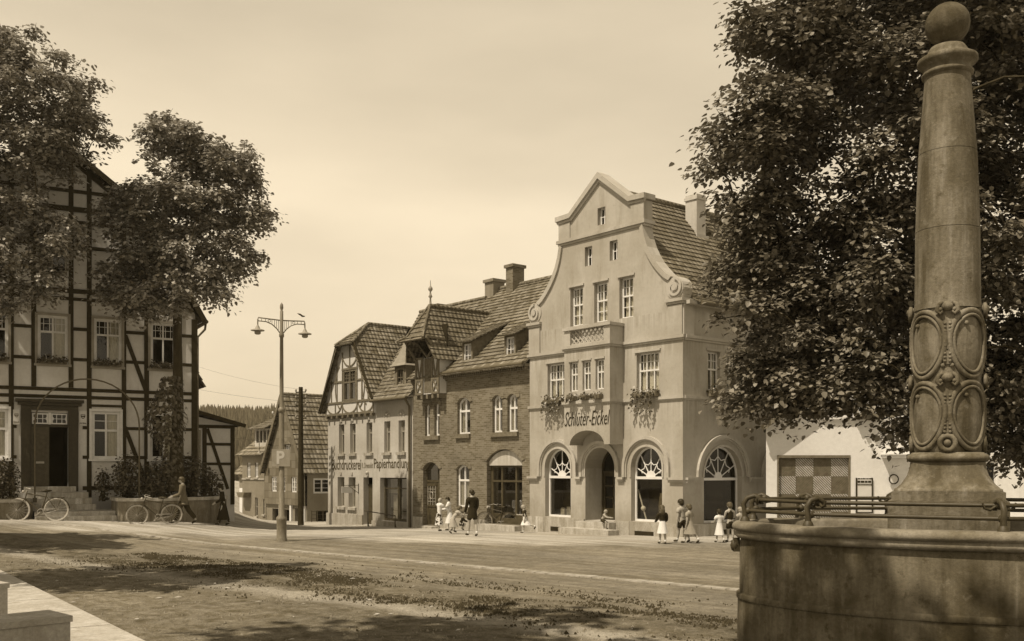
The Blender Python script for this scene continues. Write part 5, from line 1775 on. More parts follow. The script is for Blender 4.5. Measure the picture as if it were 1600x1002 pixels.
# planter walls, platform and steps before the door
def low_wall(name, label, pts, z0, z1):
    t = thing(name, label, 'wall', tuple(L.P(pts[0][0], pts[0][1], .1)), 'planter walls')
    P3 = [L.P(u, d, 0) for u, d in pts]
    m = MB(); c = MB(); e = MB()
    n = len(P3)
    off = []
    for i in range(n):
        a = P3[max(0, i - 1)]; b = P3[min(n - 1, i + 1)]
        tg = (b - a).normalized(); off.append(Vector((-tg.y, tg.x, 0)))
    def band(mb, o0, o1, za, zb):
        vs = []
        for p, o in zip(P3, off): vs += [p + o * o0 + Vector((0, 0, za)), p + o * o1 + Vector((0, 0, za)), p + o * o1 + Vector((0, 0, zb)), p + o * o0 + Vector((0, 0, zb))]
        fs = [(4 * i + k, 4 * i + (k + 1) % 4, 4 * i + 4 + (k + 1) % 4, 4 * i + 4 + k) for i in range(n - 1) for k in range(4)] + [(3, 2, 1, 0), (4 * n - 4, 4 * n - 3, 4 * n - 2, 4 * n - 1)]
        mb.add(vs, fs)
    band(m, -.14, .14, z0, z1 - .12); m.build('wall', M['stone_wall'], t)
    band(c, -.20, .20, z1 - .118, z1); c.build('coping', M['stone_coping'], t)
    e.poly([p + Vector((0, 0, z1 - .10)) for p in P3] + [L.P(pts[-1][0], .02, z1 - .02), L.P(pts[0][0], .02, z1 - .02)])
    M.setdefault('soil', m_plain('planter_soil', .07, .4, 4, .95)); e.build('soil', M['soil'], t)


cv = [(3.38, 1.3), (3.38, 3.25), (3.2, 3.42), (2.9, 3.45), (1.8, 3.35), (.8, 3.12), (.1, 2.85), (-.4, 2.45), (-.75, 1.9), (-.9, 1.2), (-.95, .3)]
low_wall('planter_wall', 'pale-coped planter wall curving round the shrubs under the ivy-clad tree', cv, -.3, 1.08)
low_wall('planter_wall', 'straight planter wall with pale coping behind the pale bicycle', [(12.5, 2.6), (9.5, 2.6), (7.4, 2.6), (6.75, 2.5), (6.55, 2.3), (6.52, 1.1)], -.2, 1.08)
t = thing('entrance_steps', 'stone platform and steps leading up to the dark doorway', 'steps', tuple(L.P(5, 2, .2)))
m = MB(); m.box(L, 3.54, 6.36, .9, 2.75, -.2, .58); m.build('platform', M['stone_step'], t)
m = MB(); m.box(L, 3.54, 6.36, 2.752, 3.1, -.2, .42); m.build('tread', M['stone_step'], t)
for i in range(3):
    m = MB(); m.box(L, 4.3 - .1 * (2 - i), 7.0 + .0 * i, .285 + .0, 1.35 - .32 * i, .582 + .23 * i, .812 + .23 * i); m.build('tread', M['stone_step'], t)

t = thing('garden_arch', 'thin iron hoop arching over the path before the dark doorway', 'arch', tuple(L.P(4.5, 2.6, 1.0)))
m = MB()
hp = [L.P(6.35, 2.6, 1.0), L.P(6.35, 2.6, 3.0), L.P(6.35, 2.6, 3.9)] + [L.P(4.5 + 1.85 * math.cos(PI * i / 20), 2.6, 3.9 + 1.75 * math.sin(PI * i / 20)) for i in range(1, 20)] + [L.P(2.65, 2.6, 3.9), L.P(2.65, 2.6, 1.0)]
m.tube(hp, .03, 6)
m.build('hoop', M['zinc_pipe'], t)
for u in (6.35, 2.65):
    m = MB(); m.box(L, u - .07, u + .07, 2.53, 2.67, .95, 1.12); m.build('foot', M['iron'], t)


def shrub(label, c, rx, ry, rz, n, size, mat='leaf_shrub', name='garden_shrub', upright=.4, flowers=0):
    t = thing(name, label, 'shrub', tuple(c), 'shrubs in the planters')
    n = int(n * 1.9); size *= .72
    d = rng.normal(0, 1, (n, 3)); d /= np.linalg.norm(d, axis=1)[:, None]
    r = rng.uniform(.35, 1, n)[:, None] ** .6
    lump = 1 + .25 * np.sin(d[:, :1] * 5 + c[0]) * np.cos(d[:, 1:2] * 4 + c[1])
    C = np.array(c) + np.array([0, 0, rz * .9]) + d * r * lump * np.array([rx, ry, rz])
    C[:, 2] = np.maximum(C[:, 2], c[2] + .03)
    Nn = d + rng.normal(0, .5, (n, 3)) + np.array([0, 0, .5])
    T = rng.normal(0, .8, (n, 3)) + np.array([0, 0, upright])
    leaf_mesh('foliage', C, Nn, T, size * rng.uniform(.6, 1.4, n), M[mat], t)
    m = MB()
    for i in range(9):
        a = random.uniform(0, 2 * PI); q = random.uniform(.3, .8)
        m.tube([Vector(c) + Vector((random.gauss(0, .06), random.gauss(0, .06), -.05)), Vector(c) + Vector((math.cos(a) * rx * q * .5, math.sin(a) * ry * q * .5, rz)), Vector(c) + Vector((math.cos(a) * rx * q, math.sin(a) * ry * q, rz * 1.6))], [.025, .015, .006], 5)
    m.build('stems', M['bark'], t)


def LP(u, d, z): return L.P(u, d, z)


shrub('tall dark shrub between the lit window and the iron hoop', LP(2.95, 1.6, 1.0), .62, .55, .95, 620, .12)
shrub('broad shrub right beside the ivy-clad trunk', LP(1.75, 1.7, 1.0), .85, .6, .85, 800, .12)
shrub('loose rounded shrub where the planter wall curves', LP(.45, 1.4, 1.0), .75, .6, .95, 700, .13)
shrub('feathery shrub at the far end of the curved planter wall', LP(-.35, 1.3, .95), .5, .5, .7, 420, .11)
shrub('low flowering bush close to the coping of the curved wall', LP(2.2, 2.6, 1.0), .6, .3, .38, 300, .10)
shrub('thin upright shrub against the infill below the window beside the doorway', LP(3.75, .75, .95), .35, .3, .7, 160, .12, upright=1.5)
shrub('large round dark shrub between bicycle and house door', LP(7.6, 1.6, 1.0), .95, .8, .85, 1100, .12)
shrub('dark shrub at the end of the straight planter wall', LP(9.2, 1.8, 1.0), .9, .8, .8, 900, .12)
# ------------------------------------------------------------------ houses down the side street
GF = Fr((-11.77, 57.0), (-.6397, .7686), (-.7686, -.6397))
GS = Fr((-11.77, 57.0), (.7686, .6397), (.6397, -.7686))


def slate_house():
    H = thing('slate_gabled_house', 'old house with a steep slate-hung gable and pantiled roof down the side street', 'house', tuple(GF.P(0, 0, -1)))
    ws = [rect(3.55, 4.2, .84, 1.74), rect(2.45, 3.0, .84, 1.74), rect(1.02, 1.66, .84, 1.74)]
    aw = rect(1.86, 2.44, 2.95, 3.62)
    w = MB(); J = GF.moved(d=.14)
    w.wall(J, [(0, .08), (5.2, .08), (5.2, 2.05), (2.6, 6.5), (0, 2.05)], ws + [aw], 0, .12)
    w.poly([GF.P(u, d, .08) for u, d in ((0, 0), (5.2, 0), (5.2, .14), (0, .14))])
    w.build('gable', M['slate'], H)
    w = MB(); w.wall(GF, rect(0, 5.2, -2.2, .08), [rect(.5, 1.5, -1.4, -.1), rect(2.2, 2.9, -1.1, -.2), rect(3.6, 4.4, -1.6, -.2)], 0, .2)
    w.wall(GS, rect(0, 9, -2.2, 2.05), [rect(.40, 1.50, .78, 1.66), rect(.58, 1.45, -1.0, -.22)], 0, .12)
    w.poly([GF.P(5.2, d, z) for d, z in ((0, -2), (-9, -2), (-9, 2), (0, 2))])
    w.build('wall', M['plaster_grey'], H)
    room = MB()
    for h in ws: window(H, J, h, -.05, 2, rows=(.33, .66), fw=.07, bar=.04, curtain='sides', room=room)
    window(H, J, aw, -.05, 2, rows=(.5,), fw=.06, bar=.03, room=room)
    m = MB(); m.prism(J, [(1.7, 3.66), (2.6, 3.66), (2.15, 3.9)], .003, .1); m.build('pediment', M['timber_brown'], H)
    window(H, GS, rect(.40, 1.50, .78, 1.66), -.04, 2, rows=(.36, .68), fw=.1, bar=.06, room=room)
    for h in (rect(.5, 1.5, -1.4, -.1), rect(2.2, 2.9, -1.1, -.2), rect(3.6, 4.4, -1.6, -.2)): room.box(GF, h[0][0] - .1, h[1][0] + .1, -.8, -.79, -2, .1)
    room.box(GS, .5, 1.5, -.5, -.49, -1.2, -.1)
    room.build('room_interior', M['interior'], H)
    for u in (.2, 1.85, 3.25): boxes(GF, 'post', 'plaster_white', H, [(u - .09, u + .09, .003, .12, -2, .06)])
    rr = MB()
    rr.roof([GF.P(-.18, .36, 1.95), GF.P(-.18, -9, 1.95), GF.P(2.6, -9, 6.62), GF.P(2.6, .36, 6.62)], .33, .05)
    rr.roof([GF.P(5.38, .36, 1.95), GF.P(5.38, -9, 1.95), GF.P(2.6, -9, 6.62), GF.P(2.6, .36, 6.62)], .33, .05)
    rr.tube([GF.P(2.6, .36, 6.66), GF.P(2.6, -9, 6.66)], .1, 8)
    rr.build('roof', M['tile_pan'], H)
    m = MB()
    m.bar(GF.P(-.18, .37, 1.9), GF.P(2.6, .37, 6.57), .2, .06, up=tuple(GF.N)); m.bar(GF.P(5.38, .37, 1.9), GF.P(2.6, .37, 6.57), .2, .06, up=tuple(GF.N))
    m.build('barge_board', M['timber_brown'], H)


slate_house()
t = thing('wall_notice', 'tall narrow white panel fixed at the corner of the slate-hung gable', 'panel', tuple(GF.P(.4, .2, .1)))
m = MB(); m.box(GF, .12, .66, .17, .21, .12, 1.95); m.build('board', M['sign_white'], t)
m = MB(); m.box(GF, .08, .119, .16, .22, .08, 1.99); m.box(GF, .661, .70, .16, .22, .08, 1.99); m.box(GF, .119, .661, .16, .22, .08, .119); m.build('frame', M['timber'], t)
t = thing('garden_fence', 'low dark wire fence beside the cellar window of the slate-hung house', 'fence', tuple(GS.P(.2, 1.2, -1)))
for i in range(6):
    m = MB(); u = -.2 + i * .36; m.bar(GS.P(u, .9, -1.2), GS.P(u, .9, -.15), .05); m.build('post', M['iron'], t)
m = MB()
for z in (-.85, -.62, -.4, -.2): m.bar(GS.P(-.2, .9, z), GS.P(1.6, .9, z), .025)
m.build('wire', M['iron'], t)


def dormer_house():
    D = GF.moved(u=5.5)
    H = thing('dormered_house', 'grey house with a wide roof dormer further down the side street', 'house', tuple(D.P(1, 0, -1.4)))
    ws = [rect(.85, 1.30, 1.68, 2.6), rect(1.95, 2.45, 1.68, 2.6)]
    gs = [rect(.9, 1.3, -.75, .42), rect(-.1, .15, -.6, .35)]
    w = MB(); w.wall(D, rect(-.25, 3.15, -2.6, 3.15), ws + gs, 0, .15)
    w.poly([D.P(3.15, d, z) for d, z in ((0, -2.6), (0, 3.15), (-8, 3.15), (-8, -2.6))])
    w.build('wall', M['plaster_grey'], H)
    boxes(D, 'string_course', 'stone_plinth', H, [(-.25, 3.15, .003, .05, 1.52, 1.62)])
    room = MB()
    for h in ws: window(H, D, h, -.06, 2, rows=(.5,), fw=.07, bar=.04, sill=.06, room=room)
    for h in gs: window(H, D, h, -.06, 1, rows=(.5,), fw=.05, bar=.03, frame='grey_paint', sill=.06, room=room)
    room.build('room_interior', M['interior'], H)
    m = MB(); m.prism(D, [(1.8, .72), (2.95, .72), (2.7, .4), (2.0, .4)], .003, .5); m.build('hood', M['timber_brown'], H)
    rr = MB()
    rr.roof([D.P(-.25, .35, 3.05), D.P(3.5, .35, 3.05), D.P(1.0, -3.4, 6.3), D.P(-.25, -3.4, 6.3)], .33, .05)
    rr.roof([D.P(3.5, .35, 3.05), D.P(3.5, -8, 3.05), D.P(1.0, -5.0, 6.3), D.P(1.0, -3.4, 6.3)], .33, .05)
    rf = rr.build('roof', M['tile_pan'], H)
    Q = D.moved(d=-.25)
    m = MB(); m.wall(Q, rect(-.25, 1.85, 3.5, 4.72), [rect(-.2 + i * .5, .16 + i * .5, 3.85, 4.6) for i in range(4)], 0, .1); m.poly([D.P(1.85, -.25, 3.5), D.P(1.85, -.25, 4.72), D.P(1.85, -2.4, 5.2), D.P(1.85, -2.4, 5.0)])
    dm = m.build('dormer', M['plaster_print'], rf)
    m = MB(); m.box(Q, -.25, 1.8, -.12, -.11, 3.8, 4.65); m.build('dormer_glazing', M['interior'], dm)
    m = MB(); m.roof([D.P(-.25, .15, 4.70), D.P(2.2, .15, 4.70), D.P(1.2, -3.3, 6.25), D.P(-.25, -3.3, 6.25)], .33, .05); m.build('dormer_roof', M['tile_pan'], rf)


dormer_house()
t = thing('garden_gateway', 'white arched gateway with a wooden door beside the dormered house', 'gateway', tuple(GF.P(9, -.6, -1.5)))
g = GF.moved(d=-.6)
A = arch(9.55, .42, -1.9, -.1)
m = MB(); m.wall(g, rect(8.66, 10.4, -2.6, .95), [A], 0, .2); m.build('wall', M['plaster_white'], t)
m = MB(); m.prism(g, A, -.24, -.18); m.box(g, 9.13, 9.97, -.178, -.15, -.6, -.5); m.build('door', M['timber_brown'], t)
t = thing('tiled_outhouse', 'low tiled roof showing between the lean-to and the dormered house', 'house', tuple(GF.P(12, -3, -1.5)))
g = GF.moved(d=-2)
m = MB(); m.box(g, 9.2, 13.5, -4, 0, -2.6, 2.0); m.build('wall', M['plaster_grey'], t)
m = MB(); m.roof([g.P(8.9, .3, 1.8), g.P(14, .3, 1.8), g.P(14, -3.0, 5.0), g.P(10.2, -3.0, 5.0)], .33, .05); m.build('roof', M['tile_pan'], t)

# poles and lamp of the side street
p = Vector((-.2129 * 48.5, 48.5, 0)); p.z = gz(p.x, p.y)
t = thing('telegraph_pole', 'dark wooden telegraph pole with rows of insulators before the slate-hung gable', 'pole', tuple(p))
m = MB(); m.tube([p, p + Vector((0, 0, 3)), p + Vector((0, 0, 6.75))], [.15, .13, .10], 10); m.build('post', M['timber'], t)
for i in range(5):
    z = p.z + 6.5 - i * .32
    m = MB(); a = p + Vector((-.26, .1, z - p.z)); b = p + Vector((.26, -.1, z - p.z)); m.bar(a, b, .05)
    ca = m.build('cross_arm', M['timber'], t)
    for e in (a, b):
        m = MB(); m.lathe(e + Vector((0, 0, .02)), [(.02, 0), (.045, .04), (.045, .1), (.02, .14)], 8); m.build('insulator', M['grey_paint'], ca)
p = at(428, 712, 62.0)
t = thing('roof_pole', 'slim service pole with small white insulators above the dormered house eaves', 'pole', tuple(p))
m = MB(); m.tube([p, p + Vector((.05, 0, 2.75))], .035, 6); m.build('post', M['iron'], t)
for i in range(4):
    m = MB(); q = p + Vector((.05 + (.12 if i % 2 else -.12), 0, 2.6 - i * .3)); m.lathe(q, [(.02, 0), (.06, .05), (.05, .13), (.02, .16)], 8); m.bar(q, p + Vector((.05, 0, 2.55 - i * .3)), .03); m.build('insulator', M['white_paint'], t)
p = at(405, 707, 60)
t = thing('hanging_street_lamp', 'small shaded lamp hung on a wire over the side street', 'street lamp', tuple(p))
m = MB(); m.tube([p + Vector((0, 0, .1)), p + Vector((0, 0, .7))], .02, 5); m.tube([p + Vector((-2.2, 0, .95)), p + Vector((0, 0, .7)), p + Vector((1.6, 0, .95))], .012, 4); m.build('wire', M['iron'], t)
m = MB(); m.lathe(p, [(.14, -.05), (.13, -.03), (.04, .06), (.03, .14)], 12); m.build('shade', M['tin'], t)

# ------------------------------------------------------------------ twin-armed street lamp
p = gpt(440, 846)
t = thing('street_lamp', 'tall grey lamp post with two arms and a faded parking sign', 'street lamp', tuple(p))
h = 7.25
m = MB()
m.lathe(p, [(.17, -.05), (.17, .06), (.15, .10), (.15, .62), (.165, .66), (.165, .72), (.088, .80), (.08, 3.9), (.078, 3.95)], 18)
m.lathe(p, [(.085, 3.92), (.11, 3.95), (.11, 4.02), (.08, 4.06), (.064, 4.1), (.052, 6.2), (.075, 6.22), (.075, 6.30), (.055, 6.34), (.05, 7.0), (.03, 7.02), (.055, 7.1), (.045, 7.2), (.005, 7.26)], 18)
m.build('post', M['lamp_paint'], t)
ad = Vector((1.24, .77, 0)).normalized(); zt = 6.72
for sg in (-1, 1):
    m = MB()
    q = lambda r, z: p + ad * (r * sg) + Vector((0, 0, z))
    m.tube([q(.05, zt), q(.72, zt + .03), q(.735, zt - .03), q(.74, zt - .2)], .02, 6)
    m.tube([q(.06, 6.34), q(.15, 6.46), q(.3, 6.58), q(.48, 6.645), q(.72, 6.65)], .017, 6)
    for r, z0 in ((.1, 6.42), (.16, 6.49), (.22, 6.54), (.3, 6.60), (.5, 6.66), (.62, 6.66)): m.tube([q(r, z0), q(r, zt)], .008, 4)
    m.tube([q(.38 + .045 * math.cos(a * PI / 5), 6.675 + .035 * math.sin(a * PI / 5)) for a in range(10)], .008, 4, True)
    ar = m.build('arm', M['lamp_paint'], t)
    m = MB(); c = q(.74, zt - .36)
    m.lathe(c, [(.205, -.01), (.20, .015), (.08, .05), (.06, .10), (.03, .15), (.02, .18)], 20); m.build('shade', M['tin'], ar)
    m = MB(); m.lathe(c, [(.06, -.12), (.095, -.09), (.095, -.011)], 14); m.build('globe', M['sign_faded'], ar)
m = MB(); sf = Fr((p.x, p.y), (1, 0), (0, -1)); sf.o.z = p.z
m.box(sf, -.27, .28, .10, .125, 2.28, 2.80); sg_ = m.build('parking_panel', M['sign_faded'], t)
text_part('lettering', 'P', sf, .0, 2.55, .24, .40, M['sign_pale'], sg_, depth=.004, d=.126, bold=.03, flip=False)
m = MB()
for z in (2.32, 2.74): m.tube([p + Vector((.105 * math.cos(a * PI / 6), .105 * math.sin(a * PI / 6), z)) for a in range(12)], .015, 5, True)
m.build('clamp', M['iron'], sg_)
c = p + ad * .68 + Vector((0, 0, zt + .18))
m = MB(); m.ball(c, .035, 8, 1.8, .8, .7); m.tube([c, c + Vector((-.1, .0, .06)), c + Vector((-.18, 0, .09))], [.02, .03, .004], 5); m.add([c + Vector((0, .0, .01)), c + Vector((.14, .03, .05)), c + Vector((.12, -.03, .03))], [(0, 1, 2)])
tag(m.build('bird', M['cloth_dark'], None), 'small dark bird over the right arm of the tall lamp post', 'bird')

# overhead wires from the telegraph pole
tp = Vector((-.2129 * 48.5, 48.5, gz(-.2129 * 48.5, 48.5)))
for z, e, lab in ((6.5, Vector((-22.0, 62.0, 9.5)), 'highest overhead wire running from the telegraph pole over the side street'), (6.18, PR.P(7.4, .2, 5.3), 'overhead wire slung between the telegraph pole and the printing shop'), (5.86, Vector((-24.0, 58.0, 8.2)), 'lower overhead wire running from the telegraph pole over the side street')):
    a = tp + Vector((.2, -.1, z + .1))
    m = MB(); m.tube([a.lerp(e, i / 10) - Vector((0, 0, 1.2 * (i / 10) * (1 - i / 10))) for i in range(11)], .0045, 4)
    tag(m.build('overhead_wire', M['iron']), lab, 'wire', 'overhead wires')
# ------------------------------------------------------------------ white house on the right
class ScaledFr(Fr):
    def P(s, u, d, z):
        return s.o + s.U * (u * .8194) + s.N * d + Vector((0, 0, 2.2 + (z - 2.2) * .8194))


WF = ScaledFr((7.555, 29.5), (1, 0), (0, -1))


def white_house():
    H = thing('white_house', 'white plastered house with a chequered garage door behind the fountain', 'house', tuple(WF.o))
    gate = rect(.42, 3.04, -.8, 2.64)
    ws = [rect(2.16, 3.08, 4.10, 5.5), rect(4.22, 5.2, 4.06, 5.5), rect(6.6, 7.5, 4.06, 5.5), rect(7.6, 8.4, .9, 2.5)]
    w = MB(); w.wall(WF, [(0, -1), (9.9, -1), (9.9, 3.9), (9.4, 4.2), (8.6, 4.9), (5.0, 9.2), (1.4, 4.9), (.5, 4.15), (0, 3.86)], ws + [gate], 0, .14)
    w.poly([WF.P(u, d, z) for u, d, z in ((0, 0, -1), (1.35, -3.8, -1), (1.35, -3.8, 3.86), (0, 0, 3.86))]); w.poly([WF.P(9.9, d, z) for d, z in ((0, -1), (-3.8, -1), (-3.8, 3.9), (0, 3.9))])
    w.build('wall', M['plaster_white'], H)
    room = MB()
    for h in ws: window(H, WF, h, -.06, 2, rows=(.5,), fw=.08, bar=.05, sill=.14, sillmat='plaster_white', room=room)
    room.build('room_interior', M['interior'], H)
    boxes(WF, 'shutter', 'timber_brown', H, [(1.68, 2.10, .003, .04, 4.04, 5.5)])
    # chequered gate: fields of slanting boards
    g = MB(); b = MB()
    for i in range(4):
        for j in range(5):
            u0 = .46 + i * .645; z1 = 2.58 - j * .645; z0 = max(-.75, z1 - .645)
            pale = (i + j) % 2 == 1
            tgt = b if pale else g
            n = 7
            for k in range(-n, n):
                # slanting slats clipped to the field
                w_ = .645 / n
                sg = 1 if pale else -1
                poly = []
                a0 = k * w_; a1 = a0 + w_ * (.45 if pale else .86)
                quad = [(a0, 0), (a1, 0), (a1 + .645, .645), (a0 + .645, .645)]
                pts = quad
                for lim, axis, up in ((0, 0, True), (.64, 0, False)):
                    out = []
                    for q in range(len(pts)):
                        A, B_ = pts[q - 1], pts[q]
                        ia = (A[0] >= lim) == up; ib = (B_[0] >= lim) == up
                        if ia != ib:
                            tt = (lim - A[0]) / (B_[0] - A[0]); out.append((lim, A[1] + (B_[1] - A[1]) * tt))
                        if ib: out.append(B_)
                    pts = out
                    if len(pts) < 3: break
                if len(pts) < 3: continue
                pp = []
                for (x, y) in pts:
                    x2 = x if sg < 0 else .64 - x
                    z = z1 - .645 + y
                    pp.append((u0 + x2, max(z, z0)))
                tgt.prism(WF, pp, -.10, -.08 if not pale else -.075)
    m = MB(); m.box(WF, .42, 3.04, -.14, -.101, -.8, 2.64); m.box(WF, .40, 3.06, -.06, .02, 2.60, 2.70)
    for u in (.40, 3.0): m.box(WF, u, u + .06, -.1, .015, -.8, 2.598)
    gt = m.build('garage_door', M['timber_brown'], H)
    M['gate_dark'] = m_wood('brown_gate_boards', .13); g.build('slats', M['gate_dark'], gt)
    M['gate_pale'] = m_wood('pale_gate_slats', .50); b.build('slats', M['gate_pale'], gt)
    rr = MB()
    for sg in (0, 1):
        f = (lambda u: u) if not sg else (lambda u: 10 - u)
        rr.roof([WF.P(f(-.25), .35, 3.72), WF.P(f(-.25) + 1.4, -3.95, 3.72), WF.P(f(1.4) + 1.4, -3.95, 4.92), WF.P(f(1.4), .35, 4.92)], .27, .036)
        rr.roof([WF.P(f(1.4), .35, 4.92), WF.P(f(1.4) + 1.4, -3.95, 4.92), WF.P(6.4, -3.95, 9.25), WF.P(5.0, .35, 9.25)], .27, .036)
        rr.bar(WF.P(f(-.25), .33, 3.66), WF.P(f(1.4), .33, 4.86), .16, .05, up=(0, 1, 0)); rr.bar(WF.P(f(1.4), .33, 4.86), WF.P(5, .33, 9.18), .16, .05, up=(0, 1, 0))
    rr.build('roof', M['tile_old'], H)
    m = MB(); m.box(WF, 4.2, 5.2, .003, .72, 2.60, 2.70); m.box(WF, 4.16, 5.24, .003, .76, 2.702, 2.74)
    m.build('door_hood', M['plaster_white'], H)


white_house()
flower_box(WF, 3.2, 4.1, 4.0, .1, 240, 'leafy flower box between two upper windows of the white house', 'flower boxes on the white house', d=.02)
t = thing('notice_board', 'narrow white notice board with dark heading lines beside the chequered door', 'notice board', tuple(WF.P(3.55, .03, .6)))
m = MB(); m.box(WF, 3.27, 3.84, .003, .03, .62, 1.86); m.build('panel', M['sign_white'], t)
m = MB()
for a in ((3.25, 3.29, .6, 1.88), (3.82, 3.86, .6, 1.88), (3.29, 3.82, .6, .64), (3.29, 3.82, 1.64, 1.66)): m.box(WF, a[0], a[1], .003, .05, a[2], a[3])
m.build('frame', M['letters_dark'], t)
m = MB(); x = 3.31
for w_ in (.09, .05, .1, .04, .06, .1): m.box(WF, x, x + w_, .031, .034, 1.825, 1.87); x += w_ + .015
x = 3.31
for w_ in (.1, .14, .1, .12): m.box(WF, x, x + w_ * .95, .031, .034, 1.70, 1.775); x += w_ + .012
m.build('heading', M['letters_dark'], t)
t = thing('round_sign', 'small round white sign with a dark rim by the white house hood', 'sign', tuple(WF.P(4.6, .05, 1.83)))
m = MB(); m.prism(WF, [(4.60 + .165 * math.cos(a * PI / 12), 1.83 + .165 * math.sin(a * PI / 12)) for a in range(24)], .06, .08); m.build('disc', M['sign_white'], t)
m = MB(); m.tube([WF.P(4.60 + .165 * math.cos(a * PI / 12), .08, 1.83 + .165 * math.sin(a * PI / 12)) for a in range(24)], .02, 5, True); m.build('rim', M['letters_dark'], t)
m = MB(); m.bar(WF.P(4.6, 0, 1.83), WF.P(4.6, .06, 1.83), .05); m.build('bracket', M['iron'], t)

# ------------------------------------------------------------------ fountain
FC = Vector((5.346, 12.178, 0)); FRT = R(-23.7)
FXv = Vector((math.cos(FRT), math.sin(FRT), 0)); FYv = Vector((-math.sin(FRT), math.cos(FRT), 0))


def fpt(a, e, n, z):
    """point on the oval: a = angle, e/n = half axes"""
    return FC + FXv * (e * math.cos(a)) + FYv * (n * math.sin(a)) + Vector((0, 0, z))


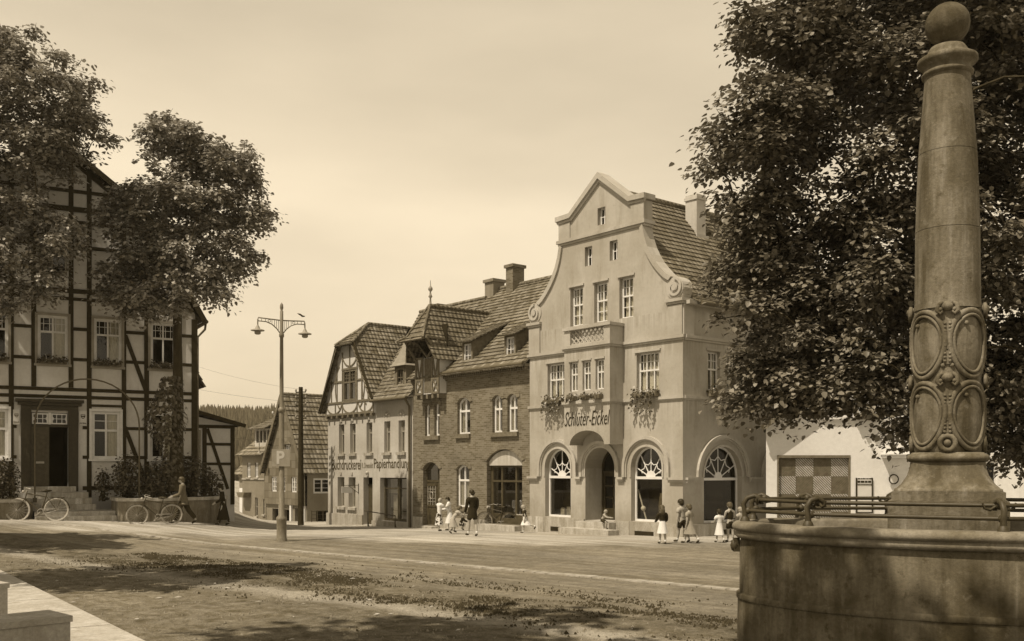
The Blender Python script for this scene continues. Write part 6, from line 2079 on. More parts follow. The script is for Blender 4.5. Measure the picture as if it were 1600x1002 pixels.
def fountain():
    H = thing('stone_fountain', 'big oval stone fountain with iron rails and a carved column topped by a ball', 'fountain', tuple(FC))
    A_, B_ = 2.52, 1.47
    def oval(prof, mb, n=96):
        vs = []
        for o, z in prof:
            for j in range(n): vs.append(fpt(2 * PI * j / n, A_ + o, B_ + o, z))
        k = len(prof)
        mb.add(vs, [(i * n + j, i * n + (j + 1) % n, (i + 1) * n + (j + 1) % n, (i + 1) * n + j) for i in range(k - 1) for j in range(n)], True)
    m = MB(); oval([(.03, -.2), (.03, .05), (.02, .55), (.0, .60), (-.005, 1.25), (-.02, 1.30), (-.02, 1.33)], m); m.build('basin', M['stone_basin'], H)
    m = MB(); oval([(.018, .52), (.035, .525), (.04, .535), (.04, .585), (.03, .60), (.0, .605)], m); m.build('band', M['stone_basin'], H)
    m = MB(); oval([(-.03, 1.30), (.03, 1.31), (.055, 1.335), (.06, 1.37), (.045, 1.40), (.05, 1.405), (.085, 1.42), (.095, 1.455), (.085, 1.49), (.05, 1.515), (.0, 1.525), (-.16, 1.525), (-.2, 1.51), (-.22, 1.48), (-.22, .9)], m); m.build('rim', M['stone_rim'], H)
    m = MB(); m.poly([fpt(2 * PI * j / 48, A_ - .2, B_ - .2, 1.22) for j in range(48)])
    q = N('dark_water'); M['water'] = q.done(tone(.02), .06, .5); m.build('water', M['water'], H)
    m = MB()
    for a in (200,): pass
    m.bar(fpt(R(188), A_ + .04, B_ + .04, 1.12), fpt(R(188), A_ + .04, B_ + .04, 1.30), .08); m.ball(fpt(R(188), A_ + .06, B_ + .06, 1.2), .06, 8, 1, 1, 1.4); m.build('spout', M['iron'], H)
    # rails
    angs = [R(a) for a in (168, 192, 232, 283, 325, 355, 20, 60, 108, 140)]
    P1 = [fpt(a, A_ - .10, B_ - .10, 1.66) for a in angs]; P2 = [fpt(a, A_ - .22, B_ - .22, 1.80) for a in angs]
    for i, a in enumerate(angs):
        m = MB()
        c = fpt(a, A_ - .06, B_ - .06, 1.525); out = (c - FC); out.z = 0; out.normalize()
        m.tube([c + Vector((0, 0, -.03)), c + Vector((0, 0, .12)), c + out * .02 + Vector((0, 0, .22)), c - out * .03 + Vector((0, 0, .30)), c - out * .12 + Vector((0, 0, .33)), c - out * .20 + Vector((0, 0, .29)), c - out * .21 + Vector((0, 0, .22))], [.045, .035, .034, .033, .032, .03, .028], 8)
        m.ball(P1[i], .05, 8); m.ball(P2[i] , .05, 8); m.lathe(c, [(.07, -.01), (.06, .03), (.04, .06)], 10)
        tt = Vector((-out.y, out.x, 0))
        for s in (1, -1):
            m.tube([P2[i] + tt * (.02 * s), P2[i] + tt * (.10 * s) + Vector((0, 0, -.05)), P2[i] + tt * (.16 * s) + Vector((0, 0, -.03)), P2[i] + tt * (.18 * s) + Vector((0, 0, .03))], [.018, .016, .014, .01], 6)
        m.build('rail_post', M['iron'], H)
    for Pp in (P1, P2):
        for i in range(len(Pp)):
            m = MB(); m.tube([Pp[i], Pp[(i + 1) % len(Pp)]], .024, 8); m.build('rail', M['iron'], H)
    # column
    def sq(mb, prof, rot, power, n=48): mb.lathe(FC, prof, n, 1, 1, rot, power, True)
    m = MB()
    for (w, z0, z1) in ((.655, .9, 1.82), (.615, 1.822, 1.93)):
        f = Fr((FC.x, FC.y), tuple(FXv)[:2], tuple(-FYv)[:2]); m.box(f, -w, w, -w, w, z0, z1)
    m.build('column_plinth', M['stone_column'], H)
    m = MB(); sq(m, [(.60, 1.932), (.60, 1.96), (.575, 1.97), (.52, 2.02), (.455, 2.12), (.425, 2.22), (.42, 2.28)], FRT, 7); sq(m, [(.415, 2.282), (.445, 2.29), (.465, 2.32), (.465, 2.35), (.445, 2.375), (.42, 2.38), (.40, 2.40)], FRT, 4.5)
    m.build('pedestal', M['stone_column'], H)
    rot = FRT + R(45)
    m = MB(); sq(m, [(.335, 2.40), (.35, 2.44), (.35, 3.2), (.35, 4.08), (.34, 4.16), (.33, 4.2)], rot, 3.2); m.build('carved_block', M['stone_column'], H)
    for k in range(4):
        a = rot + k * PI / 2
        o = Vector((math.cos(a), math.sin(a), 0)); u = Vector((-math.sin(a), math.cos(a), 0)); Z = Vector((0, 0, 1))
        for zc in (2.84, 3.70):
            c = FC + o * .35 + Z * zc
            m = MB()
            w, h = .265, .40
            ring = []
            for i in range(36):
                t = 2 * PI * i / 36
                ww = w * (1 + .10 * math.sin(t)); x = ww * math.cos(t)
                ring.append(c + u * x + Z * (h * math.sin(t)) + o * (.022 - 1.0 * x * x))
            m.tube(ring, .034, 8, True)
            ring2 = [c + (p - c) * .86 + o * .022 for p in ring]
            m.tube(ring2, .02, 6, True)
            fr_ = m.build('cartouche', M['stone_column'], H)
            m = MB(); vs = []; fs = []
            for r in range(6):
                for i in range(24):
                    t = 2 * PI * i / 24; q = (r + .02) / 5
                    x = w * .84 * q * math.cos(t) * (1 + .1 * math.sin(t))
                    vs.append(c + u * x + Z * (h * .84 * q * math.sin(t)) + o * (.02 + .02 * (1 - q * q) - 1.0 * x * x))
            for r in range(5):
                for i in range(24): fs.append((r * 24 + i, r * 24 + (i + 1) % 24, r * 24 + 24 + (i + 1) % 24, r * 24 + 24 + i))
            m.add(vs, fs, True); m.add([vs[i] for i in range(24)], [list(range(24))], True)
            m.ball(c + u * -.09 + Z * .24 + o * .03, .03, 8)
            m.build('panel', M['stone_column'], fr_)
        # corner garlands and scrolls
        a2 = a + PI / 4
        o = Vector((math.cos(a2), math.sin(a2), 0)); u = Vector((-math.sin(a2), math.cos(a2), 0))
        R0 = .395
        for zb, zt in ((2.60, 3.12), (3.44, 3.98)):
            m = MB()
            for i in range(3):
                z = zt - (i + .5) * (zt - zb) / 3
                pr = [FC + o * (R0 + .02) + u * s * .055 + Z * (z + .085 * q) for s, q in ((-.75, -.95), (.75, -.95), (1, .4), (.8, .95), (-.8, .95), (-1, .4))]
                m.add([p for p in pr] + [p - o * .12 for p in pr], [(0, 1, 2, 3, 4, 5)] + [(j, 6 + j, 6 + (j + 1) % 6, (j + 1) % 6) for j in range(6)])
                for s in (-.028, .028):
                    for q in (-.045, 0, .045): m.ball(FC + o * (R0 + .022) + u * s + Z * (z + q), .02, 6)
                m.ball(FC + o * (R0 + .0) + u * .05 + Z * (z - .095), .028, 6); m.ball(FC + o * (R0 + .0) - u * .05 + Z * (z - .095), .028, 6)
            m.build('garland', M['stone_column'], H)
        for zc in (3.26, 4.11):
            m = MB(); c = FC + o * R0 + Z * zc
            m.ball(c + Z * .03, .075, 12, 1, 1, .8)
            for s in (1, -1):
                m.tube([c + u * s * .05 + Z * .08 + o * .02, c + u * s * .095 + Z * .05 + o * .02, c + u * s * .115 - Z * .02 + o * .025, c + u * s * .08 - Z * .065 + o * .03, c + u * s * .05 - Z * .03 + o * .03], [.024, .027, .026, .022, .018], 8)
                m.ball(c + u * s * .078 - Z * .01 + o * .028, .028, 8)
            m.build('scroll', M['stone_column'], H)
        m = MB(); c = FC + o * (R0 - .02) + Z * 2.51
        m.tube([c + o * .03 + u * .085 * math.cos(t * PI / 8) + Z * .085 * math.sin(t * PI / 8) for t in range(16)], .032, 8, True); m.ball(c + o * .03, .045, 10); m.build('rosette', M['stone_column'], H)
    m = MB(); sq(m, [(.385, 4.14), (.375, 4.26), (.368, 5.108)], 0, 2.0); sq(m, [(.367, 5.114), (.352, 5.6), (.334, 6.055)], 0, 2.0); sq(m, [(.333, 6.061), (.30, 6.5), (.262, 7.0)], 0, 2.0); m.build('shaft', M['stone_column'], H)
    m = MB(); sq(m, [(.262, 7.0), (.295, 7.02), (.30, 7.045), (.28, 7.07), (.265, 7.09), (.27, 7.12), (.33, 7.16), (.345, 7.18), (.345, 7.225), (.32, 7.24), (.24, 7.26), (.235, 7.31), (.20, 7.37), (.14, 7.39), (.10, 7.41), (.09, 7.43)], 0, 2.0); m.build('capital', M['stone_column'], H)
    m = MB(); m.ball(FC + Vector((0, 0, 7.655)), .258, 32); m.build('ball', M['stone_basin'], H, True)


fountain()

# stone steps in the near corner
SE = Vector((-.586, .81, 0)).normalized()
c0 = gpt(203, 1002)
st_f = Fr((c0.x, c0.y), (SE.x, SE.y), (.81, .586))
st_f.o = Vector((c0.x, c0.y, 0))
t = thing('stone_slab_edge', 'broad flat stone slabs at the near corner of the square', 'paving slabs', tuple(st_f.P(2, -1, 0)))
m = MB(); m.box(st_f, -7, 12, -6, 0, -.2, .10)
M['slab'] = m_stone('pale_slab_stone', .40, .12, .2)
m.build('slab', M['slab'], t)
boxes(st_f, 'slab_joint', 'interior', t, [(u, u + .012, -5.9, -.02, .0995, .1012) for u in (.9, 2.6, 4.3, 6.0)])
# two stone steps of the monument standing on the slabs
def step_at(px, py, Y, label, wd, dp):
    p = at(px, py, Y)
    f = Fr((p.x, p.y), (-.69, -.72), (.72, -.69))
    f.o = Vector((p.x, p.y, 0))
    t = thing('stone_step', label, 'step', tuple(f.P(.5, -.3, .1)), 'stone steps at the near corner')
    m = MB(); m.box(f, 0, wd, -dp, 0, .102, p.z - .06); m.build('riser', M['slab'], t)
    m = MB(); m.box(f, -.015, wd, -dp - .01, .02, p.z - .058, p.z); m.build('tread', M['slab'], t)
step_at(110, 962, 9.6, 'nearest stone step with a dark front in the corner of the square', 4.0, .55)
step_at(12, 911, 11.4, 'farther stone step cut off at the edge of the slabs', 3.0, .5)
# ------------------------------------------------------------------ people
def skinned(name, nodes, edges, mat, parent, root=0, sub=1):
    me = bpy.data.meshes.new(name)
    me.from_pydata([n[0] for n in nodes], edges, [])
    o = new_obj(name, me, parent)
    md = o.modifiers.new('Skin', 'SKIN'); md.use_smooth_shade = True
    if not me.skin_vertices:
        bm = bmesh.new(); bm.from_mesh(me); bm.verts.layers.skin.verify(); bm.to_mesh(me); bm.free()
    for i, n in enumerate(nodes):
        sv = me.skin_vertices[0].data[i]
        r = n[1] if isinstance(n[1], tuple) else (n[1], n[1])
        sv.radius = r; sv.use_root = (i == root)
    ss = o.modifiers.new('Sub', 'SUBSURF'); ss.levels = sub; ss.render_levels = sub
    me.materials.append(mat)
    return o


def ring_loft(name, rings, mat, parent, cap_top=True, n=18, wav=0.0):
    """cloth hanging round the body: rings = (centre, rx, ry)"""
    m = MB(); vs = []
    k = len(rings)
    for i, (c, rx, ry) in enumerate(rings):
        for j in range(n):
            a = 2 * PI * j / n
            q = 1 + wav * (i / (k - 1)) * math.sin(a * 6 + 1.3 * i)
            vs.append(Vector(c) + Vector((rx * q * math.cos(a), ry * q * math.sin(a), 0)))
    m.add(vs, [(i * n + j, i * n + (j + 1) % n, (i + 1) * n + (j + 1) % n, (i + 1) * n + j) for i in range(k - 1) for j in range(n)], True)
    if cap_top: m.add(vs[:n], [list(range(n))], True)
    m.add(vs[-n:], [list(range(n - 1, -1, -1))])
    me = bpy.data.meshes.new(name); me.from_pydata(m.v, [], m.f); me.polygons.foreach_set('use_smooth', m.sm); me.update(); set_uv(me)
    me.materials.append(mat)
    return new_obj(name, me, parent)


def person(label, loc, h, yaw, legs=((10, 5), (-10, 5)), arms=((5, 8, 15), (-5, 8, 15)), lean=0, child=False, top=None, bottom=None, hair='hair_brown', longhair=False, hat=None,
           sleeves='short', skirt_len=.27, socks=None, head_yaw=0, group=None, sit=None, coat=None, legmat=None, head_tilt=8):
    root = thing('person', label, 'person', loc, group)
    hs = 1.22 if child else 1.0                       # children have bigger heads
    th, sh = (.235 * h, .235 * h) if not child else (.22 * h, .22 * h)
    ll = R(lean)
    def rotx(v, a): return Vector((v.x, v.y * math.cos(a) + v.z * math.sin(a), -v.y * math.sin(a) + v.z * math.cos(a)))
    J = {}
    feet = []
    for s, (a, b) in zip((-1, 1), legs):
        hip = Vector((s * .052 * h, 0, 0))
        d = Vector((0, math.sin(R(a)), -math.cos(R(a))))
        knee = hip + d * th + Vector((s * .004 * h, 0, 0))
        d2 = Vector((0, math.sin(R(a - b)), -math.cos(R(a - b))))
        ank = knee + d2 * sh
        f = R(max(-55, min(0, (a - b) * .9)))
        toe = ank + Vector((s * .015 * h, .10 * h * math.cos(f), .10 * h * math.sin(f) - .022 * h))
        J[s] = (hip, knee, ank, toe); feet.append(min(ank.z - .035 * h, toe.z - .012 * h))
    pz = -min(feet) if sit is None else sit
    P0 = Vector((0, 0, pz))
    def body(v): return P0 + rotx(v, ll)
    tl = .30 * h if not child else .285 * h
    waist = body(Vector((0, 0, .10 * h))); chest = body(Vector((0, .008 * h, .22 * h))); shc = body(Vector((0, 0, tl))); nk = body(Vector((0, .006 * h, tl + .045 * h)))
    # head
    ht = ll * .4 + R(head_tilt)
    hx = Vector((math.sin(R(-head_yaw)) * math.sin(ht), math.cos(R(head_yaw)) * math.sin(ht), math.cos(ht)))
    hf = Vector((-math.sin(R(head_yaw)), math.cos(R(head_yaw)), -.15)).normalized()
    hr = hf.cross(Vector((0, 0, 1))).normalized()
    hc = nk + hx * (.062 * h * hs) + hf * .012 * h
    crown = hc + hx * .045 * h * hs
    chin = hc - hx * .045 * h * hs + hf * .022 * h
    nodes = [(tuple(P0), (.078 * h, .062 * h)), (tuple(waist), (.066 * h, .05 * h)), (tuple(chest), (.080 * h, .056 * h)), (tuple(shc), (.055 * h, .042 * h)), (tuple(nk), .030 * h),
             (tuple(hc), (.050 * h * hs, .058 * h * hs)), (tuple(crown), (.040 * h * hs, .046 * h * hs)), (tuple(chin), .026 * h * hs), (tuple(hc + hf * .062 * h * hs), .008 * h)]
    edges = [(0, 1), (1, 2), (2, 3), (3, 4), (4, 5), (5, 6), (5, 7), (5, 8)]
    for s in (-1, 1):
        nodes.append((tuple(hc + hr * s * .052 * h * hs - hx * .005 * h), .012 * h)); edges.append((5, len(nodes) - 1))
    lk = {}
    for s in (-1, 1):
        hip, knee, ank, toe = [P0 + v for v in J[s]]
        mid = hip.lerp(knee, .5); cal = knee.lerp(ank, .35) - Vector((0, .008 * h, 0))
        i0 = len(nodes)
        nodes += [(tuple(hip), .056 * h), (tuple(mid), .047 * h), (tuple(knee), .034 * h), (tuple(cal), .034 * h), (tuple(ank), .021 * h), (tuple(ank + (toe - ank) * .35 + Vector((0, 0, -.012 * h))), .022 * h), (tuple(toe), .017 * h)]
        edges += [(0, i0)] + [(i0 + i, i0 + i + 1) for i in range(6)]
        lk[s] = (hip, mid, knee, cal, ank, toe)
    ak = {}
    for s, (a, ab, e) in zip((-1, 1), arms):
        so = body(Vector((s * .108 * h, 0, tl - .018 * h)))
        d = Vector((s * math.sin(R(ab)), math.sin(R(a)) * math.cos(R(ab)), -math.cos(R(a)) * math.cos(R(ab))))
        el = so + d * .165 * h
        d2 = Vector((s * math.sin(R(ab)) * .4 - s * .1 * math.sin(R(e)), math.sin(R(a + e)), -math.cos(R(a + e)))).normalized()
        wr = el + d2 * .145 * h; pm = wr + d2 * .042 * h
        i0 = len(nodes)
        nodes += [(tuple(so), .036 * h), (tuple(so.lerp(el, .5)), .030 * h), (tuple(el), .024 * h), (tuple(el.lerp(wr, .4)), .023 * h), (tuple(wr), .016 * h), (tuple(pm), (.020 * h, .012 * h))]
        edges += [(3, i0)] + [(i0 + i, i0 + i + 1) for i in range(5)]
        # five fingers, unequal and a little curled
        side = d2.cross(Vector((s, 0, 0)));
        if side.length < .1: side = Vector((0, 1, 0))
        side.normalize(); pal = d2.cross(side).normalized()
        for k, L in enumerate((.040, .046, .044, .036)):
            b = pm + side * ((k - 1.5) * .0095 * h) + d2 * .012 * h
            t1 = b + d2 * L * .5 * h; t2 = t1 + (d2 * .8 + pal * .5 * -s).normalized() * L * .5 * h
            j = len(nodes); nodes += [(tuple(b), .0062 * h), (tuple(t1), .0056 * h), (tuple(t2), .0046 * h)]; edges += [(i0 + 5, j), (j, j + 1), (j + 1, j + 2)]
        b = wr + d2 * .018 * h + side * .020 * h; t1 = b + (d2 + side * .6).normalized() * .026 * h
        j = len(nodes); nodes += [(tuple(b), .0075 * h), (tuple(t1), .006 * h)]; edges += [(i0 + 4, j), (j, j + 1)]
        ak[s] = (so, el, wr, pm)
    skinned('body', nodes, edges, M['skin'], root, 0, 1)
    # eyes and mouth
    m = MB()
    for s in (-1, 1): m.ball(hc + hf * .052 * h * hs + hr * s * .02 * h * hs + hx * .008 * h, .006 * h * hs, 6)
    m.bar(hc + hf * .05 * h * hs - hx * .026 * h * hs - hr * .012 * h, hc + hf * .05 * h * hs - hx * .026 * h * hs + hr * .012 * h, .004 * h)
    e = MB(); e.v, e.f, e.sm = m.v, m.f, m.sm
    me = bpy.data.meshes.new('face'); me.from_pydata(m.v, [], m.f); me.update(); set_uv(me); me.materials.append(M['hair_dark']); new_obj('face', me, root)
    # hair
    m = MB(); c = hc - hf * .012 * h * hs + hx * .022 * h * hs
    m.ball(c, .062 * h * hs, 14, .95, 1.05, .92)
    m.ball(c - hf * .02 * h * hs - hx * .03 * h * hs, .052 * h * hs, 12, 1, .9, 1.0)
    if longhair: m.ball(c - hf * .035 * h * hs - hx * .085 * h * hs, .055 * h * hs, 12, 1, .6, 1.5)
    me = bpy.data.meshes.new('hair'); me.from_pydata(m.v, [], m.f); me.polygons.foreach_set('use_smooth', [True] * len(m.f)); me.update(); set_uv(me); me.materials.append(M[hair]); new_obj('hair', me, root)
    if hat:
        m = MB(); c = hc + hx * .04 * h
        m.lathe(c, [(.10 * h, -.004 * h), (.10 * h, .004 * h), (.066 * h, .012 * h), (.062 * h, .05 * h), (.05 * h, .07 * h), (.01, .075 * h)], 16)
        me = bpy.data.meshes.new('hat'); me.from_pydata(m.v, [], m.f); me.polygons.foreach_set('use_smooth', m.sm); me.update(); set_uv(me); me.materials.append(M[hat]); new_obj('hat', me, root)
    g = .013 * h
    # upper garment with sleeves
    if top:
        nd = [(tuple(P0 + Vector((0, 0, .035 * h))), (.082 * h + g * .4, .064 * h + g * .4)), (tuple(waist), (.068 * h + g, .052 * h + g)), (tuple(chest), (.082 * h + g, .058 * h + g)), (tuple(shc), (.058 * h + g, .044 * h + g)), (tuple(shc.lerp(nk, .5)), .034 * h + g * .5)]
        ed = [(0, 1), (1, 2), (2, 3), (3, 4)]
        if sleeves:
            for s in (-1, 1):
                so, el, wr, pm = ak[s]; i0 = len(nd)
                nd.append((tuple(so), .038 * h + g)); nd.append((tuple(so.lerp(el, .6)), .032 * h + g)); ed += [(3, i0), (i0, i0 + 1)]
                if sleeves == 'long':
                    nd += [(tuple(el), .026 * h + g), (tuple(el.lerp(wr, .5)), .025 * h + g * .8), (tuple(wr.lerp(pm, .1)), .020 * h + g * .7)]; ed += [(i0 + 1, i0 + 2), (i0 + 2, i0 + 3), (i0 + 3, i0 + 4)]
        skinned('shirt' if top and not coat else 'jacket', nd, ed, M[top], root, 0, 1)
    kind, bm_ = bottom
    if kind in ('trousers', 'shorts'):
        nd = [(tuple(P0), (.082 * h + g * .5, .066 * h + g * .5)), (tuple(P0.lerp(waist, .7)), (.070 * h + g, .055 * h + g))]; ed = [(0, 1)]
        for s in (-1, 1):
            hip, mid, knee, cal, ank, toe = lk[s]; i0 = len(nd)
            nd += [(tuple(hip), .058 * h + g), (tuple(mid), .050 * h + g)]; ed += [(0, i0), (i0, i0 + 1)]
            if kind == 'trousers':
                nd += [(tuple(knee), .040 * h + g), (tuple(cal), .038 * h + g), (tuple(ank.lerp(cal, .12)), .034 * h + g)]; ed += [(i0 + 1, i0 + 2), (i0 + 2, i0 + 3), (i0 + 3, i0 + 4)]
            else:
                nd += [(tuple(mid.lerp(knee, .55)), .048 * h + g)]; ed += [(i0 + 1, i0 + 2)]
        skinned(kind, nd, ed, M[bm_], root, 0, 1)
    else:
        # skirt hangs from the waist, swung towards the mean of the knees
        k1, k2 = lk[-1][2], lk[1][2]
        mk = (k1 + k2) / 2; sp = max(.0, abs(k1.y - k2.y) / 2)
        w0 = P0.lerp(waist, .95); L = skirt_len * h
        d = (mk - P0); d = d.normalized() if sit is not None else (d * .5 + Vector((0, 0, -1)) * d.length).normalized()
        rg = [(w0, .072 * h, .056 * h), (P0 + d * .02 * h, .095 * h, .078 * h), (P0 + d * L * .5, .112 * h, .095 * h + sp * .35), (P0 + d * L, .135 * h, .115 * h + sp * .7)]
        ring_loft('skirt', rg, M[bm_], root, True, 24, .07)
    if coat:
        rg = [(waist, .085 * h, .068 * h), (P0 + Vector((0, 0, .03 * h)), .098 * h, .08 * h), (P0 + Vector((0, 0, -.10 * h)), .105 * h, .09 * h + .02 * h), (P0 + Vector((0, 0, -coat * h)), .11 * h, .105 * h)]
        ring_loft('coat_tail', rg, M[top], root, True, 20, .04)
    for s in (-1, 1):
        hip, mid, knee, cal, ank, toe = lk[s]
        skinned('shoe', [(tuple(ank + Vector((0, -.012 * h, -.012 * h))), .026 * h), (tuple(ank + (toe - ank) * .5 + Vector((0, 0, -.006 * h))), .026 * h), (tuple(toe), .022 * h)], [(0, 1), (1, 2)], M['leather'], root, 0, 1)
        if socks or legmat:
            skinned('sock' if socks else 'stocking', [(tuple(ank + Vector((0, 0, -.005 * h))), .026 * h), (tuple(cal.lerp(ank, .55)), .029 * h)] + ([(tuple(cal), .038 * h), (tuple(knee), .036 * h)] if legmat or socks == 'knee' else []), [(0, 1)] + ([(1, 2), (2, 3)] if legmat or socks == 'knee' else []), M[legmat or 'cloth_white'], root, 0, 1)
    root.rotation_euler.z = R(yaw)
    return root


def by_photo(px, py, top_py):
    p = gpt(px, py)
    return p, (py - top_py) / FPX * p.y


# man striding left by the planter wall
p, h = by_photo(287, 819, 743)
person('man in a grey jacket and dark trousers striding past the planter wall', p, h, 98, ((26, 6), (-22, 16)), ((12, 6, 60), (18, 6, 50)), 4, top='cloth_grey', bottom=('trousers', 'cloth_dark'), sleeves='long', hair='hair_brown', coat=.08)
p, h = by_photo(349, 821, 756)
person('woman in a long black dress and hat at the end of the planter wall', p, h * .97, 105, ((14, 4), (-12, 10)), ((10, 6, 50), (-5, 8, 25)), 6, top='cloth_black', bottom=('skirt', 'cloth_black'), sleeves='long', hair='hair_dark', hat='cloth_black', skirt_len=.38, legmat='cloth_dark')
gC = 'people at the brick house door'
p, h = by_photo(686, 830, 778)
person('woman in white blouse and dark-patterned skirt nearest the brick house door', p, h, -60, ((4, 3), (-4, 3)), ((20, 5, 60), (60, 10, 60)), 3, top='cloth_white', bottom=('skirt', 'cloth_print'), hair='hair_fair', skirt_len=.33, group=gC)
p, h = by_photo(703, 829, 776)
person('dark-haired woman in white blouse and pale skirt by the brick house door', p, h, 85, ((6, 4), (-6, 4)), ((25, 6, 50), (15, 6, 60)), 6, top='cloth_white', bottom=('skirt', 'cloth_white'), sleeves='long', hair='hair_dark', skirt_len=.30, group=gC, head_tilt=16)
p, h = by_photo(707, 834, 790)
person('small child in a pale frock stooping beside the two women', p, h * 1.12, -70, ((40, 60), (10, 55)), ((50, 10, 30), (60, 10, 30)), 38, True, top='cloth_light', bottom=('skirt', 'cloth_light'), hair='hair_brown', skirt_len=.26, group=gC)
p, h = by_photo(719, 829, 790)
person('child in dark clothes squatting against the brick house plinth', p, .95, -80, ((95, 135), (90, 130)), ((40, 8, 40), (45, 8, 40)), 22, True, top='cloth_black', bottom=('shorts', 'cloth_black'), sleeves='long', hair='hair_brown', group=gC)
p, h = by_photo(738, 838, 765)
person('tall boy in a black coat and short trousers standing before the brick house', p, h, 28, ((12, 4), (-10, 6)), ((8, 6, 25), (5, 6, 40)), 0, False, top='cloth_black', bottom=('shorts', 'cloth_black'), sleeves='long', hair='hair_dark', coat=.13, socks='short', head_yaw=20)
p, h = by_photo(821, 833, 787)
person('girl in dark waistcoat and white skirt running past the corner house plinth', p, h, 70, ((12, 8), (-35, 40)), ((-30, 8, 40), (35, 8, 60)), 10, True, top='cloth_dark', bottom=('skirt', 'cloth_white'), hair='hair_fair', skirt_len=.2, socks='short')
st = S.P(3.2, .5, .36)
person('fair-haired toddler in pale clothes sitting on the step of the arched doorway', (st.x, st.y, .12), .82, -110, ((75, 70), (70, 75)), ((45, 8, 40), (50, 8, 35)), 24, True, top='cloth_light', bottom=('shorts', 'cloth_dark'), sleeves='long', hair='hair_fair', sit=.30)
gD = 'children before the corner shop'
p, h = by_photo(1035, 850, 788)
person('girl in a black cardigan and white skirt, long brown hair down her back', p, h, 8, ((6, 3), (-7, 5)), ((15, 8, 60), (15, 8, 60)), 2, True, top='cloth_black', bottom=('skirt', 'cloth_white'), sleeves='long', hair='hair_brown', longhair=True, skirt_len=.22, group=gD, socks='short')
p, h = by_photo(1066, 848, 778)
person('dark-haired boy in pale shirt and black shorts, arm round the girl beside him', p, h, 35, ((16, 6), (-16, 12)), ((-5, 6, 15), (15, 28, 30)), 4, True, top='cloth_light', bottom=('shorts', 'cloth_black'), hair='hair_dark', group=gD, socks='short')
p, h = by_photo(1078, 849, 785)
person('girl in a beige dress walking close beside the boy in black shorts', p, h, 42, ((20, 8), (-20, 22)), ((-8, 5, 20), (10, 8, 20)), 2, True, top='cloth_tan', bottom=('skirt', 'cloth_tan'), hair='hair_brown', skirt_len=.24, group=gD, socks='short')
p, h = by_photo(1124, 848, 794)
person('little girl in a white dress, smallest of the pair near the fountain', p, h, 15, ((10, 4), (-14, 20)), ((15, 10, 70), (20, 10, 60)), 0, True, top='cloth_white', bottom=('skirt', 'cloth_white'), hair='hair_dark', skirt_len=.26, group=gD, socks='short')
p, h = by_photo(1141, 847, 783)
person('boy in black dungarees over a white shirt, looking into the shop window', p, h, 20, ((3, 2), (-3, 2)), ((15, 10, 70), (15, 10, 70)), 2, True, top='cloth_black', bottom=('shorts', 'cloth_black'), hair='hair_brown', sleeves=None, group=gD, socks='short')
p, h = by_photo(1157, 846, 788)
person('fair-haired child in a pale frock half hidden by the fountain rim', p, h * .95, 30, ((4, 2), (-4, 2)), ((20, 10, 60), (20, 10, 60)), 0, True, top='cloth_light', bottom=('skirt', 'cloth_light'), hair='hair_fair', skirt_len=.25, group=gD)


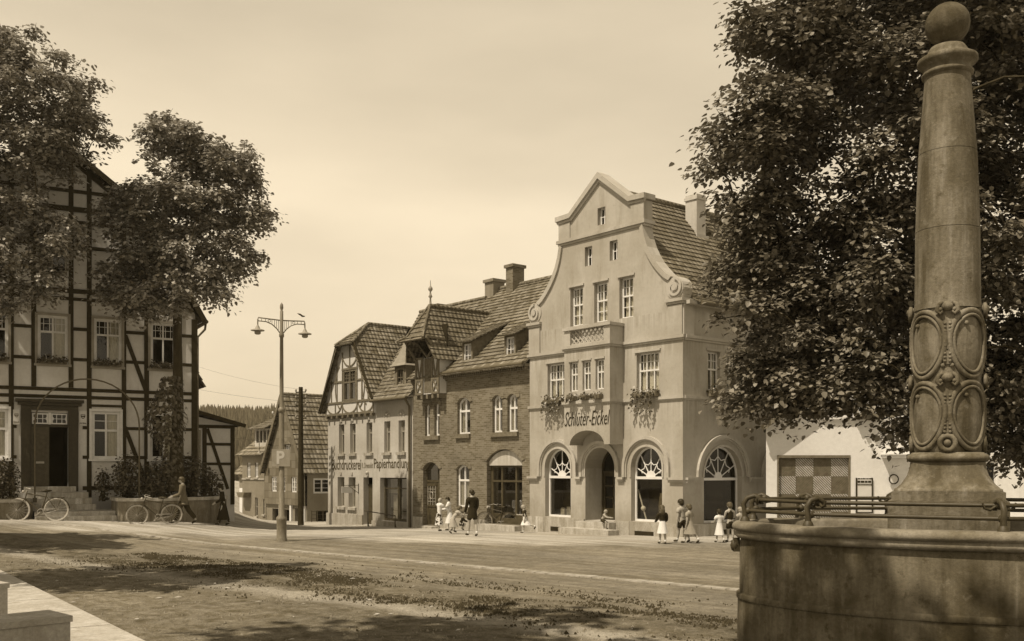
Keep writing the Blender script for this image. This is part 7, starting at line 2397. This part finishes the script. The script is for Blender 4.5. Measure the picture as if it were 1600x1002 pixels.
# ------------------------------------------------------------------ bicycles
def bicycle(label, loc, yaw, tyre, tilt=4):
    t = thing('bicycle', label, 'bicycle', loc, 'parked bicycles')
    r = .345; wb = 1.12
    def lm(m, name, mat, par, sm=None):
        me = bpy.data.meshes.new(name); me.from_pydata(m.v, [], m.f); me.polygons.foreach_set('use_smooth', m.sm); me.update(); set_uv(me); me.materials.append(M[mat]); return new_obj(name, me, par)
    for x in (0, wb):
        c = Vector((x, 0, r))
        m = MB(); m.tube([c + Vector((r * math.cos(2 * PI * i / 32), 0, r * math.sin(2 * PI * i / 32))) for i in range(32)], .022, 6, True); w = lm(m, 'wheel', tyre, t)
        m = MB(); m.tube([c + Vector(((r - .03) * math.cos(2 * PI * i / 32), 0, (r - .03) * math.sin(2 * PI * i / 32))) for i in range(32)], .011, 5, True)
        for i in range(18):
            a = 2 * PI * i / 18; m.tube([c + Vector((0, .02 * (-1) ** i, 0)), c + Vector(((r - .03) * math.cos(a), 0, (r - .03) * math.sin(a)))], .0035, 4)
        m.tube([c + Vector((0, -.05, 0)), c + Vector((0, .05, 0))], .022, 8); lm(m, 'rim', 'chrome', w)
        m = MB(); m.tube([c + Vector(((r + .035) * math.cos(R(a)), 0, (r + .035) * math.sin(R(a)))) for a in range(5, 176, 10)] if x == 0 else [c + Vector(((r + .035) * math.cos(R(a)), 0, (r + .035) * math.sin(R(a)))) for a in range(20, 160, 10)], .02, 5); lm(m, 'mudguard', 'iron', t)
    bb = Vector((.45, 0, .28)); seat = Vector((.30, 0, .80)); hd = Vector((.88, 0, .86)); hd2 = Vector((.91, 0, .70)); rear = Vector((0, 0, r)); fr = Vector((wb, 0, r))
    m = MB()
    for a, b in ((bb, seat), (seat + Vector((.01, 0, -.05)), hd), (bb, hd2), (hd + Vector((-.02, 0, .06)), hd2)): m.tube([a, b], .018, 8)
    for y in (-.05, .05):
        m.tube([bb + Vector((0, y * .6, 0)), rear + Vector((0, y, 0))], .011, 6); m.tube([seat + Vector((0, 0, -.04)), rear + Vector((0, y, 0))], .010, 6)
        m.tube([hd2 + Vector((0, y * .7, 0)), hd2.lerp(fr, .6) + Vector((0, y, 0)), fr + Vector((0, y, 0))], .012, 6)
    lm(m, 'frame', 'iron', t)
    m = MB(); m.tube([hd, hd + Vector((-.01, 0, .13))], .014, 6); m.tube([hd + Vector((-.20, -.27, .11)), hd + Vector((-.05, -.25, .15)), hd + Vector((0, -.12, .14)), hd + Vector((0, .12, .14)), hd + Vector((-.05, .25, .15)), hd + Vector((-.20, .27, .11))], .013, 6); lm(m, 'handlebar', 'chrome', t)
    m = MB(); m.ball(hd + Vector((.09, 0, .05)), .05, 10); lm(m, 'headlamp', 'chrome', t)
    m = MB(); m.tube([seat, seat + Vector((-.02, 0, .1))], .014, 6); m.lathe(seat + Vector((-.05, 0, .1)), [(.02, 0), (.10, .02), (.105, .05), (.07, .065)], 12, 1.0, .8); m.tube([seat + Vector((0, 0, .135)), seat + Vector((.16, 0, .14))], [.05, .02], 8); lm(m, 'saddle', 'leather', t)
    m = MB(); m.tube([bb + Vector((.09 * math.cos(2 * PI * i / 16), .05, .09 * math.sin(2 * PI * i / 16))) for i in range(16)], .008, 5, True); m.bar(bb + Vector((0, .07, 0)), bb + Vector((.12, .07, -.11)), .02); m.bar(bb + Vector((0, -.07, 0)), bb + Vector((-.12, -.07, .11)), .02)
    m.bar(bb + Vector((.12, .06, -.11)), bb + Vector((.12, .15, -.11)), .05, .02); m.bar(bb + Vector((-.12, -.06, .11)), bb + Vector((-.12, -.15, .11)), .05, .02)
    m.tube([bb + Vector((0, .05, .09)), rear + Vector((0, .05, .03))], .006, 4); m.tube([bb + Vector((0, .05, -.09)), rear + Vector((0, .05, -.03))], .006, 4); lm(m, 'crank', 'chrome', t)
    m = MB()
    for y in (-.06, .06): m.bar(Vector((-.22, y, .72)), Vector((.25, y, .74)), .012)
    for x in (-.2, -.05, .12): m.bar(Vector((x, -.06, .73)), Vector((x, .06, .73)), .012)
    m.bar(Vector((-.15, .06, .72)), rear + Vector((0, .05, 0)), .01); m.bar(Vector((-.15, -.06, .72)), rear + Vector((0, -.05, 0)), .01); lm(m, 'carrier', 'iron', t)
    t.rotation_euler = (R(tilt), 0, R(yaw))
    return t


a = gpt(88, 814); b = a + Vector((-1.36, -.28, 0)); b.z = gz(b.x, b.y)
yw = math.degrees(math.atan2(b.y - a.y, b.x - a.x))
o = bicycle('pale bicycle propped up in front of the straight planter wall and steps', a, yw, 'rubber_pale', 5); s = (b - a).length / 1.12; o.scale = (min(s, 1.2),) * 3
a = gpt(268, 819.5)
o = bicycle('bicycle leaning against the curved planter wall behind the striding man', a, 205, 'rubber_pale', -7); o.scale = (1.08,) * 3
a = gpt(797, 829)
o = bicycle('bicycle standing before the big shop front of the brick house', (a.x, a.y, gz(a.x, a.y)), 152, 'rubber', -7)
# ------------------------------------------------------------------ summer air
def haze(density):
    fr = Fr((0, 0), (1, 0), (0, 1))
    m = MB(); m.box(fr, -460, 460, -70, 760, -9, 60)
    q = N('hazy_air')
    q.t.nodes.remove(q.b)
    v = q.n('ShaderNodeVolumePrincipled', {'Color': (1.0, .9, .68, 1), 'Density': density, 'Anisotropy': .2})
    q.t.links.new(v.outputs[0], q.out.inputs['Volume'])
    tag(m.build('haze', q.m), kind='stuff')


haze(.00045)
# ------------------------------------------------------------------ light, sky, camera
SUN_AZ = Vector((-.74, -.67)).normalized()
EL = R(60)
sd = Vector((SUN_AZ.x * math.cos(EL), SUN_AZ.y * math.cos(EL), math.sin(EL)))
ld = bpy.data.lights.new('sun', 'SUN'); ld.energy = 5.0; ld.angle = R(.5); ld.color = (1.0, .86, .66)
lo = bpy.data.objects.new('sun', ld); COL.objects.link(lo)
lo.rotation_euler = (-sd).to_track_quat('-Z', 'Y').to_euler()
w = bpy.data.worlds.new('World'); scene.world = w; w.use_nodes = True
nt = w.node_tree; bg = nt.nodes['Background']
sky = nt.nodes.new('ShaderNodeTexSky'); sky.sky_type = 'NISHITA'; sky.sun_disc = False
sky.sun_elevation = EL; sky.sun_rotation = math.atan2(SUN_AZ.x, SUN_AZ.y); sky.air_density = 1.2; sky.dust_density = 4.0
def nn(t, **k):
    n = nt.nodes.new(t)
    for a, b in k.items(): setattr(n, a, b)
    return n
bw = nn('ShaderNodeRGBToBW'); nt.links.new(sky.outputs[0], bw.inputs[0])
pw = nn('ShaderNodeMath', operation='POWER'); nt.links.new(bw.outputs[0], pw.inputs[0]); pw.inputs[1].default_value = .35
ge = nn('ShaderNodeTexCoord'); mp = nn('ShaderNodeMapping'); nt.links.new(ge.outputs['Generated'], mp.inputs[0]); mp.inputs['Scale'].default_value = (1.2, 1.2, 4.5); mp.inputs['Location'].default_value = (.3, .0, .55)
nz = nn('ShaderNodeTexNoise'); nt.links.new(mp.outputs[0], nz.inputs['Vector']); nz.inputs['Scale'].default_value = 1.6; nz.inputs['Detail'].default_value = 5; nz.inputs['Roughness'].default_value = .5
mr = nn('ShaderNodeMapRange'); nt.links.new(nz.outputs['Fac'], mr.inputs[0]); mr.inputs[1].default_value = .3; mr.inputs[2].default_value = .7; mr.inputs[3].default_value = .84; mr.inputs[4].default_value = 1.10
sx = nn('ShaderNodeSeparateXYZ'); nt.links.new(ge.outputs['Generated'], sx.inputs[0])
zr = nn('ShaderNodeMapRange'); nt.links.new(sx.outputs[2], zr.inputs[0]); zr.inputs[1].default_value = .25; zr.inputs[2].default_value = .8; zr.inputs[3].default_value = 1.0; zr.inputs[4].default_value = .28
m0 = nn('ShaderNodeMath', operation='MULTIPLY'); nt.links.new(pw.outputs[0], m0.inputs[0]); nt.links.new(zr.outputs[0], m0.inputs[1])
mu = nn('ShaderNodeMath', operation='MULTIPLY'); nt.links.new(m0.outputs[0], mu.inputs[0]); nt.links.new(mr.outputs[0], mu.inputs[1])
SKYK = 5.95
sc = nn('ShaderNodeVectorMath', operation='SCALE'); sc.inputs[0].default_value = (1.13 * SKYK, .955 * SKYK, .69 * SKYK); nt.links.new(mu.outputs[0], sc.inputs['Scale'])
nt.links.new(sc.outputs[0], bg.inputs[0]); bg.inputs[1].default_value = .1

cd = bpy.data.cameras.new('camera'); cam = bpy.data.objects.new('camera', cd); COL.objects.link(cam)
cam.location = (0, 0, EYE); cam.rotation_euler = (R(90), 0, 0)
cd.sensor_width = 36; cd.sensor_fit = 'HORIZONTAL'; cd.lens = 36 * FPX / 1600
cd.shift_y = (HZ - 501) / 1600
cd.clip_start = .1; cd.clip_end = 3000
scene.camera = cam
vs_ = scene.view_settings; vs_.view_transform = 'Standard'; vs_.look = 'None'; vs_.exposure = 0; vs_.gamma = 1
scene.cycles.max_bounces = 6; scene.cycles.diffuse_bounces = 3; scene.cycles.glossy_bounces = 2; scene.cycles.transmission_bounces = 4; scene.cycles.transparent_max_bounces = 8
scene.cycles.use_adaptive_sampling = True
scene.cycles.use_denoising = True
scene.render.use_persistent_data = False
